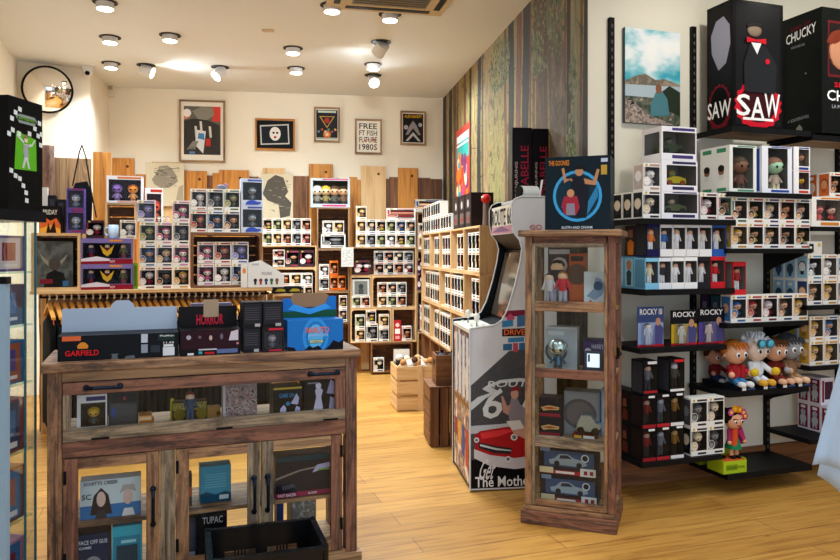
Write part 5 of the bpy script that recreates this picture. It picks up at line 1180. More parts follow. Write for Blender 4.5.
# control deck
s1, z1 = ap(495, 325); MB().add([(.0, .021, zd-.035), (.0, AW-.021, zd-.035), (.0, AW-.021, zd-.012), (.0, .021, zd-.012), (s1+.03, .021, zd-.035), (s1+.03, AW-.021, zd-.035), (s1+.03, AW-.021, z1-.02), (s1+.03, .021, z1-.02)],
     [(0, 1, 2, 3), (4, 7, 6, 5), (3, 2, 6, 7), (0, 4, 5, 1), (0, 3, 7, 4), (1, 5, 6, 2)], P('#dfdccf', .4)).build('control_deck', t)
for y in (.13, .42):
    MB().tube((.07, y, zd-.01), (.07, y, zd+.03), .005, CHROME, n=8).lathe([(.0, .085), (.016, .08), (.02, .06), (.014, .035), (.01, .028), (0, .028)], (.07, y, zd), P('#e8e6e0', .3), 14).build('joystick', t)
    for k in range(3): MB().tube((.05+.04*k, y+.09, zd-.012), (.05+.04*k, y+.09, zd+.004), .013, P('#eceae4', .3), n=12).build('button', t)
# screen, leaning back between the panels
sa, za = ap(508, 316); sb, zb = ap(524, 250); sa += .022; sb += .03
MB().add([(sa, .021, za-.05), (sa, AW-.021, za-.05), (sb, AW-.021, zb), (sb, .021, zb)], [(0, 1, 2, 3)], BLKP).build('screen_bezel', t)
import itertools
def sc_pt(u, y, off): return (sa+(sb-sa)*u-off, y, za-.05+(zb-za+.05)*u+off*.3)
MB().add([sc_pt(.04, .05, .004), sc_pt(.04, AW-.05, .004), sc_pt(.96, AW-.05, .004), sc_pt(.96, .05, .004)], [(0, 1, 2, 3)], P('#8a7c6a', .04, .8)).build('screen_glass', t)
MB().add([(s1+.02, .021, z1-.021), (s1+.02, AW-.021, z1-.021), (sa, AW-.021, za-.05), (sa, .021, za-.05)], [(0, 1, 2, 3)], BLKP).build('lower_bezel', t)
# marquee
ms, mz0 = ap(512.5, 232.5); _, mz1 = ap(512.5, 205)
m = MB().box(ms+.004, ms+.03, .021, AW-.021, mz0-.004, mz1+.012, P('#e2ddcf', .35)); m.left(.03, mz0+.0, AW-.03, mz0+.05, P('#b98a9a', .4), ms+.003)
m.add([(ms+.0025, .05, mz0+.012), (ms+.0025, .3, mz0+.05), (ms+.0025, .45, mz0+.035), (ms+.0025, .58, mz0+.012)], [(0, 1, 2, 3)], P('#7a5a7c', .4)); m.build('marquee', t)
text(t, 'ROUTE 66', AW-.04, mz0+.055, .03, mz1-.005, P('#20242c', .4), ms+.0015, 'left')
su, zu_ = ap(522, 249); MB().add([(ms+.01, .021, mz0-.005), (ms+.01, AW-.021, mz0-.005), (sb-.0, AW-.021, zb+.002), (sb, .021, zb+.002)], [(0, 1, 2, 3)], BLKP).build('marquee_underside', t)
MB().box(prof[-3][0]+.02, AL, .021, AW-.021, ztop-.02, ztop-.002, P('#d0d0d2', .4)).box(AL-.015, AL, .021, AW-.021, .02, ztop-.021, BLKP).build('top_and_back', t)
# side print: corrugated wall, night road with a big 6, red car, signs
def ply(m, pts, c, y, r=.4): m.add([(ap(*p)[0], y, max(ap(*p)[1], .02)) for p in pts], [tuple(range(len(pts)))], P(c, r) if isinstance(c, str) else c)
def dy(k): return -.0006-.0004*k
m = MB(); ROAD = mottled('speckled_road', ['#17181a', '#222326', '#2c2d30', '#5a5a5c'], 420, .5, 2)
ply(m, [(470.5, 386), (509, 351), (537, 347), (537, 489), (470.5, 491.5)], ROAD, dy(0))
ply(m, [(470.5, 403), (478, 397), (490, 393), (482, 389), (486, 386), (500, 380), (520, 378), (537, 380), (537, 383.5), (520, 381.5), (501, 383), (491, 387), (498, 391), (486, 398), (470.5, 411)], '#c9cccd', dy(1))
ply(m, [(470.5, 426), (500, 424), (537, 420), (537, 428), (500, 431), (470.5, 434)], '#b9bcc0', dy(1))
ply(m, [(470.5, 460), (537, 455), (537, 489), (470.5, 491.5)], '#0b0b0d', dy(1))
ply(m, [(474, 436), (480, 431), (505, 427), (537, 424), (537, 462), (520, 464), (490, 462), (476, 456)], '#a81e22', dy(2))
ply(m, [(474, 449), (490, 455), (515, 458), (537, 455), (537, 466), (515, 469), (490, 466), (474, 458)], '#c9c3c6', dy(3))
ply(m, [(478, 442), (496, 446), (512, 448), (510, 454), (494, 453), (479, 448)], '#2c2a2e', dy(4)); ply(m, [(480, 444), (496, 448), (511, 450), (511, 451), (496, 450), (480, 446)], '#c8c8cc', dy(5))
ply(m, [(480, 433), (505, 429), (515, 430), (500, 436), (482, 439)], '#d8383a', dy(4))
for cx, cy, r in ((476.5, 440, 2.6), (514, 437, 3.4), (508, 459, 3.0)):
    ply(m, [(cx+r*math.cos(a), cy+r*math.sin(a)) for a in [2*math.pi*i/12 for i in range(12)]], '#e0dfe2', dy(5)); ply(m, [(cx+r*.6*math.cos(a), cy+r*.6*math.sin(a)) for a in [2*math.pi*i/12 for i in range(12)]], '#6a6a74', dy(6))
# seated person on the bonnet
ply(m, [(511, 398), (517, 398), (520, 404), (527, 410), (526, 424), (519, 428), (510, 424), (508, 412)], '#8a8288', dy(6)); ply(m, [(508, 424), (520, 423), (529, 428), (534, 436), (528, 440), (514, 434)], '#c99a86', dy(7))
ply(m, [(511, 404), (507, 406), (503, 396), (501, 396), (503, 412), (508, 415)], '#b98a78', dy(7)); ply(m, [(506, 421), (520, 420), (524, 428), (512, 430)], '#dcd8d4', dy(8))
ply(m, [(514.5+4*math.cos(a), 394+5*math.sin(a)) for a in [2*math.pi*i/12 for i in range(12)]], '#c99a86', dy(8)); ply(m, [(510, 392), (512, 387), (519, 387), (520, 393), (518, 390), (512, 391)], '#8a2a34', dy(9))
# signs
ply(m, [(503, 311), (537, 309), (537, 315), (503, 317)], '#7a2438', dy(2)); ply(m, [(506, 318), (510, 313), (515, 318), (510, 324)], '#c04a6c', dy(3)); ply(m, [(517, 316), (530, 314), (530, 325), (517, 327)], '#3f6a94', dy(3))
ply(m, [(502, 329), (537, 327.5), (537, 335.5), (502, 336.5)], '#2a1416', dy(3)); ply(m, [(502, 321), (513, 319.5), (513, 326), (502, 327.5)], '#3c7aa8', dy(4)); ply(m, [(508, 338), (524, 337), (524, 341.5), (508, 342.5)], '#3c7aa8', dy(3))
ply(m, [(503, 344), (512, 343.5), (512, 350), (503, 350.5)], '#35648c', dy(3)); ply(m, [(513, 343), (518, 343), (518, 352), (513, 352)], '#b04a5c', dy(3)); ply(m, [(519, 343), (535, 342), (535, 349), (519, 350)], '#35648c', dy(3))
m.build('side_print', t)
def aptext(s_, px0, py0, px1, py1, c, k, name='lettering', slant=0):
    a, z0 = ap(px0, py1); b, _ = ap(px1, py1); _, z1 = ap(px0, py0); text(t, s_, a, z0, b, z1, P(c, .4), dy(k), name=name, slant=slant)
aptext('6', 480, 388.5, 500, 419, '#d4d6d6', 5, slant=.25); aptext('6', 518, 388.5, 536, 419, '#d4d6d6', 5, slant=.25); aptext('ROUTE', 487, 381, 533, 387.5, '#d4d6d6', 5, slant=.3)
aptext('DRIVE-IN', 504, 329.5, 535, 335, '#e06a34', 6); aptext('The Mother', 475, 477, 533, 487.5, '#e4e4e4', 8); aptext('Get', 477, 459, 492, 480, '#d8d8da', 8, slant=.3)
# white camera-like tube on the head of the machine
sx, _ = ap(522, 190); pz = ztop+.004
o = thing('white_tube', 'white cylinder with a black end lying on top of the arcade machine', 'ornament', A, sx, .08, pz)
MB().tube((.01, 0, .036), (.13, .05, .040), .035, P('#e6e6e4', .3), n=16).build('tube_body', o); MB().tube((-.003, -.005, .036), (.0095, 0, .036), .034, BLACK, n=16).build('black_end', o)
MB().add([(.15, .06, 0), (.16, .06, 0), (.19, .09, .12), (.175, .09, .12)], [(0, 1, 2, 3)], P('#e6e6e4', .3)).build('fin', o)

# ============================================================ NARROW GLASS CABINET (tower)
T = Frame(.567, 4.03, -20)
tw = T.s(616.3, 0); TD = .38
ts = T.s
t = thing('glass_cabinet', 'tall narrow reclaimed wood cabinet with glass door and four levels', 'cabinet', T, 0, 0, 0)
OW = lambda k, ax='x': W(k, ax)
MB().box(-.005, tw+.005, -.02, TD+.01, 0, .075, W('red')).box(.008, tw-.008, -.008, TD, .075, .1, W('old')).build('plinth', t, .004)
xl, xr = .016, tw-.004; HT = 1.585
for x in (xl, xr-.04):
    for y in (0, TD-.05): MB().box(x, x+.04, y, y+.05, .1, HT, W('old' if x < .1 else 'red', 'z')).build('corner_post', t, .004)
MB().box(xl-.03, xr+.035, -.045, TD+.02, HT, HT+.035, W('old')).build('top_board', t, .006)
MB().box(xl+.05, xr-.05, .0, .03, 1.55, HT, W('red')).box(xl+.05, xr-.05, TD-.03, TD, 1.55, HT, W('red')).box(xl, xl+.03, .05, TD-.05, 1.55, HT, W('red', 'y')).box(xr-.03, xr, .05, TD-.05, 1.55, HT, W('red', 'y')).build('top_rails', t)
dr = MB(); lev = [.105, .465, .835, 1.195]
for z in lev[1:]: MB().box(xl+.012, xr-.012, .05, TD-.03, z-.02, z-.001, W('tan')).build('shelf', t)
MB().box(xl+.012, xr-.012, .03, TD-.03, .1, .104, W('tan')).build('cabinet_floor', t)
door = MB().box(xl+.041, xl+.058, -.006, .018, .105, 1.548, W('grey', 'z')).box(xr-.060, xr-.041, -.006, .018, .105, 1.548, W('old', 'z'))
for z0, z1, k in ((.105, .14, 'old'), (.43, .49, 'grey'), (.81, .86, 'red'), (1.175, 1.23, 'old'), (1.525, 1.548, 'grey')): door.box(xl+.058, xr-.060, -.006, .018, z0, z1, W(k))
dd = door.build('door', t, .002)
MB().box(xl+.057, xr-.059, .005, .009, .14, 1.526, GLASS).build('glass_pane', dd)
for z in (.35, .75, 1.2, .95): MB().box(xr-.006, xr+.004, -.004, .012, z, z+.06, P('#8a6a3c', .3, 1.0)).build('hinge', dd)
MB().tube((xr+.012, .02, .93), (xr+.012, .02, .99), .008, BLACK, n=8).path([(xr, .02, .93), (xr+.03, .01, .96), (xr, .02, .99)], .004, BLACK, 6).build('latch', dd)
for x in (xl+.02,): MB().box(x, x+.004, .05, TD-.05, .105, 1.55, GLASS).build('side_glass', t)
MB().box(xr-.024, xr-.020, .05, TD-.05, .105, 1.55, GLASS).build('side_glass', t)
def tz(k): return lev[k]+.001
DI = .10
def tc(*a, **k): return carton(*a, **k)
# level 1 car boxes
def carart(m_w=1): 
    return [(.0, .0, 1, 1, P('#141c2c', .3)), (.1, .3, .95, .85, P('#33507a', .35)), ('poly', [(.2, .38), (.3, .36), (.75, .34), (.84, .42), (.8, .55), (.62, .62), (.5, .76), (.36, .74), (.28, .58), (.18, .52)], P('#8fa3b4', .3)),
            ('poly', [(.36, .58), (.58, .6), (.5, .72), (.38, .70)], P('#22304a', .3)), ('disc', .32, .40, .10, P('#1a2230', .3)), ('disc', .70, .39, .10, P('#1a2230', .3)), ('disc', .8, .66, .14, P('#c8d2dc', .3)), ('disc', .8, .66, .10, P('#1c2634', .3)),
            (.02, .03, .98, .17, P('#a81e3c', .4)), (.3, .06, .62, .14, P('#e6e6ea', .4)), (.02, .05, .26, .26, P('#d8cba8', .4)), (.72, .02, .98, .3, P('#d8d8de', .4)), (.78, .08, .84, .22, P('#8c2030', .4)), (.88, .08, .94, .22, P('#8c2030', .4)), (.03, .82, .2, .97, P('#7a8fb0', .4))]
c1 = tc('car_model_box', 'blue car model box lying lower of two at the bottom of the narrow cabinet', 'model box', T, 540, 598, .085, .17, tz(0), 27.5, '#1a2436', front=carart(), turn=0)
tc('car_model_box', 'blue car model box lying upper of two at the bottom of the narrow cabinet', 'model box', T, 538.5, 597, .08, .17, tz(0)+c1['_h']+.001, 28, '#1a2436', front=carart())
# level 2
for i in range(2): tc('logo_box', 'small dark box with a yellow flash logo, %s of two stacked in the narrow cabinet' % ('lower', 'upper')[i], 'model box', T, 539, 561, .09, .12, tz(1)+i*.108, 0, '#151a2a', h=.107, front=[(.03, .03, .97, .2, P('#8c1f3a', .4)), ('poly', [(.08, .5), (.45, .62), (.92, .55), (.9, .4), (.5, .38), (.2, .32)], P('#d8b070', .4)), ('poly', [(.1, .45), (.5, .55), (.88, .48), (.5, .42)], P('#b04a2c', .4))])
tc('dome_box', 'light grey box with a round window print behind the silver vehicle in the narrow cabinet', 'box', T, 564, 599, .16, .12, tz(1), 44, '#7f8a9a', front=[(.05, .05, .95, .95, P('#8c93a0', .4)), ('disc', .45, .5, .38, P('#5a5a66', .3), .34), ('disc', .45, .5, .3, P('#6f6a6e', .3), .27)])
v = thing('model_vehicle', 'silver model vehicle on a red and yellow base in the narrow cabinet', 'model', T, ts(573, .10), .10, tz(1))
MB().box(0, .13, -.03, .04, 0, .03, P('#6b1f26', .4)).box(.01, .05, -.0315, -.0305, .005, .025, P('#d8a83c', .4)).box(.06, .12, -.0315, -.0305, .005, .025, P('#e0ded8', .4)).build('base', v)
MB().prism([(.02, .05), (.14, .05), (.16, .085), (.12, .10), (.1, .135), (.05, .135), (.03, .1)], -.03, .03, P('#9db0bd', .2, .7), 'xz').build('body', v)
for x in (.045, .125):
    for y in (-.035, .03): MB().tube((x, y, .05), (x, y+.006, .05), .022, BLACK, n=14).build('wheel', v)
MB().sph((.03, -.02, .05), .012, P('#e8d23c', .4), 8, 6).build('yellow_light', v)
tc('blue_box', 'pale blue upright box at right inside the narrow cabinet, third level down', 'box', T, 601, 607.5, .2, .1, tz(1), 46, '#7fa6cc', front=[(.2, .1, .8, .9, P('#9cbfe0', .4))])
# level 3
tc('silver_box', 'white box with a round silver print, left in second level of the narrow cabinet', 'box', T, 545, 577, .16, .1, tz(2), 42, '#b9c0c8', front=[(.04, .04, .96, .96, P('#a9b2bc', .35)), ('disc', .35, .42, .26, P('#4a5058', .3), .26), ('disc', .35, .42, .2, P('#8d98a0', .3), .2), (.1, .8, .6, .9, P('#c8d0d8', .4))])
v = thing('silver_figurine', 'silver vinyl figurine standing before a white box in the narrow cabinet', 'figurine', T, ts(558, .10), .10, tz(2))
f = MB(); figure(f, 0, 0, 0, .185, P('#b8ccd0', .15, .8), P('#c4d2d4', .15, .8), P('#3a5a70', .2, .6), P('#6a7c86', .2, .7), True); f.build('body', v)
tc('purple_box', 'purple box with white lettering, right in second level of the narrow cabinet', 'box', T, 583, 606, .17, .1, tz(2), 31, '#2c2350', front=[(.05, .3, .95, .92, P('#3a2c66', .4)), ('disc', .22, .62, .1, P('#c9c4d8', .4))], texts=[('HARRY', .38, .7, .9, .85, P('#c4bcd8', .4))])
v = thing('screen_gadget', 'small upright gadget with a lit white screen in the narrow cabinet', 'gadget', T, ts(584.5, .09), .09, tz(2))
MB().box(0, .095, 0, .04, 0, .115, P('#3a4454', .3)).box(-.006, .101, -.01, .05, 0, .02, P('#2c3442', .3)).build('case', v, .003); MB().front(.014, .03, .081, .105, emis('gadget_screen', '#dfeaf2', .9), -.001).front(.018, .06, .03, .1, P('#3a6a9a', .4), -.0015).build('screen', v)
# level 4
v = thing('group_figurine', 'figurine of several dressed people on a round base in the top level of narrow cabinet', 'figurine', T, ts(556, .10), .10, tz(3))
MB().tube((0, 0, 0), (0, 0, .012), .07, P('#3a3440', .4), n=20).build('base', v)
for x, y, h_, a_, b_, c_ in ((-.035, 0, .17, '#3a2a22', '#d8b8a4', '#c9c4cc'), (.005, .02, .24, '#17130f', '#d8aa88', '#1e2028'), (.04, -.01, .18, '#8a5a2c', '#d8aa88', '#c02c3c')):
    f = MB(); figure(f, x, y, .012, h_, C(a_), C(b_), C(c_), C('#a9a4b4'), False); f.build('person_figure', v)
tc('orange_box', 'orange and black printed box at centre in the top level of the narrow cabinet', 'box', T, 569, 585, .2, .1, tz(3), 52, '#c4582c', front=[(.05, .5, .95, .75, P('#2a1c1a', .4)), ('disc', .5, .6, .2, P('#6a4a38', .4)), (.1, .1, .9, .4, P('#d46a34', .4)), (.1, .85, .9, .95, P('#3a2420', .4))])
tc('splash_print_box', 'white box with blue splash artwork at right in the top level of the narrow cabinet', 'box', T, 584, 607, .13, .1, tz(3), 35, '#cdd6de', front=[('poly', [(.1, .3), (.4, .5), (.5, .85), (.75, .8), (.95, .6), (.8, .35), (.5, .2)], P('#7f97b8', .4)), ('disc', .62, .6, .13, P('#1f4a6c', .4), .13), ('poly', [(.05, .05), (.4, .05), (.3, .2)], P('#c9502c', .4))])
tc('title_card', 'dark card with a white title strip at left back in narrow cabinet', 'box', T, 548, 571, .27, .04, tz(3), 57, '#4a4046', front=[(.05, .88, .95, .96, P('#d8d4d8', .4)), (.3, .55, .8, .8, P('#8a7a88', .4)), (.05, .3, .95, .36, P('#bcb4bc', .4)), ('disc', .5, .68, .14, P('#d8d2d8', .4))])
MB()
# box on top
tt = tc('big_figure_box', 'large dark teal box with a glowing blue ring print, on top of the narrow cabinet', 'figure box', T, 545, 610.5, .03, .2, HT+.036, 73.5, '#16242c',
   front=[(.0, .0, 1, 1, P('#14222a', .3)), ('disc', .5, .46, .33, P('#3f9ad0', .35), .35), ('disc', .5, .46, .29, P('#16303e', .35), .31), ('poly', [(.25, .3), (.45, .62), (.6, .72), (.4, .35)], P('#2f7aa8', .35)), ('poly', [(.55, .2), (.8, .6), (.82, .45), (.65, .2)], P('#2f7aa8', .35)),
          ('poly', [(.42, .72), (.6, .72), (.68, .6), (.66, .3), (.64, .16), (.5, .16), (.46, .34), (.40, .6)], P('#1c1e28', .4)), ('poly', [(.42, .7), (.3, .64), (.26, .84), (.30, .85), (.33, .70), (.43, .66)], P('#b5825c', .4)),
          ('poly', [(.6, .7), (.74, .66), (.80, .82), (.84, .81), (.78, .60), (.62, .62)], P('#b5825c', .4)), ('disc', .53, .79, .055, P('#b5825c', .4), .06), ('poly', [(.46, .82), (.61, .82), (.59, .87), (.48, .87)], P('#1c1e1c', .4)),
          ('poly', [(.30, .46), (.5, .46), (.54, .30), (.48, .2), (.30, .22), (.26, .34)], P('#9c2c3c', .4)), ('poly', [(.34, .36), (.46, .36), (.47, .2), (.33, .2)], P('#8a8090', .4)), ('disc', .4, .5, .05, P('#c08a64', .4), .055),
          (.86, .74, .95, .87, P('#b8963c', .4)), (.86, .91, .96, .96, P('#b9c0d8', .4))],
   texts=[('THE GOONIES', .06, .88, .38, .95, P('#d8842c', .4)), ('SLOTH AND CHUNK', .26, .015, .74, .05, P('#d8e0e6', .4))])
v = thing('folded_glasses', 'red rimmed toy glasses lying on the left end of the narrow cabinet top', 'glasses', T, ts(535.5, 0), .01, HT+.036)
for q in (-1, 1): MB().path([(q*.018+.014*math.cos(a*math.pi/6), 0, .016+.012*math.sin(a*math.pi/6)) for a in range(13)], .0025, P('#9c2030', .4), 6).build('rim', v)
MB().path([(-.03, 0, .02), (-.012, .06, .006)], .002, BLACK, 6).build('temple', v)
# ============================================================ LONG COUNTER OF RECLAIMED WOOD
K = Frame(-1.538, 2.935, 20.6)
ks = lambda px, d=0: K.s(px, d)
CL = ks(361); CD = .46
t = thing('display_counter', 'long reclaimed wood display counter with glass drawer and glazed doors', 'counter', K, 0, 0, 0)
MB().box(0, CL, 0, CD, 1.005, 1.045, W('old')).build('counter_top', t, .005)
x0, x1 = ks(47, .03), ks(357, .03); y0 = .03; y1 = CD-.02; pw = .055
for x in (x0, x1-pw):
    for y in (y0, y1-pw): MB().box(x, x+pw, y, y+pw, .085, 1.003, W('red' if x > .5 else 'old', 'z')).build('corner_post', t, .003)
MB().box(x0-.015, x1+.02, y0-.015, y1+.015, 0, .085, W('tan')).build('plinth', t, .003)
a, c = x0+pw+.001, x1-pw-.001
MB().box(a, c, y0+.002, y0+.03, .962, 1.003, W('tan')).build('top_rail', t)
MB().box(a, c, y0, y0+.03, .645, .712, W('red')).build('middle_rail', t, .002)
MB().box(a, c, y1-.03, y1, .94, 1.003, W('tan')).box(a, c, y1-.03, y1, .66, .72, W('tan')).build('back_rails', t)
for x in (x0, x1-.02): MB().box(x, x+.02, y0+pw, y1-pw, .94, 1.003, W('tan', 'y')).box(x, x+.02, y0+pw, y1-pw, .66, .72, W('tan', 'y')).build('side_rails', t)
MB().box(a, c, y0+.04, y1-.03, .722, .732, W('tan')).build('drawer_bottom', t); MB().box(a, c, y0+.05, y1-.03, .335, .352, W('old')).build('shelf', t); MB().box(a, c, y0+.001, y1-.001, .0865, .1, W('tan')).build('cabinet_floor', t)
# glass fronted drawer
dw = MB().box(a+.002, c-.002, y0-.006, y0+.02, .908, .958, W('red')).box(a+.002, c-.002, y0-.006, y0+.02, .714, .765, W('grey')).box(a+.002, a+.03, y0-.006, y0+.02, .765, .908, W('grey', 'z')).box(c-.05, c-.002, y0-.006, y0+.02, .765, .908, W('red', 'z')).build('drawer_front', t, .002)
MB().box(a+.03, c-.05, y0+.004, y0+.008, .764, .909, GLASS).build('glass_pane', dw)
HN = P('#1e2a3a', .3, .8)
def handle(parent, x, z, L, vert=False):
    m = MB(); p = lambda u, o: (x, y0-.006-o, z+u) if vert else (x+u, y0-.006-o, z)
    m.path([p(-L/2, 0), p(-L/2, .018), p(-L*.3, .028), p(L*.3, .028), p(L/2, .018), p(L/2, 0)], .0075, HN, 8); 
    for e in (-1, 1): m.sph(p(e*L/2, .004), .013, HN, 10, 6)
    m.build('handle', parent)
handle(dw, ks(103), .935, .13); handle(dw, ks(325), .937, .13)
for px in (100, 225, 332): MB().box(ks(px)-.035, ks(px)+.035, y0-.009, y0-.0065, .716, .724, BLACK).build('catch', dw)
def door(pa, pb, hside, mats, lab):
    a_, b_ = ks(pa)+.0, ks(pb); z0, z1 = .105, .642; st = .055
    d_ = MB().box(a_, a_+st, y0-.004, y0+.02, z0, z1, W(mats[0], 'z')).box(b_-st, b_, y0-.004, y0+.02, z0, z1, W(mats[1], 'z')).box(a_+st, b_-st, y0-.004, y0+.02, z1-.045, z1, W(mats[2])).box(a_+st, b_-st, y0-.004, y0+.02, z0, z0+.06, W('old')).build('door', t, .002)
    MB().box(a_+st-.001, b_-st+.001, y0+.005, y0+.009, z0+.059, z1-.044, GLASS).build('glass_pane', d_)
    handle(d_, (b_-st/2) if hside > 0 else a_+st/2, .41, .15, True)
    for z in (.2, .54): MB().box((a_ if hside > 0 else b_-.012), (a_+.012 if hside > 0 else b_), y0-.009, y0-.0045, z, z+.055, BLACK).build('hinge', d_)
door(62.5, 160, 1, ('red', 'old', 'old'), ''); 
MB().box(ks(160.5), ks(175.5), y0-.002, y0+.04, .1, .643, W('grey', 'z')).build('centre_stile', t, .002)
door(176, 261, 1, ('old', 'grey', 'old'), ''); door(262, 344, -1, ('grey', 'red', 'tan'), '')
# ---- things inside
def kin(px, d): return K.s(px, d)
zd1 = .733
w_ = kin(108, .09)-kin(77, .09)
winbox('figure_box', 'figure box with a yellow haired figure, left end of the glass drawer', 'figure box', K, 77, 107, .085, .09, zd1, 38, '#e4e2ea', '#5c5048', (('#c9a020', '#d9a848', '#5a5a5c', '#3a3028'),), True, (.12, .16, .95, .78), strip='#3a3470')
carton('dark_box', 'dark glossy box beside the yellow haired figure box in the glass drawer', 'box', K, 108.5, 138, .10, .11, zd1, 37, '#2c2f38', front=[(.06, .1, .94, .7, P('#3c4048', .25)), (.1, .74, .9, .94, P('#272a34', .3)), (.5, .8, .58, .88, P('#b02c4c', .4)), (.1, .35, .25, .6, P('#3a4a8c', .3))])
for i, (c_, h_) in enumerate((('#b0682a', .032), ('#c98a4c', .022))): carton('flat_box', 'flat %s box in a small pile inside the glass drawer' % ('lower orange', 'upper tan')[i], 'box', K, 139.5-i, 154-2*i, .08, .09, zd1+i*.033, 0, c_, h=h_, front=[(.05, .2, .95, .8, P(('#8a3c22', '#d8b08c')[i], .4))])
v = thing('doll_figurine', 'small figurine with red hair and blue overalls holding a knife in the glass drawer', 'figurine', K, kin(190, .11), .11, zd1)
f = MB(); figure(f, 0, 0, .012, .125, C('#7a2a1c'), C('#d8b8a4'), C('#3a4f6a'), C('#3f587c'), False); f.build('body', v); MB().box(-.04, .04, -.03, .03, 0, .012, BLACK).build('stand', v)
MB().add([(-.030, -.02, .07), (-.024, -.02, .07), (-.032, -.022, .105)], [(0, 1, 2)], CHROME).build('knife', v)
carton('patterned_box', 'low yellow and black open box behind the red haired figurine', 'box', K, 172.5, 207, .17, .06, zd1, 19, '#2a2618', front=[(.02, .55, .98, .95, mottled('yellow_flecks', ['#2a2410', '#8a7a1c', '#c4b030', '#2a2410'], 60)), ('disc', .2, .35, .3, P('#8a7a2c', .4)), ('disc', .85, .35, .3, P('#8a7a2c', .4))])
carton('yellow_block', 'small bright yellow upright block in the glass drawer', 'ornament', K, 170.5, 174, .2, .03, zd1, 21, '#d6c818')
carton('cork_roll', 'tan cardboard roll box right of the red haired figurine', 'box', K, 207.5, 220.5, .16, .05, zd1, 12, '#b98a50', front=[('disc', .85, .45, .2, P('#6a4a28', .5))])
carton('picture_box', 'box with a crowded grey and purple print in the middle of the glass drawer', 'box', K, 223, 257, .07, .07, zd1, 37, '#b0aab8', front=[(.07, .02, 1, .98, mottled('crowded_print', ['#1c1820', '#4a3c44', '#8a7a82', '#6a3c3c', '#a99a9c', '#2a2434'], 42))])
carton('game_box', 'black box lettered GAME ON with white figures in the glass drawer', 'box', K, 273.5, 302, .08, .12, zd1, 30, '#15161a', front=[('poly', [(.2, .05), (.42, .05), (.44, .3), (.36, .42), (.24, .3)], P('#b9b4dc', .4)), ('poly', [(.6, .45), (.85, .4), (.9, .62), (.8, .78), (.7, .6)], P('#b9b4dc', .4)), ('poly', [(.68, .05), (.95, .05), (.92, .3), (.8, .36)], P('#b9b4dc', .4)), ('disc', .5, .45, .07, P('#2c7ab0', .4)), (.0, .93, 1, 1, P('#b9a03c', .5))],
       texts=[('GAME ON', .2, .66, .72, .8, P('#3c8ac0', .4))])
carton('statuette_box', 'black box printed with pale armoured figures, right end of the glass drawer', 'box', K, 304.5, 335, .07, .12, zd1, 36, '#15151a', front=[('poly', [(.3, .05), (.55, .05), (.6, .2), (.54, .5), (.6, .68), (.46, .82), (.34, .7), (.38, .5), (.3, .2)], P('#c4bee0', .4)), ('disc', .45, .82, .08, P('#d8d4ea', .4)), ('poly', [(.78, .08), (.98, .08), (.98, .45), (.84, .5)], P('#a9a2cc', .4)), ('poly', [(.72, .6), (.98, .55), (.98, .9), (.85, .98)], P('#a9a2cc', .4)), (.2, .06, .64, .14, P('#d8d4ea', .4)), (.1, .88, .45, .92, P('#8a86a0', .4))])
z35 = .353
SB = carton('comedy_box', 'white and blue box printed with two cartoon faces on the counter shelf behind left door', 'game box', K, 80, 141, .12, .08, z35, 38, '#c9dcee', front=[(.0, .0, 1, .35, P('#2f74b8', .4)), (0, .35, 1, 1, P('#cfe0ee', .4)), ('poly', [(.16, .1), (.22, .6), (.34, .8), (.46, .6), (.52, .1)], P('#2c2228', .4)), ('disc', .34, .5, .11, P('#dcc0bc', .4), .2), ('poly', [(.24, .0), (.44, .0), (.4, .2), (.28, .2)], P('#3a3438', .4)),
    ('disc', .78, .5, .12, P('#dcc0bc', .4), .2), ('poly', [(.64, .6), (.7, .82), (.88, .82), (.92, .62), (.78, .7)], P('#b4b0b4', .4)), ('poly', [(.68, .0), (.9, .0), (.86, .2), (.72, .2)], P('#d8d8dc', .4)), ('disc', .34, .5, .0905, P('#e2cac6', .4), .17)],
    texts=[('SCHITTS CREEK', .06, .88, .62, .97, P('#23202a', .4)), ('SC', .03, .52, .18, .66, P('#23202a', .4), 'f')])
carton('navy_box', 'navy box lettered FACE OFF GUS at lower left inside the counter', 'game box', K, 76, 110, .10, .16, .101, 46, '#16243c', front=[(.04, .02, .96, .98, P('#14284a', .4)), ('disc', .5, .35, .16, P('#8a8f98', .4)), ('poly', [(.42, .35), (.5, .45), (.58, .35), (.5, .25)], P('#2a2a30', .4))], texts=[('FACE OFF GUS', .08, .78, .92, .87, P('#cdd6e6', .4)), ('GAME', .08, .68, .45, .74, P('#cdd6e6', .4))])
carton('teal_box', 'bright teal box beside the navy one at lower left inside the counter', 'game box', K, 112, 142, .09, .18, .101, 50, '#2fa6c4', front=[(.05, .02, .95, .8, P('#1c84a8', .4)), (.15, .0, .85, .62, P('#123c50', .4)), (.3, .66, .8, .72, P('#8fd0e0', .4))])
carton('teal_game_box', 'blue and teal box standing on the shelf behind the middle door', 'game box', K, 200, 231, .16, .08, z35, 36, '#2c88a8', front=[(.03, .03, .97, .97, P('#2f92b4', .4)), ('poly', [(0, .0), (1, .0), (1, .22), (.8, .28), (.5, .2), (.2, .3), (0, .24)], P('#184a66', .4)), (.62, .06, .92, .18, P('#c8d4dc', .4))]+[(.15, .4+.07*i, .85, .43+.07*i, P('#57aac8', .4)) for i in range(6)])
carton('orange_toy_box', 'small black box with orange stripe half hidden behind the middle door stile', 'box', K, 186.5, 192, .14, .06, z35, 32, '#2c2c30', front=[(.1, .3, .9, .6, P('#c05a34', .4))])
carton('music_box', 'black box lettered TUPAC at the bottom behind the middle door', 'box', K, 198, 227, .14, .12, .101, 0, '#141316', h=.225, front=[(.04, .04, .96, .96, P('#1a181c', .4))], texts=[('TUPAC', .15, .72, .85, .86, P('#c4c4c8', .4))])
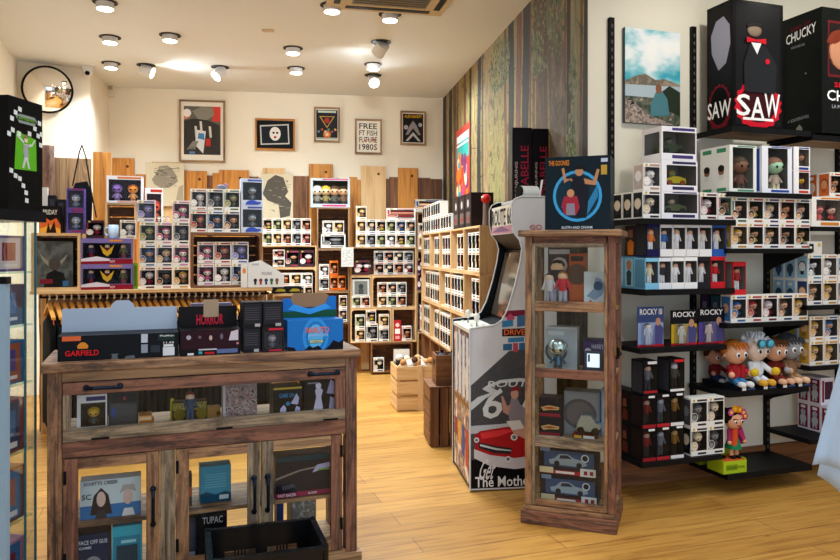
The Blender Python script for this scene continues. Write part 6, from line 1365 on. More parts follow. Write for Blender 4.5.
carton('blue_box', 'dark blue glossy box left of the black TUPAC box at the bottom of counter', 'box', K, 186.5, 197, .13, .12, .101, 0, '#16243a', h=.20, front=[(.1, .3, .9, .9, P('#1e3350', .3)), (.2, .1, .8, .25, P('#8a94b0', .4))])
carton('car_poster_box', 'long dark box with a night car print on the shelf behind the right door', 'game box', K, 275.5, 334, .09, .12, z35, 41, '#17141a', front=[(.0, .1, 1, .95, P('#1f1c24', .3)), (0, .88, 1, 1, P('#123a44', .4)), ('poly', [(.0, .5), (.4, .66), (.9, .74), (.9, .70), (.4, .62), (0, .45)], P('#8a8074', .4)), ('poly', [(.62, .56), (.7, .74), (.92, .78), (.96, .68), (.74, .6)], P('#b9b4dc', .4)), (.72, .60, .92, .64, P('#7fae2c', .4)), (.0, .02, 1, .13, P('#8c1c44', .4)), ('poly', [(.1, .3), (.28, .34), (.34, .26), (.12, .2)], P('#4a4850', .4))],
    texts=[('FAST RACER', .04, .04, .34, .11, P('#d8d4d8', .4)), ('BLAZERS', .55, .05, .7, .10, P('#d8d4d8', .4), 'f')])
carton('flag_box', 'box printed with red, white and blue stripes at the bottom behind right door', 'box', K, 277, 283.5, .12, .08, .101, 0, '#2c3a6a', h=.235, front=[('poly', [(0, .0), (.3, .0), (1, .45), (1, .6)], P('#d8d8dc', .4)), ('poly', [(0, .4), (1, .4), (1, .55), (0, .55)], P('#b02c34', .4))])
carton('newsprint_box', 'grey newsprint patterned box at the bottom behind the right door', 'box', K, 291, 316, .15, .11, .101, 0, '#6f6c68', h=.232, front=[(.05, .02, .95, .98, mottled('newsprint', ['#4a4846', '#8a8884', '#5f5c5a', '#b4b2ac'], 45))])
# ---- things on the counter top
zt = 1.046
def crd(name, label, cat, px0, px1, d, dep, hpx, body, **k): return carton(name, label, cat, K, px0, px1, d, dep, zt, hpx, body, **k)
GT = crd('display_tray', 'black display tray lettered GARFIELD with a raised pale blue back flap', 'display box', 57.5, 178.5, .045, .17, 24.5, '#10141a', front=[(.035, .8, .185, .99, P('#d8683a', .4)), ('poly', [(.16, .48), (.24, .48), (.245, .6), (.22, .72), (.2, .74), (.18, .72), (.155, .6)], P('#d88a2c', .4)), (.68, .62, .735, .98, P('#b9c4d4', .4)), (.68, .2, .735, .55, P('#8d98a8', .4)), (.82, .68, .97, .96, P('#1c2c2a', .4)), (.865, .05, .965, .4, P('#d8dce4', .4)), (.87, .42, .955, .52, P('#dce0e6', .4)),
   ('poly', [(.43, .0), (.49, .0), (.48, .12), (.49, .22), (.43, .22), (.44, .12)], P('#5a6268', .4)), ('poly', [(.54, .0), (.63, .0), (.62, .14), (.55, .1)], P('#5a6268', .4)), (.76, .2, .84, .5, P('#2e3640', .4))],
   texts=[('GARFIELD', .06, .2, .33, .42, P('#e01f24', .4)), ('PhatMojo', .84, .82, .96, .92, P('#d8e0e4', .4)), ('11.95', .87, .55, .96, .63, P('#e6e6e6', .4))])
gw = GT['_w']; gh = GT['_h']; pts = [(0, gh), (gw, gh), (gw, gh+.102), (gw*.62, gh+.102), (gw*.61, gh+.118), (gw*.57, gh+.134), (gw*.46, gh+.134), (gw*.42, gh+.118), (gw*.41, gh+.102), (0, gh+.102)]
MB().prism(pts, .166, .17, P('#aebdd2', .6), 'xz').build('back_flap', GT)
HB = crd('display_box', 'black display box lettered HORROR in red with maroon figure windows', 'display box', 180, 240.5, .035, .15, 25, '#0f0d10', front=[(.02, .25, .98, .98, P('#2a0f18', .4)), ('disc', .14, .72, .09, P('#a9a4b4', .4)), ('disc', .32, .72, .06, P('#6a5a60', .4)), ('disc', .5, .68, .06, P('#c8a8a0', .4), .1), ('disc', .68, .72, .06, P('#6a6470', .4), .12), ('poly', [(.8, .55), (.96, .55), (.96, .98), (.84, .9)], P('#c9c0cc', .4)), ('disc', .95, .42, .05, P('#c07a8c', .4)),
   (.12, .02, .22, .1, P('#e8e6ea', .4)), (.3, .05, .36, .16, P('#3aa0b0', .4)), (.4, .04, .56, .12, P('#c0242c', .4)), (.6, .05, .95, .22, P('#5a6a98', .4)), (.3, .2, .6, .25, P('#c9c4d0', .4))])
hw, hh = HB['_w'], HB['_h']
MB().box(0, hw, .142, .147, hh, hh+.095, P('#141014', .4)).build('back_flap', HB); text(HB, 'HORROR', .30*hw, hh+.01, .76*hw, hh+.058, P('#d0243c', .4), .1405)
MB().box(.42*hw, .68*hw, .139, .1408, hh+.045, hh+.125, P('#a8927a', .6)).build('tape_tab', HB)
DB = P('#1a191d', .35)
def stk(px0, px1, lvl, lab, fr, d=.045, top=None):
    return carton('stacked_box', lab, 'box', K, px0, px1, d, .12, zt+lvl*.114, 0, '#17161a', h=.113, front=fr)
fl = [(.05, .12, .95, .92, P('#232228', .35))]+[(.1, .3+.09*i, .85, .33+.09*i, P('#4a484e', .4)) for i in range(6)]+[(.62, .02, .9, .14, P('#a8a6aa', .4))]
stk(243, 260.5, 0, 'black text covered box, bottom left of the stacked four on the counter', fl); stk(243, 262, 1, 'black text covered box, top left of the stacked four on the counter', fl); stk(263, 283, 1, 'black text covered box, top right of the stacked four on the counter', fl)
winbox('figure_box', 'dark window box with a red name band, bottom right of the stacked four', 'figure box', K, 0, 0, .035, .13, zt, 0, '#221c20', '#5a5058', (('#8a8088', '#a9a0a8', '#5a5560', '#3a363c'),), True, (.08, .12, .92, .82), strip='#c0243a', s0=K.s(261.5, .06), w=K.s(283, .06)-K.s(261.5, .06), h=.113)
carton('pale_box', 'grey mauve box standing behind the HORROR display', 'box', K, 191, 232, .29, .08, zt, 44, '#6a6478', front=[(.05, .4, .95, .95, P('#8a8498', .4)), (.3, .55, .7, .8, P('#4a5a78', .4))])
NB = crd('card_display', 'bright blue card display box lettered NARUTO with an open brown flap', 'display box', 287.5, 343, .035, .14, 30, '#1a64b0', front=[(0, 0, 1, 1, P('#1c6fc0', .4)), ('disc', .5, .45, .44, P('#2f8fdc', .4), .62), ('disc', .5, .45, .34, P('#1f74c4', .4), .5), ('disc', .5, .45, .26, P('#54aee8', .4), .4),
   ('poly', [(0, 0), (.15, .0), (.12, .1), (0, .14)], P('#0c0e14', .4)), ('poly', [(.3, 0), (.62, 0), (.55, .14), (.45, .08), (.38, .14)], P('#0c0e14', .4)), ('poly', [(.66, 0), (1, 0), (1, .3), (.92, .22), (.82, .3), (.74, .1)], P('#0c0e14', .4)), (.38, .22, .64, .34, P('#3a8a6a', .4)), (.4, .24, .62, .32, P('#d8d2b8', .4))],
   texts=[('NARUTO', .32, .56, .74, .76, P('#e86a3c', .4)), ('SHIPPUDEN', .36, .44, .72, .54, P('#9ac4ea', .4)), ('CARDS', .42, .25, .6, .31, P('#3a4a3a', .4), 'f', {})])
nw, nh = NB['_w'], NB['_h']
arc = [(nw*(.5-.34*math.cos(a)), nh+.085-.04*math.sin(a)) for a in [math.pi*i/10 for i in range(11)]]
MB().prism([(0, nh), (nw, nh), (nw*1.0, nh+.10), (nw*.86, nh+.10)]+arc[::-1]+[(nw*.12, nh+.095), (0, nh+.09)], .134, .139, P('#1c6fc0', .4), 'xz').build('back_panel', NB)
MB().add([(0, .133, nh), (nw, .133, nh), (nw, .133, nh+.035), (0, .133, nh+.03)], [(0, 1, 2, 3)], P('#17503a', .4)).add([(nw*.1, .1325, nh+.04), (nw*.5, .1325, nh+.015), (nw*.9, .1325, nh+.045), (nw*.8, .1325, nh+.065), (nw*.5, .1325, nh+.04), (nw*.2, .1325, nh+.065)], [tuple(range(6))], P('#3a9ae0', .4)).build('back_print', NB)
MB().prism([(nw*.16, nh+.065), (nw*.24, nh+.05), (nw*.78, nh+.05), (nw*.86, nh+.065), (nw*.86, nh+.105), (nw*.78, nh+.118), (nw*.24, nh+.118), (nw*.16, nh+.105)], .141, .145, P('#96765a', .8), 'xz').build('brown_flap', NB)

# ---- black plastic basket on the floor before the counter
BK = Frame(-.816, 2.819, 18)
t = thing('shopping_basket', 'black plastic crate basket on the floor in front of the counter', 'basket', BK, 0, 0, .001); BP = P('#070b0f', .25)
bw, bd, bh = .454, .326, .30; m = MB(); q = .012
m.box(0, bw, 0, bd, 0, .01, BP)
def side(m, p0, p1, nx, ny):
    L = math.hypot(p1[0]-p0[0], p1[1]-p0[1]); ux, uy = (p1[0]-p0[0])/L, (p1[1]-p0[1])/L
    def bx(a, b, z0, z1):
        P_ = lambda u, o: (p0[0]+ux*u+nx*o, p0[1]+uy*u+ny*o)
        c = [P_(a, 0), P_(b, 0), P_(b, q), P_(a, q)]; m.prism(c, z0, z1, BP, 'xy')
    bx(0, L, .01, .07); bx(0, L, .20, .285)
    n = 5
    for i in range(n): bx(L*i/n+(.0 if i == 0 else .02), L*(i+1)/n-(.0 if i == n-1 else .02), .07, .20) if i in (0, n-1, 2) else [bx(L*i/n+.02+k*.014, L*i/n+.027+k*.014, .07, .20) for k in range(4)]
    m.prism([(p0[0]-nx*.012, p0[1]-ny*.012), (p1[0]-nx*.012, p1[1]-ny*.012), (p1[0]+nx*q, p1[1]+ny*q), (p0[0]+nx*q, p0[1]+ny*q)], .285, bh, BP, 'xy')
side(m, (0, 0), (bw, 0), 0, 1); side(m, (0, bd), (bw, bd), 0, -1); side(m, (0, 0), (0, bd), 1, 0); side(m, (bw, 0), (bw, bd), -1, 0)
m.build('basket_body', t)
for x in (.0, bw):
    for y in (0, bd): MB().tube((x, y, .01), (x, y, bh+.004), .012, BP, n=10).build('corner_rib', t)
# ============================================================ LEFT DISPLAY UNIT with clothes rail below
L = Frame((150-CX)/FPX*5.9, 5.9, 19)
ls = lambda px, d=0: L.s(px, d)
zp = L.z(289.5, 120, 0); sa, sb = ls(30), ls(272)
t = thing('display_unit', 'long light wood shelf table at left with a clothes rail under it', 'shelf', L, 0, 0, 0)
MB().box(sa, sb, -.02, .42, zp-.028, zp, W('crate')).build('shelf_board', t, .003)
for s in (sa+.02, sb-.06):
    for y in (.36,): MB().box(s, s+.04, y, y+.04, 0, zp-.029, W('crate', 'z')).build('leg', t)
MB().box(sa, sb, .40, .418, zp-.3, zp-.029, W('tan')).build('back_board', t)
MB().tube((sa+.05, .10, zp-.058), (sb-.02, .10, zp-.058), .009, P('#17171a', .3, .8), n=12).build('clothes_rail', t)
for s in (sa+.06, (sa+sb)/2, sb-.04): MB().tube((s, .10, zp-.058), (s, .10, zp-.029), .009, P('#17171a', .3, .8)).build('rail_hanger', t)
def mk_garment(kind):
    def mk():
        r = bpy.data.objects.new('hanging_garment', None); COL.objects.link(r)
        c = P(('#0d0d10', '#17181c', '#121418')[kind], .9); m = MB(); H = 1.02; n = 8
        prof = [(-.23, -.10, .012), (-.10, -.03, .018), (.0, -.02, .02), (.10, -.03, .018), (.23, -.10, .012)]
        ys = [-.24, -.2, -.1, 0, .1, .2, .24]; vs = []; rows = 9
        for sd in (-1, 1):
            for j in range(rows):
                v = j/(rows-1)
                for k_, y in enumerate(ys):
                    top = -.155-abs(y)*.30; z = top+(-H-top)*v
                    th = (.010 if abs(y) > .21 else .020)*(1+.2*math.sin(y*30+kind*2+v*2))
                    vs.append((sd*th, y*(1-.10*v), z))
        nn = rows*len(ys); w = len(ys); fs = []
        for s in (0, 1):
            for j in range(rows-1):
                for k_ in range(w-1): a = s*nn+j*w+k_; fs.append((a, a+1, a+w+1, a+w))
        for k_ in range(w-1): fs.append((k_, k_+1, k_+1+nn, k_+nn)); a = (rows-1)*w+k_; fs.append((a, a+1, a+1+nn, a+nn))
        for j in range(rows-1): a = j*w; fs.append((a, a+w, a+w+nn, a+nn)); a = j*w+w-1; fs.append((a, a+w, a+w+nn, a+nn))
        m.add(vs, fs, c, True); m.build('cloth', r)
        HW = P('#d89a48', .5)
        MB().add([(x, y, z) for x in (-.014, .014) for y, z in ((-.22, -.145), (0, -.04), (.22, -.145), (.22, -.165), (0, -.068), (-.22, -.165))], [(0, 1, 2, 3, 4, 5), (6, 11, 10, 9, 8, 7)]+[(i, 6+i, 6+(i+1) % 6, (i+1) % 6) for i in range(6)], HW).build('hanger', r)
        MB().path([(0, 0, -.04), (0, 0, -.02), (0, -.016, -.005), (0, -.016, .012), (0, 0, .019), (0, .016, .01)], .0028, CHROME, 6).build('hook', r)
        a_ = [2*math.pi*i/14 for i in range(14)]; MB().add([(x, q*math.cos(a), q*math.sin(a)) for x in (-.005, .005) for q in (.013, .024) for a in a_], [(i+o, (i+1) % 14+o, (i+1) % 14+p, i+p) for o, p in ((0, 14), (28, 42), (0, 28), (14, 42)) for i in range(14)], P('#e4e2da', .5)).build('size_ring', r)
        MB().box(-.001, .001, -.235, -.20, -.20, -.155, P(('#c9542c', '#e0a03c', '#d8d0c0')[kind], .6)).build('price_tag', r)
        return r
    return mk
ng = 32
for i in range(ng):
    s = sa+.12+(sb-sa-.22)*i/(ng-1)
    put(('garment', i % 3), mk_garment(i % 3), L, s, .10, zp-.058, 'dark garment on a wooden hanger among those along the rail under the left shelf', 'garment', 'dark garments hanging on the rail', turn=16)
# ---- goods on the unit
def lc(name, label, cat, px0, px1, z, hpx, body, d=0, dep=.1, **k): return carton(name, label, cat, L, px0, px1, d, dep, z, hpx, body, **k)
zc1 = L.z(233, 57, 0)
crate('large light crate at left holding a dark box with horned artwork', L, ls(31), ls(80.5), zp+.001, zc1, 0, .36, 'crate', 'dark', group=None, t=.022)
ob = carton('horned_art_box', 'big dark box with horned helmet artwork inside the large left crate', 'box', L, 36, 73, .03, .12, zp+.024, 46, '#23262a', front=[(.0, .0, 1, 1, mottled('murky_grey', ['#1c2022', '#3a4042', '#5a5e5c', '#2a2e30'], 7)), ('poly', [(0, .95), (.12, .72), (.35, .55), (.62, .55), (.85, .72), (.97, .95), (.8, .62), (.6, .42), (.38, .42), (.16, .6)], P('#8d8a7c', .4)),
   ('disc', .5, .5, .12, P('#4a4440', .4), .14), ('poly', [(.2, 0), (.3, .3), (.5, .38), (.75, .3), (.85, .0)], P('#17181a', .4)), (.1, .08, .45, .18, P('#7a1f2c', .4)), (.72, .02, .88, .14, P('#3a6a9c', .4))])
# two wide boxes
def widebox(z, lab):
    t = winbox('wide_toy_box', lab, 'toy box', L, 81, 132.5, .0, .14, z, 25.5, '#7c6fae', '#3a3440', (('#2c2c58', '#c9b4a4', '#3a3a5c', '#8c2030'), ('#c9a82c', '#d8c4b8', '#7a2434', '#4a4038'), ('#8a6a2c', '#c9a484', '#5a5a34', '#8c2c2c')), False, (.03, .22, .97, .82), side='#5a4a8c')
    w, h = t['_w'], t['_h']; m = MB(); m.front(0, 0, w, .2*h, P('#8c1a2c', .4), -.0012); m.add([(0, -.0016, .2*h), (.3*w, -.0016, .3*h), (.55*w, -.0016, .2*h), (.55*w, -.0016, .12*h), (0, -.0016, .1*h)], [(0, 1, 2, 3, 4)], P('#d8d2e2', .4)); m.front(.55*w, .88*h, .8*w, .96*h, P('#d88a3c', .4), -.0012); m.build('front_print', t)
    f = MB(); f.add([(w*.36, .01, h*.75), (w*.5, .008, h*.5), (w*.64, .01, h*.75), (w*.58, .01, h*.42), (w*.5, .008, h*.3), (w*.42, .01, h*.42)], [tuple(range(6))], P('#d8b02c', .4)); f.build('yellow_wings', t); text(t, 'TOY', .55*w, .05*h, .66*w, .14*h, P('#e8e0e4', .4), -.002); return h
h = widebox(zp+.001, 'wide purple and red toy window box, lower of two at left'); widebox(zp+.002+h, 'wide purple and red toy window box, upper of two at left'); z3 = zp+.003+2*h
carton('green_box', 'slim lime green upright box beside the two wide toy boxes', 'box', L, 133.3, 137.5, .02, .1, zp+.001, 26, '#7ea832', front=[(.2, .1, .8, .9, P('#5a7a24', .4))])
def lp(px0, px1, z, hpx, st, lab, d=0., body='#ece9e2', dep=.09, figs=1, group=None):
    k = ('pop', st, 2, body, figs); a, c = L.s(px0, d), L.s(px1, d); h = hpx/FPX*L.Y((px0+px1)/2, d)
    put(k, mk_pop(st, 2, body=body, figs=figs), L, a, d, z, lab, 'figure box', group, ((c-a)/.116, dep/.09, h/.163)); return z+h+.001
lp(86.5, 103.5, z3, 18, 'r', 'small black window box standing on the wide toy boxes', 0, '#2a262c')
# mug
v = thing('mug', 'pale blue mug with a white handle standing on the wide toy boxes', 'mug', L, ls(113.5, .06), .06, z3)
MB().lathe([(0, .002), (.038, .002), (.04, .01), (.04, .11), (.036, .11), (.035, .012), (0, .01)], (0, 0, 0), P('#b9cfe0', .25), 20).build('cup', v); MB().path([(-.038, 0, .09), (-.062, 0, .085), (-.07, 0, .055), (-.06, 0, .03), (-.038, 0, .025)], .006, P('#e8ecf0', .25), 8).build('handle', v)
lp(120, 136, z3, 18.5, 'n', 'white figure box right of the pale blue mug')
# crate with double plush box
zcr0 = z3; zcr = L.z(203, 120, .16)
crate('dark inside crate behind the mug, carrying the white double plush box', L, ls(105.5, .16), ls(136, .16), zp+.001+2*h+.002, zcr, .16, .22, 'crate', 'dark', group=None, slats=True)
winbox('plush_toy_box', 'white double window box with a lavender and an orange plush bear', 'toy box', L, 106.5, 143, .15, .14, zcr+.001, 27, '#ece9ee', '#4a3040', (('#7a5aa8', '#8a6cb8', '#a98fd0', '#9478c0'), ('#d8782c', '#e08a3c', '#e8a860', '#d88038')), True, (.06, .08, .94, .86), strip='#d8783c', side='#d8a0b0')
winbox('plush_toy_box', 'white box with a red plush toy, behind the lavender and pink figure boxes', 'toy box', L, 145, 163, .22, .12, z3+.11, 38, '#efeaea', '#7a2a2c', (('#b8362c', '#d8563c', '#e0704c', '#c8402c'),), True, (.1, .1, .9, .85), strip='#c8402c')
# three rows of three + two
gr = 'purple and pastel figure boxes in rows of three at left'
e = (139.5, 156.3, 173.2, 190); rows = (('kio', 'bottom'), ('kif', 'second'), ('mhj', 'third')); st_rows = (('r', 'e', 'f'), ('k', 'c', 'h'), ('m', 'h', 'j')); zz = zp+.001
for r_ in range(3):
    for i in range(3): zn = lp(e[i], e[i+1]-.5, zz, 22, st_rows[r_][i], '%s figure box, %s in the %s row of the left three-column block' % (HAIRN[st_rows[r_][i]], ('left', 'middle', 'right')[i], ('bottom', 'second', 'third')[r_]), 0, group=gr)
    zz = zn
ztop3 = zz
lp(137, 155.5, ztop3, 21.5, 'i', 'lavender figure box standing top left on the three-column block'); lp(172.5, 190, ztop3, 21.5, 'h', 'pink figure box standing top right on the three-column block')
for i in range(3):
    v = thing('white_figurine', 'tiny white figurine between lavender and pink boxes, %s' % ('left', 'middle', 'right')[i], 'figurine', L, ls(159+4.5*i, .06), .06, ztop3, 'tiny white figurines'); f = MB(); figure(f, 0, 0, 0, .05, C('#8a7a6a'), C('#e6ddd0'), C('#d8d2c8'), C('#c9c2b8'), True, False); f.build('body', v)
# dark crate right with pink/white boxes
zk = L.z(232.5, 225, 0)
crate('big dark crate with six pink and white figure boxes', L, ls(191), ls(262), zp+.001, zk, 0, .36, 'brown', 'dark', group=None, t=.02, arch=True)
e = (197.5, 214.7, 231.8, 249); zz = zp+.022; gp = 'pink and white figure boxes in the big dark crate'
for r_, sts in enumerate((('h', 'n', 'k'), ('h', 'l', 'i'))):
    for i in range(3):
        zn = lp(e[i], e[i+1]-.5, zz, 21.5, sts[i], '%s figure box, %s in the %s row inside the big dark crate' % (HAIRN[sts[i]], ('left', 'middle', 'right')[i], ('lower', 'upper')[r_]), .03, group=gp)
    zz = zn
zz = zk+.001; gp = 'figure boxes in two rows on the big dark crate'
e = (190.5, 207.5, 224.2, 240.5)
for r_, sts in enumerate((('l', 'k', 'o'), ('n', 'j', 'm'))):
    for i in range(3):
        zn = lp(e[i], e[i+1]-.5, zz, 21.5, sts[i], '%s figure box, %s in the %s row on top of the dark crate' % (HAIRN[sts[i]], ('left', 'middle', 'right')[i], ('lower', 'upper')[r_]), .0, group=gp)
    zz = zn
v = thing('small_ornament', 'small grey and pink ornament lying on the upper row of boxes on dark crate', 'ornament', L, ls(222, .05), .05, zz); MB().sph((0, 0, .02), (.05, .03, .02), P('#6a6a78', .5), 12, 7).sph((.03, 0, .035), (.02, .018, .018), P('#8c5a6a', .5), 10, 6).build('body', v)
za = zk+.001
for r_ in range(2):
    t = winbox('tall_figure_box', 'large pale lavender window box, %s of two stacked on the dark crate' % ('lower', 'upper')[r_], 'figure box', L, 241, 263, .0, .12, za, 27, '#c4cad8', '#7f8890', (('#5a6068', '#9aa0a4', '#6f767c', '#4a5056'),), True, (.08, .2, .95, .86), strip='#4a5aa0', side='#a9b2cc')
    w, h = t['_w'], t['_h']; MB().add([(w*.5+w*.3*math.cos(a), -.0016, h*.03+h*.17*math.sin(a)) for a in [math.pi*i/10 for i in range(11)]], [tuple(range(11))], P('#3a52b0', .4)).build('blue_badge', t); za += h+.001
# boxes at lower right end
carton('white_flap_box', 'white upright carton with an orange sticker right of the dark crate contents', 'box', L, 240.5, 247.5, -.03+.01, .02, zp+.001, 0, '#e2dfda', h=.001) if False else None
t = thing('white_display_card', 'large white card box with a row of tiny figures printed, right end of left shelf', 'display box', L, ls(248, -.022), -.0225, zp+.001)
w = ls(284, -.015)-ls(248, -.015); h = 27/FPX*L.Y(262, 0)
MB().prism([(0, 0), (w, 0), (w, h*.45), (w*.72, h*.72), (w*.35, h), (0, h*.9)], 0, .02, P('#dcdcda', .6), 'xz').build('card_body', t)
m = MB()
for i, c in enumerate(('#2a2a2e', '#8a3a3c', '#3a4a6a', '#3a6a4a', '#7a5a3c')): m.disc(w*(.2+.15*i), h*.26, w*.05, P(c, .5), -.001, 10, h*.07); m.front(w*(.17+.15*i), h*.1, w*(.23+.15*i), h*.2, P(c, .5), -.0012)
m.front(.1*w, .9*h*.9, .3*w, .88*h, P('#b4b4b8', .5)); m.build('figure_print', t); text(t, 'FIGURES', .38*w, .46*h, .66*w, .56*h, P('#8a8a90', .5), -.001)
carton('white_card_box', 'white narrow card box with an orange mark between dark crate and white card', 'box', L, 241, 247.5, -.0225, .02, zp+.001, 24, '#e0ddd8', front=[('disc', .5, .7, .07, P('#d88a4c', .5), .12)])
# board under the right end, small drawers
for i, (pa, pb) in enumerate(((231, 247), (248, 274))):
    pass
t = thing('light_crate', 'light wooden crate under the right end of the left shelf unit', 'crate', L, sb+.01, .02, 0); 
MB().box(0, .02, 0, .4, 0, zp-.06, W('crate', 'z')).box(.24, .26, 0, .4, 0, zp-.06, W('crate', 'z')).box(.02, .24, 0, .4, zp-.08, zp-.06, W('crate')).box(.02, .24, .38, .4, 0, zp-.081, W('crate')).box(.02, .24, 0, .38, .6, .62, W('crate')).box(.02, .24, 0, .38, 0, .02, W('crate')).build('crate_body', t)
for i in range(2): carton('dark_car_box', 'dark box with a yellow car print on the light crate, %s' % ('left', 'right')[i], 'box', L, 0, 0, .03, .14, zp-.059, 0, '#1c1c20', s0=sb+.015+i*.125, w=.12, h=.06, front=[('poly', [(.1, .3), (.9, .3), (.8, .6), (.6, .7), (.3, .7)], P('#a89a2c', .5))])
# upper left: board, small goods, bag, tree trunk post
t = thing('dark_poster_box', 'dark box with a flame orange print standing on the large left crate', 'box', L, ls(40, .03), .03, zc1+.001)
def lt(*a, **k): return carton(*a, **k)
bpy.data.objects.remove(t)
lt('flame_print_box', 'dark box with a flame orange print standing on the large left crate', 'box', L, 40, 60.5, .03, .1, zc1+.001, 27, '#17100f', front=[('poly', [(0, .0), (1, .0), (1, .3), (.8, .55), (.5, .45), (.2, .6), (0, .4)], P('#d8642c', .4)), ('poly', [(0, .0), (1, .0), (1, .15), (.5, .3), (0, .15)], P('#e8a83c', .4)), ('poly', [(.3, .0), (.4, .4), (.5, .1), (.7, .45), (.8, .0)], P('#2a1410', .4))], texts=[('FRIDAY', .15, .68, .85, .86, P('#d8d4cc', .4))])
for r_ in range(2): 
    t = winbox('toy_robot_box', 'small lavender window box with a silver toy, %s of two stacked beside the bag' % ('lower', 'upper')[r_], 'toy box', L, 66.5, 84.5, .03, .1, zc1+.001+r_*.178, 0, '#5a4a98', '#6a6488', (('#8a98b0', '#b9c4d0', '#7a88a4', '#4a5470'),), True, (.08, .14, .94, .9), strip='#8c2c4c', side='#6a5aa0', h=.177, s0=L.s(66.5, .03), w=L.s(84.5, .03)-L.s(66.5, .03), side_window=True)
for i in range(2): lt('dark_gadget_box', 'dark little box behind the flame print box, %s' % ('left', 'right')[i], 'box', L, 48+9*i, 56+9*i, .16, .1, zc1+.001, 38-4*i, '#1e1c22', front=[(.2, .5, .8, .9, P('#3a3a44', .4)), (.3, .15, .7, .4, P('#7a6a5a', .4))])
lt('white_tall_box', 'slim white box standing just right of the black skeleton suit box', 'box', L, 42, 47.5, .15, .06, zc1+.001, 46, '#cfc8c4', front=[(.2, .2, .8, .6, P('#8a8488', .4))])
# bag hanging
t = thing('black_bag', 'black bag hanging by thin straps on the planks left of the crates', 'bag', L, ls(79, .30), .30, zc1+.02)
MB().prism([(-.07, .05), (.09, .02), (.10, .32), (.06, .42), (-.03, .40), (-.08, .25)], 0, .05, P('#121318', .7), 'xz').build('bag_body', t, .01); MB().path([(-.05, .02, .38), (.0, .02, .66), (.02, .02, .72), (.05, .02, .62), (.09, .02, .34), (.13, .02, .12)], .006, P('#1a1a1e', .7), 6).build('strap', t)
# tree trunk post
t = thing('tree_trunk_post', 'rough bark tree trunk post at left against the cream wall', 'post', L, ls(47, .5), .5, 0); hz_ = L.z(146, 47, .5)
BARK = wood('bark', [(.25, '#2e1c16'), (.45, '#5e3f30'), (.6, '#7d5b46'), (.8, '#412a20')], 'z', .9, 1, .9)
rng = random.Random(4); prof = [(rng.uniform(.055, .066), hz_*i/14) for i in range(15)]; MB().lathe(prof+[(0, hz_)], (0, 0, 0), BARK, 16).build('trunk', t)
# planks behind the left unit, standing up from the floor
for i, (a_, c_, py, k) in enumerate(((52, 92, 158, 'tan'), (93, 112, 152, 'orange'))):
    s0, s1 = L.s(a_, .56), L.s(c_-1, .56); z1 = L.z(py, (a_+c_)/2, .56)
    o = MB().box(0, s1-s0, 0, .025, 0, z1, W(k, 'z')).build('upright_board', None, .003); x, y = L.xy(s0, .56); o.location = (x, y, 0.0); o.rotation_euler = (0, 0, L.a)
    tag(o, ('wide pale board standing behind the black bag', 'narrow amber board just left of the double plush box')[i], 'board', 'tall boards behind left unit')

# ============================================================ GLASS CABINET at the left edge with the black suit box on top
V = Frame((8-CX)/FPX*2.9, 2.9, -7)
# the cabinet's visible side runs away from the viewer: near corner at x=0,y=0; local y runs away
t = thing('glass_display_case', 'tall glass display case at the left edge with teal edges and dark cap', 'display case', V, 0, 0, 0); zc_ = V.z(209, 8, 0)
EDG = P('#3f6c74', .15); xr = -.005
def vy(px): # distance along the side for an image column
    lo, hi = -3.0, 3.0
    for _ in range(50):
        mid = (lo+hi)/2; x, y = V.xy(0, mid); p = CX+FPX*x/y
        if p < px: lo = mid
        else: hi = mid
    return (lo+hi)/2
ya, yb = -.45, .17
MB().box(-.42, .012, ya, .225, zc_-.045, zc_-.001, P('#14161a', .3)).build('cap', t); MB().box(-.42, .0, ya, yb, 0, .09, P('#14161a', .3)).build('base', t)
MB().box(-.003, .003, ya, yb, .09, zc_-.046, GLASS).build('side_glass', t); MB().box(-.42, -.004, yb-.004, yb, .09, zc_-.046, GLASS).build('back_glass', t); MB().box(-.42, -.004, ya, ya+.006, .09, zc_-.046, GLASS).build('front_glass', t)
for y in (yb, .105): MB().box(-.004, .004, y-.004, y+.002, .09, zc_-.046, EDG).build('edge_strip', t)
levels_ = (.40, .68, .96, 1.20, 1.42)
for z in levels_: MB().box(-.415, -.007, ya+.01, yb-.01, z-.008, z, clear('shelf_glass', '#e4f2f0', .04)).build('glass_shelf', t)
rng = random.Random(8)
cc = ['#8c2c3c', '#5a4a8c', '#c98aa4', '#3a6a9c', '#d8c8d0', '#7a2a2a', '#2c3c5c', '#a85a3c']
for li, z in enumerate((.092,)+levels_):
    for j in range(3):
        c = cc[(li*3+j) % 8]
        carton('toy_carton', '%s toy carton in the glass display case, %s, %s' % (('red', 'purple', 'pink', 'blue', 'pale', 'maroon', 'navy', 'rust')[(li*3+j) % 8], ('on its base', 'first glass shelf', 'second glass shelf', 'third glass shelf', 'fourth glass shelf', 'topmost glass shelf')[li], ('front', 'middle', 'back')[j]), 'toy box', V, 0, 0, ya+.03+.19*j, .17, z+.001, 0, c, s0=-.19, w=.17, h=(.25, .24, .24, .2, .19, .17)[li]-.012*j,
            front=[(.1, .1, .9, .9, P(cc[(li+j+3) % 8], .4)), ('disc', .5, .5, .25, P('#d8ccd0', .4))])
        kx = bpy.data.objects[-1] if False else None
# side prints facing the shop are given as blue and pink patches on each carton's right face
for o in [o for o in bpy.data.objects if o.name.startswith('toy_carton')]:
    w = .17; m = MB(); h = o['_h']; c1, c2 = rng.sample(cc, 2)
    m.quad((w+.001, .01, .01), (w+.001, .14, .01), (w+.001, .14, h-.01), (w+.001, .01, h-.01), P(c1, .4)); m.quad((w+.0016, .03, h*.3), (w+.0016, .11, h*.3), (w+.0016, .11, h*.8), (w+.0016, .03, h*.8), P(c2, .4)); m.quad((w+.002, .04, .02), (w+.002, .12, .02), (w+.002, .12, h*.2), (w+.002, .04, h*.2), P('#e6e0e4', .4)); m.build('side_print', o)
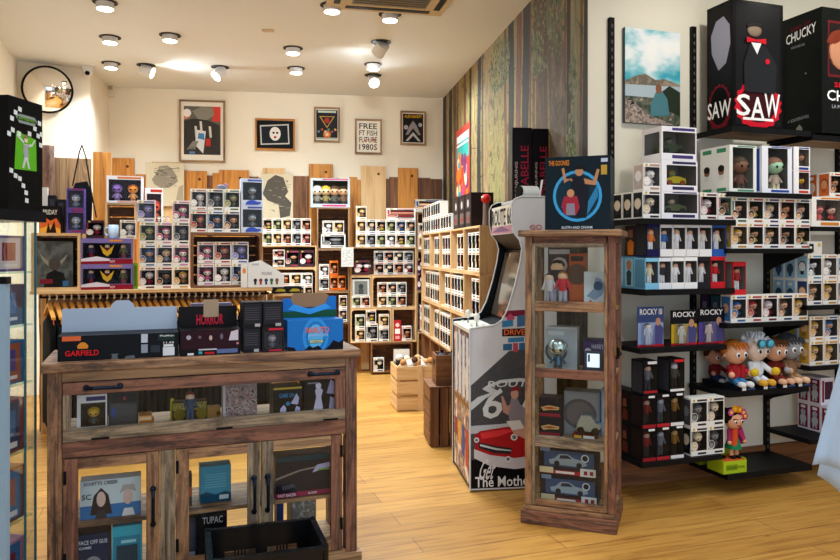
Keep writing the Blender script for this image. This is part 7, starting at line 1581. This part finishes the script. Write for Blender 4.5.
# black box with the striped suit figure on the case
hb = V.z(94.5, 8, 0)-zc_; bd_ = .215
t = thing('suit_figure_box', 'tall black box with lime panel and striped suit figure on the glass case', 'doll box', V, -.30, 0, zc_)
MB().box(0, .30, 0, bd_, 0, hb, P('#0b0d0f', .3)).build('carton', t)
def rp(m, pts, c, k=0): m.add([(.301+.0004*k, bd_*u, hb*v) for u, v in pts], [tuple(range(len(pts)))], P(c, .4) if isinstance(c, str) else c)
m = MB(); rp(m, [(.17, .36), (.82, .37), (.80, .66), (.22, .70)], '#5cae22', 0)
ck = [(.1, .80), (.2, .86), (.32, .9), (.6, .7), (.76, .76), (.86, .70), (.94, .62), (.9, .82), (.08, .34), (.2, .30), (.32, .28), (.42, .22), (.5, .16), (.52, .09), (.12, .70), (.02, .66), (.3, .68), (.96, .72)]
for u, v in ck: rp(m, [(u-.05, v-.016), (u+.05, v-.022), (u+.055, v+.018), (u-.045, v+.025)], '#d8dcd8', 1)
m.build('panel_print', t)
m = MB(); rp(m, [(.42, .60), (.56, .60), (.58, .50), (.56, .46), (.62, .38), (.56, .38), (.50, .46), (.44, .38), (.38, .38), (.44, .47), (.42, .52)], '#c9ccc8', 3)
for u in (.435, .475, .515, .55): rp(m, [(u, .48), (u+.012, .48), (u+.012, .595), (u, .595)], '#15171a', 4)
rp(m, [(.42, .60), (.30, .635), (.22, .66), (.24, .67), (.34, .65), (.44, .62)], '#c9ccc8', 3); rp(m, [(.56, .60), (.66, .61), (.74, .655), (.77, .65), (.68, .59), (.57, .575)], '#c9ccc8', 3); rp(m, [(.45, .615), (.54, .615), (.55, .65), (.50, .675), (.44, .65)], '#d8c8a8', 4); rp(m, [(.43, .65), (.56, .65), (.54, .685), (.45, .685)], '#8a7a4c', 5)
m.build('suit_figure_print', t)
m = MB(); rp(m, [(.2, .83), (.3, .86), (.75, .86), (.82, .83), (.75, .78), (.3, .78)], '#8a958c', 2); rp(m, [(.25, .835), (.78, .835), (.78, .805), (.25, .805)], '#17221a', 3); m.build('name_plate', t)
me = MB(); vs, fs = textdata('BEETLEJUICE'); me.add([(.3035, bd_*(.28+.46*u), hb*(.808+.024*v)) for u, v in vs], fs, P('#7fc43c', .4)); me.build('lettering', t)
MB().box(.02, .06, -.002, -.0005, .05, .2, P('#3a2a7a', .4)).build('front_label', t)
# pale blue panel with a black top edge at the very left edge
N_ = Frame((-30-CX)/FPX*2.05, 2.05, 8); w = N_.s(5.5, 0); zt_ = N_.z(277, 4, 0)
t = thing('pale_blue_panel', 'pale blue upright panel with a black top edge at the extreme left', 'panel', N_, 0, 0, 0)
MB().box(0, w, 0, .03, 0, zt_-.02, P('#8fa9bd', .3)).build('panel', t); MB().box(-.002, w+.003, -.002, .032, zt_-.02, zt_, BLACK).build('top_edge', t)
done()
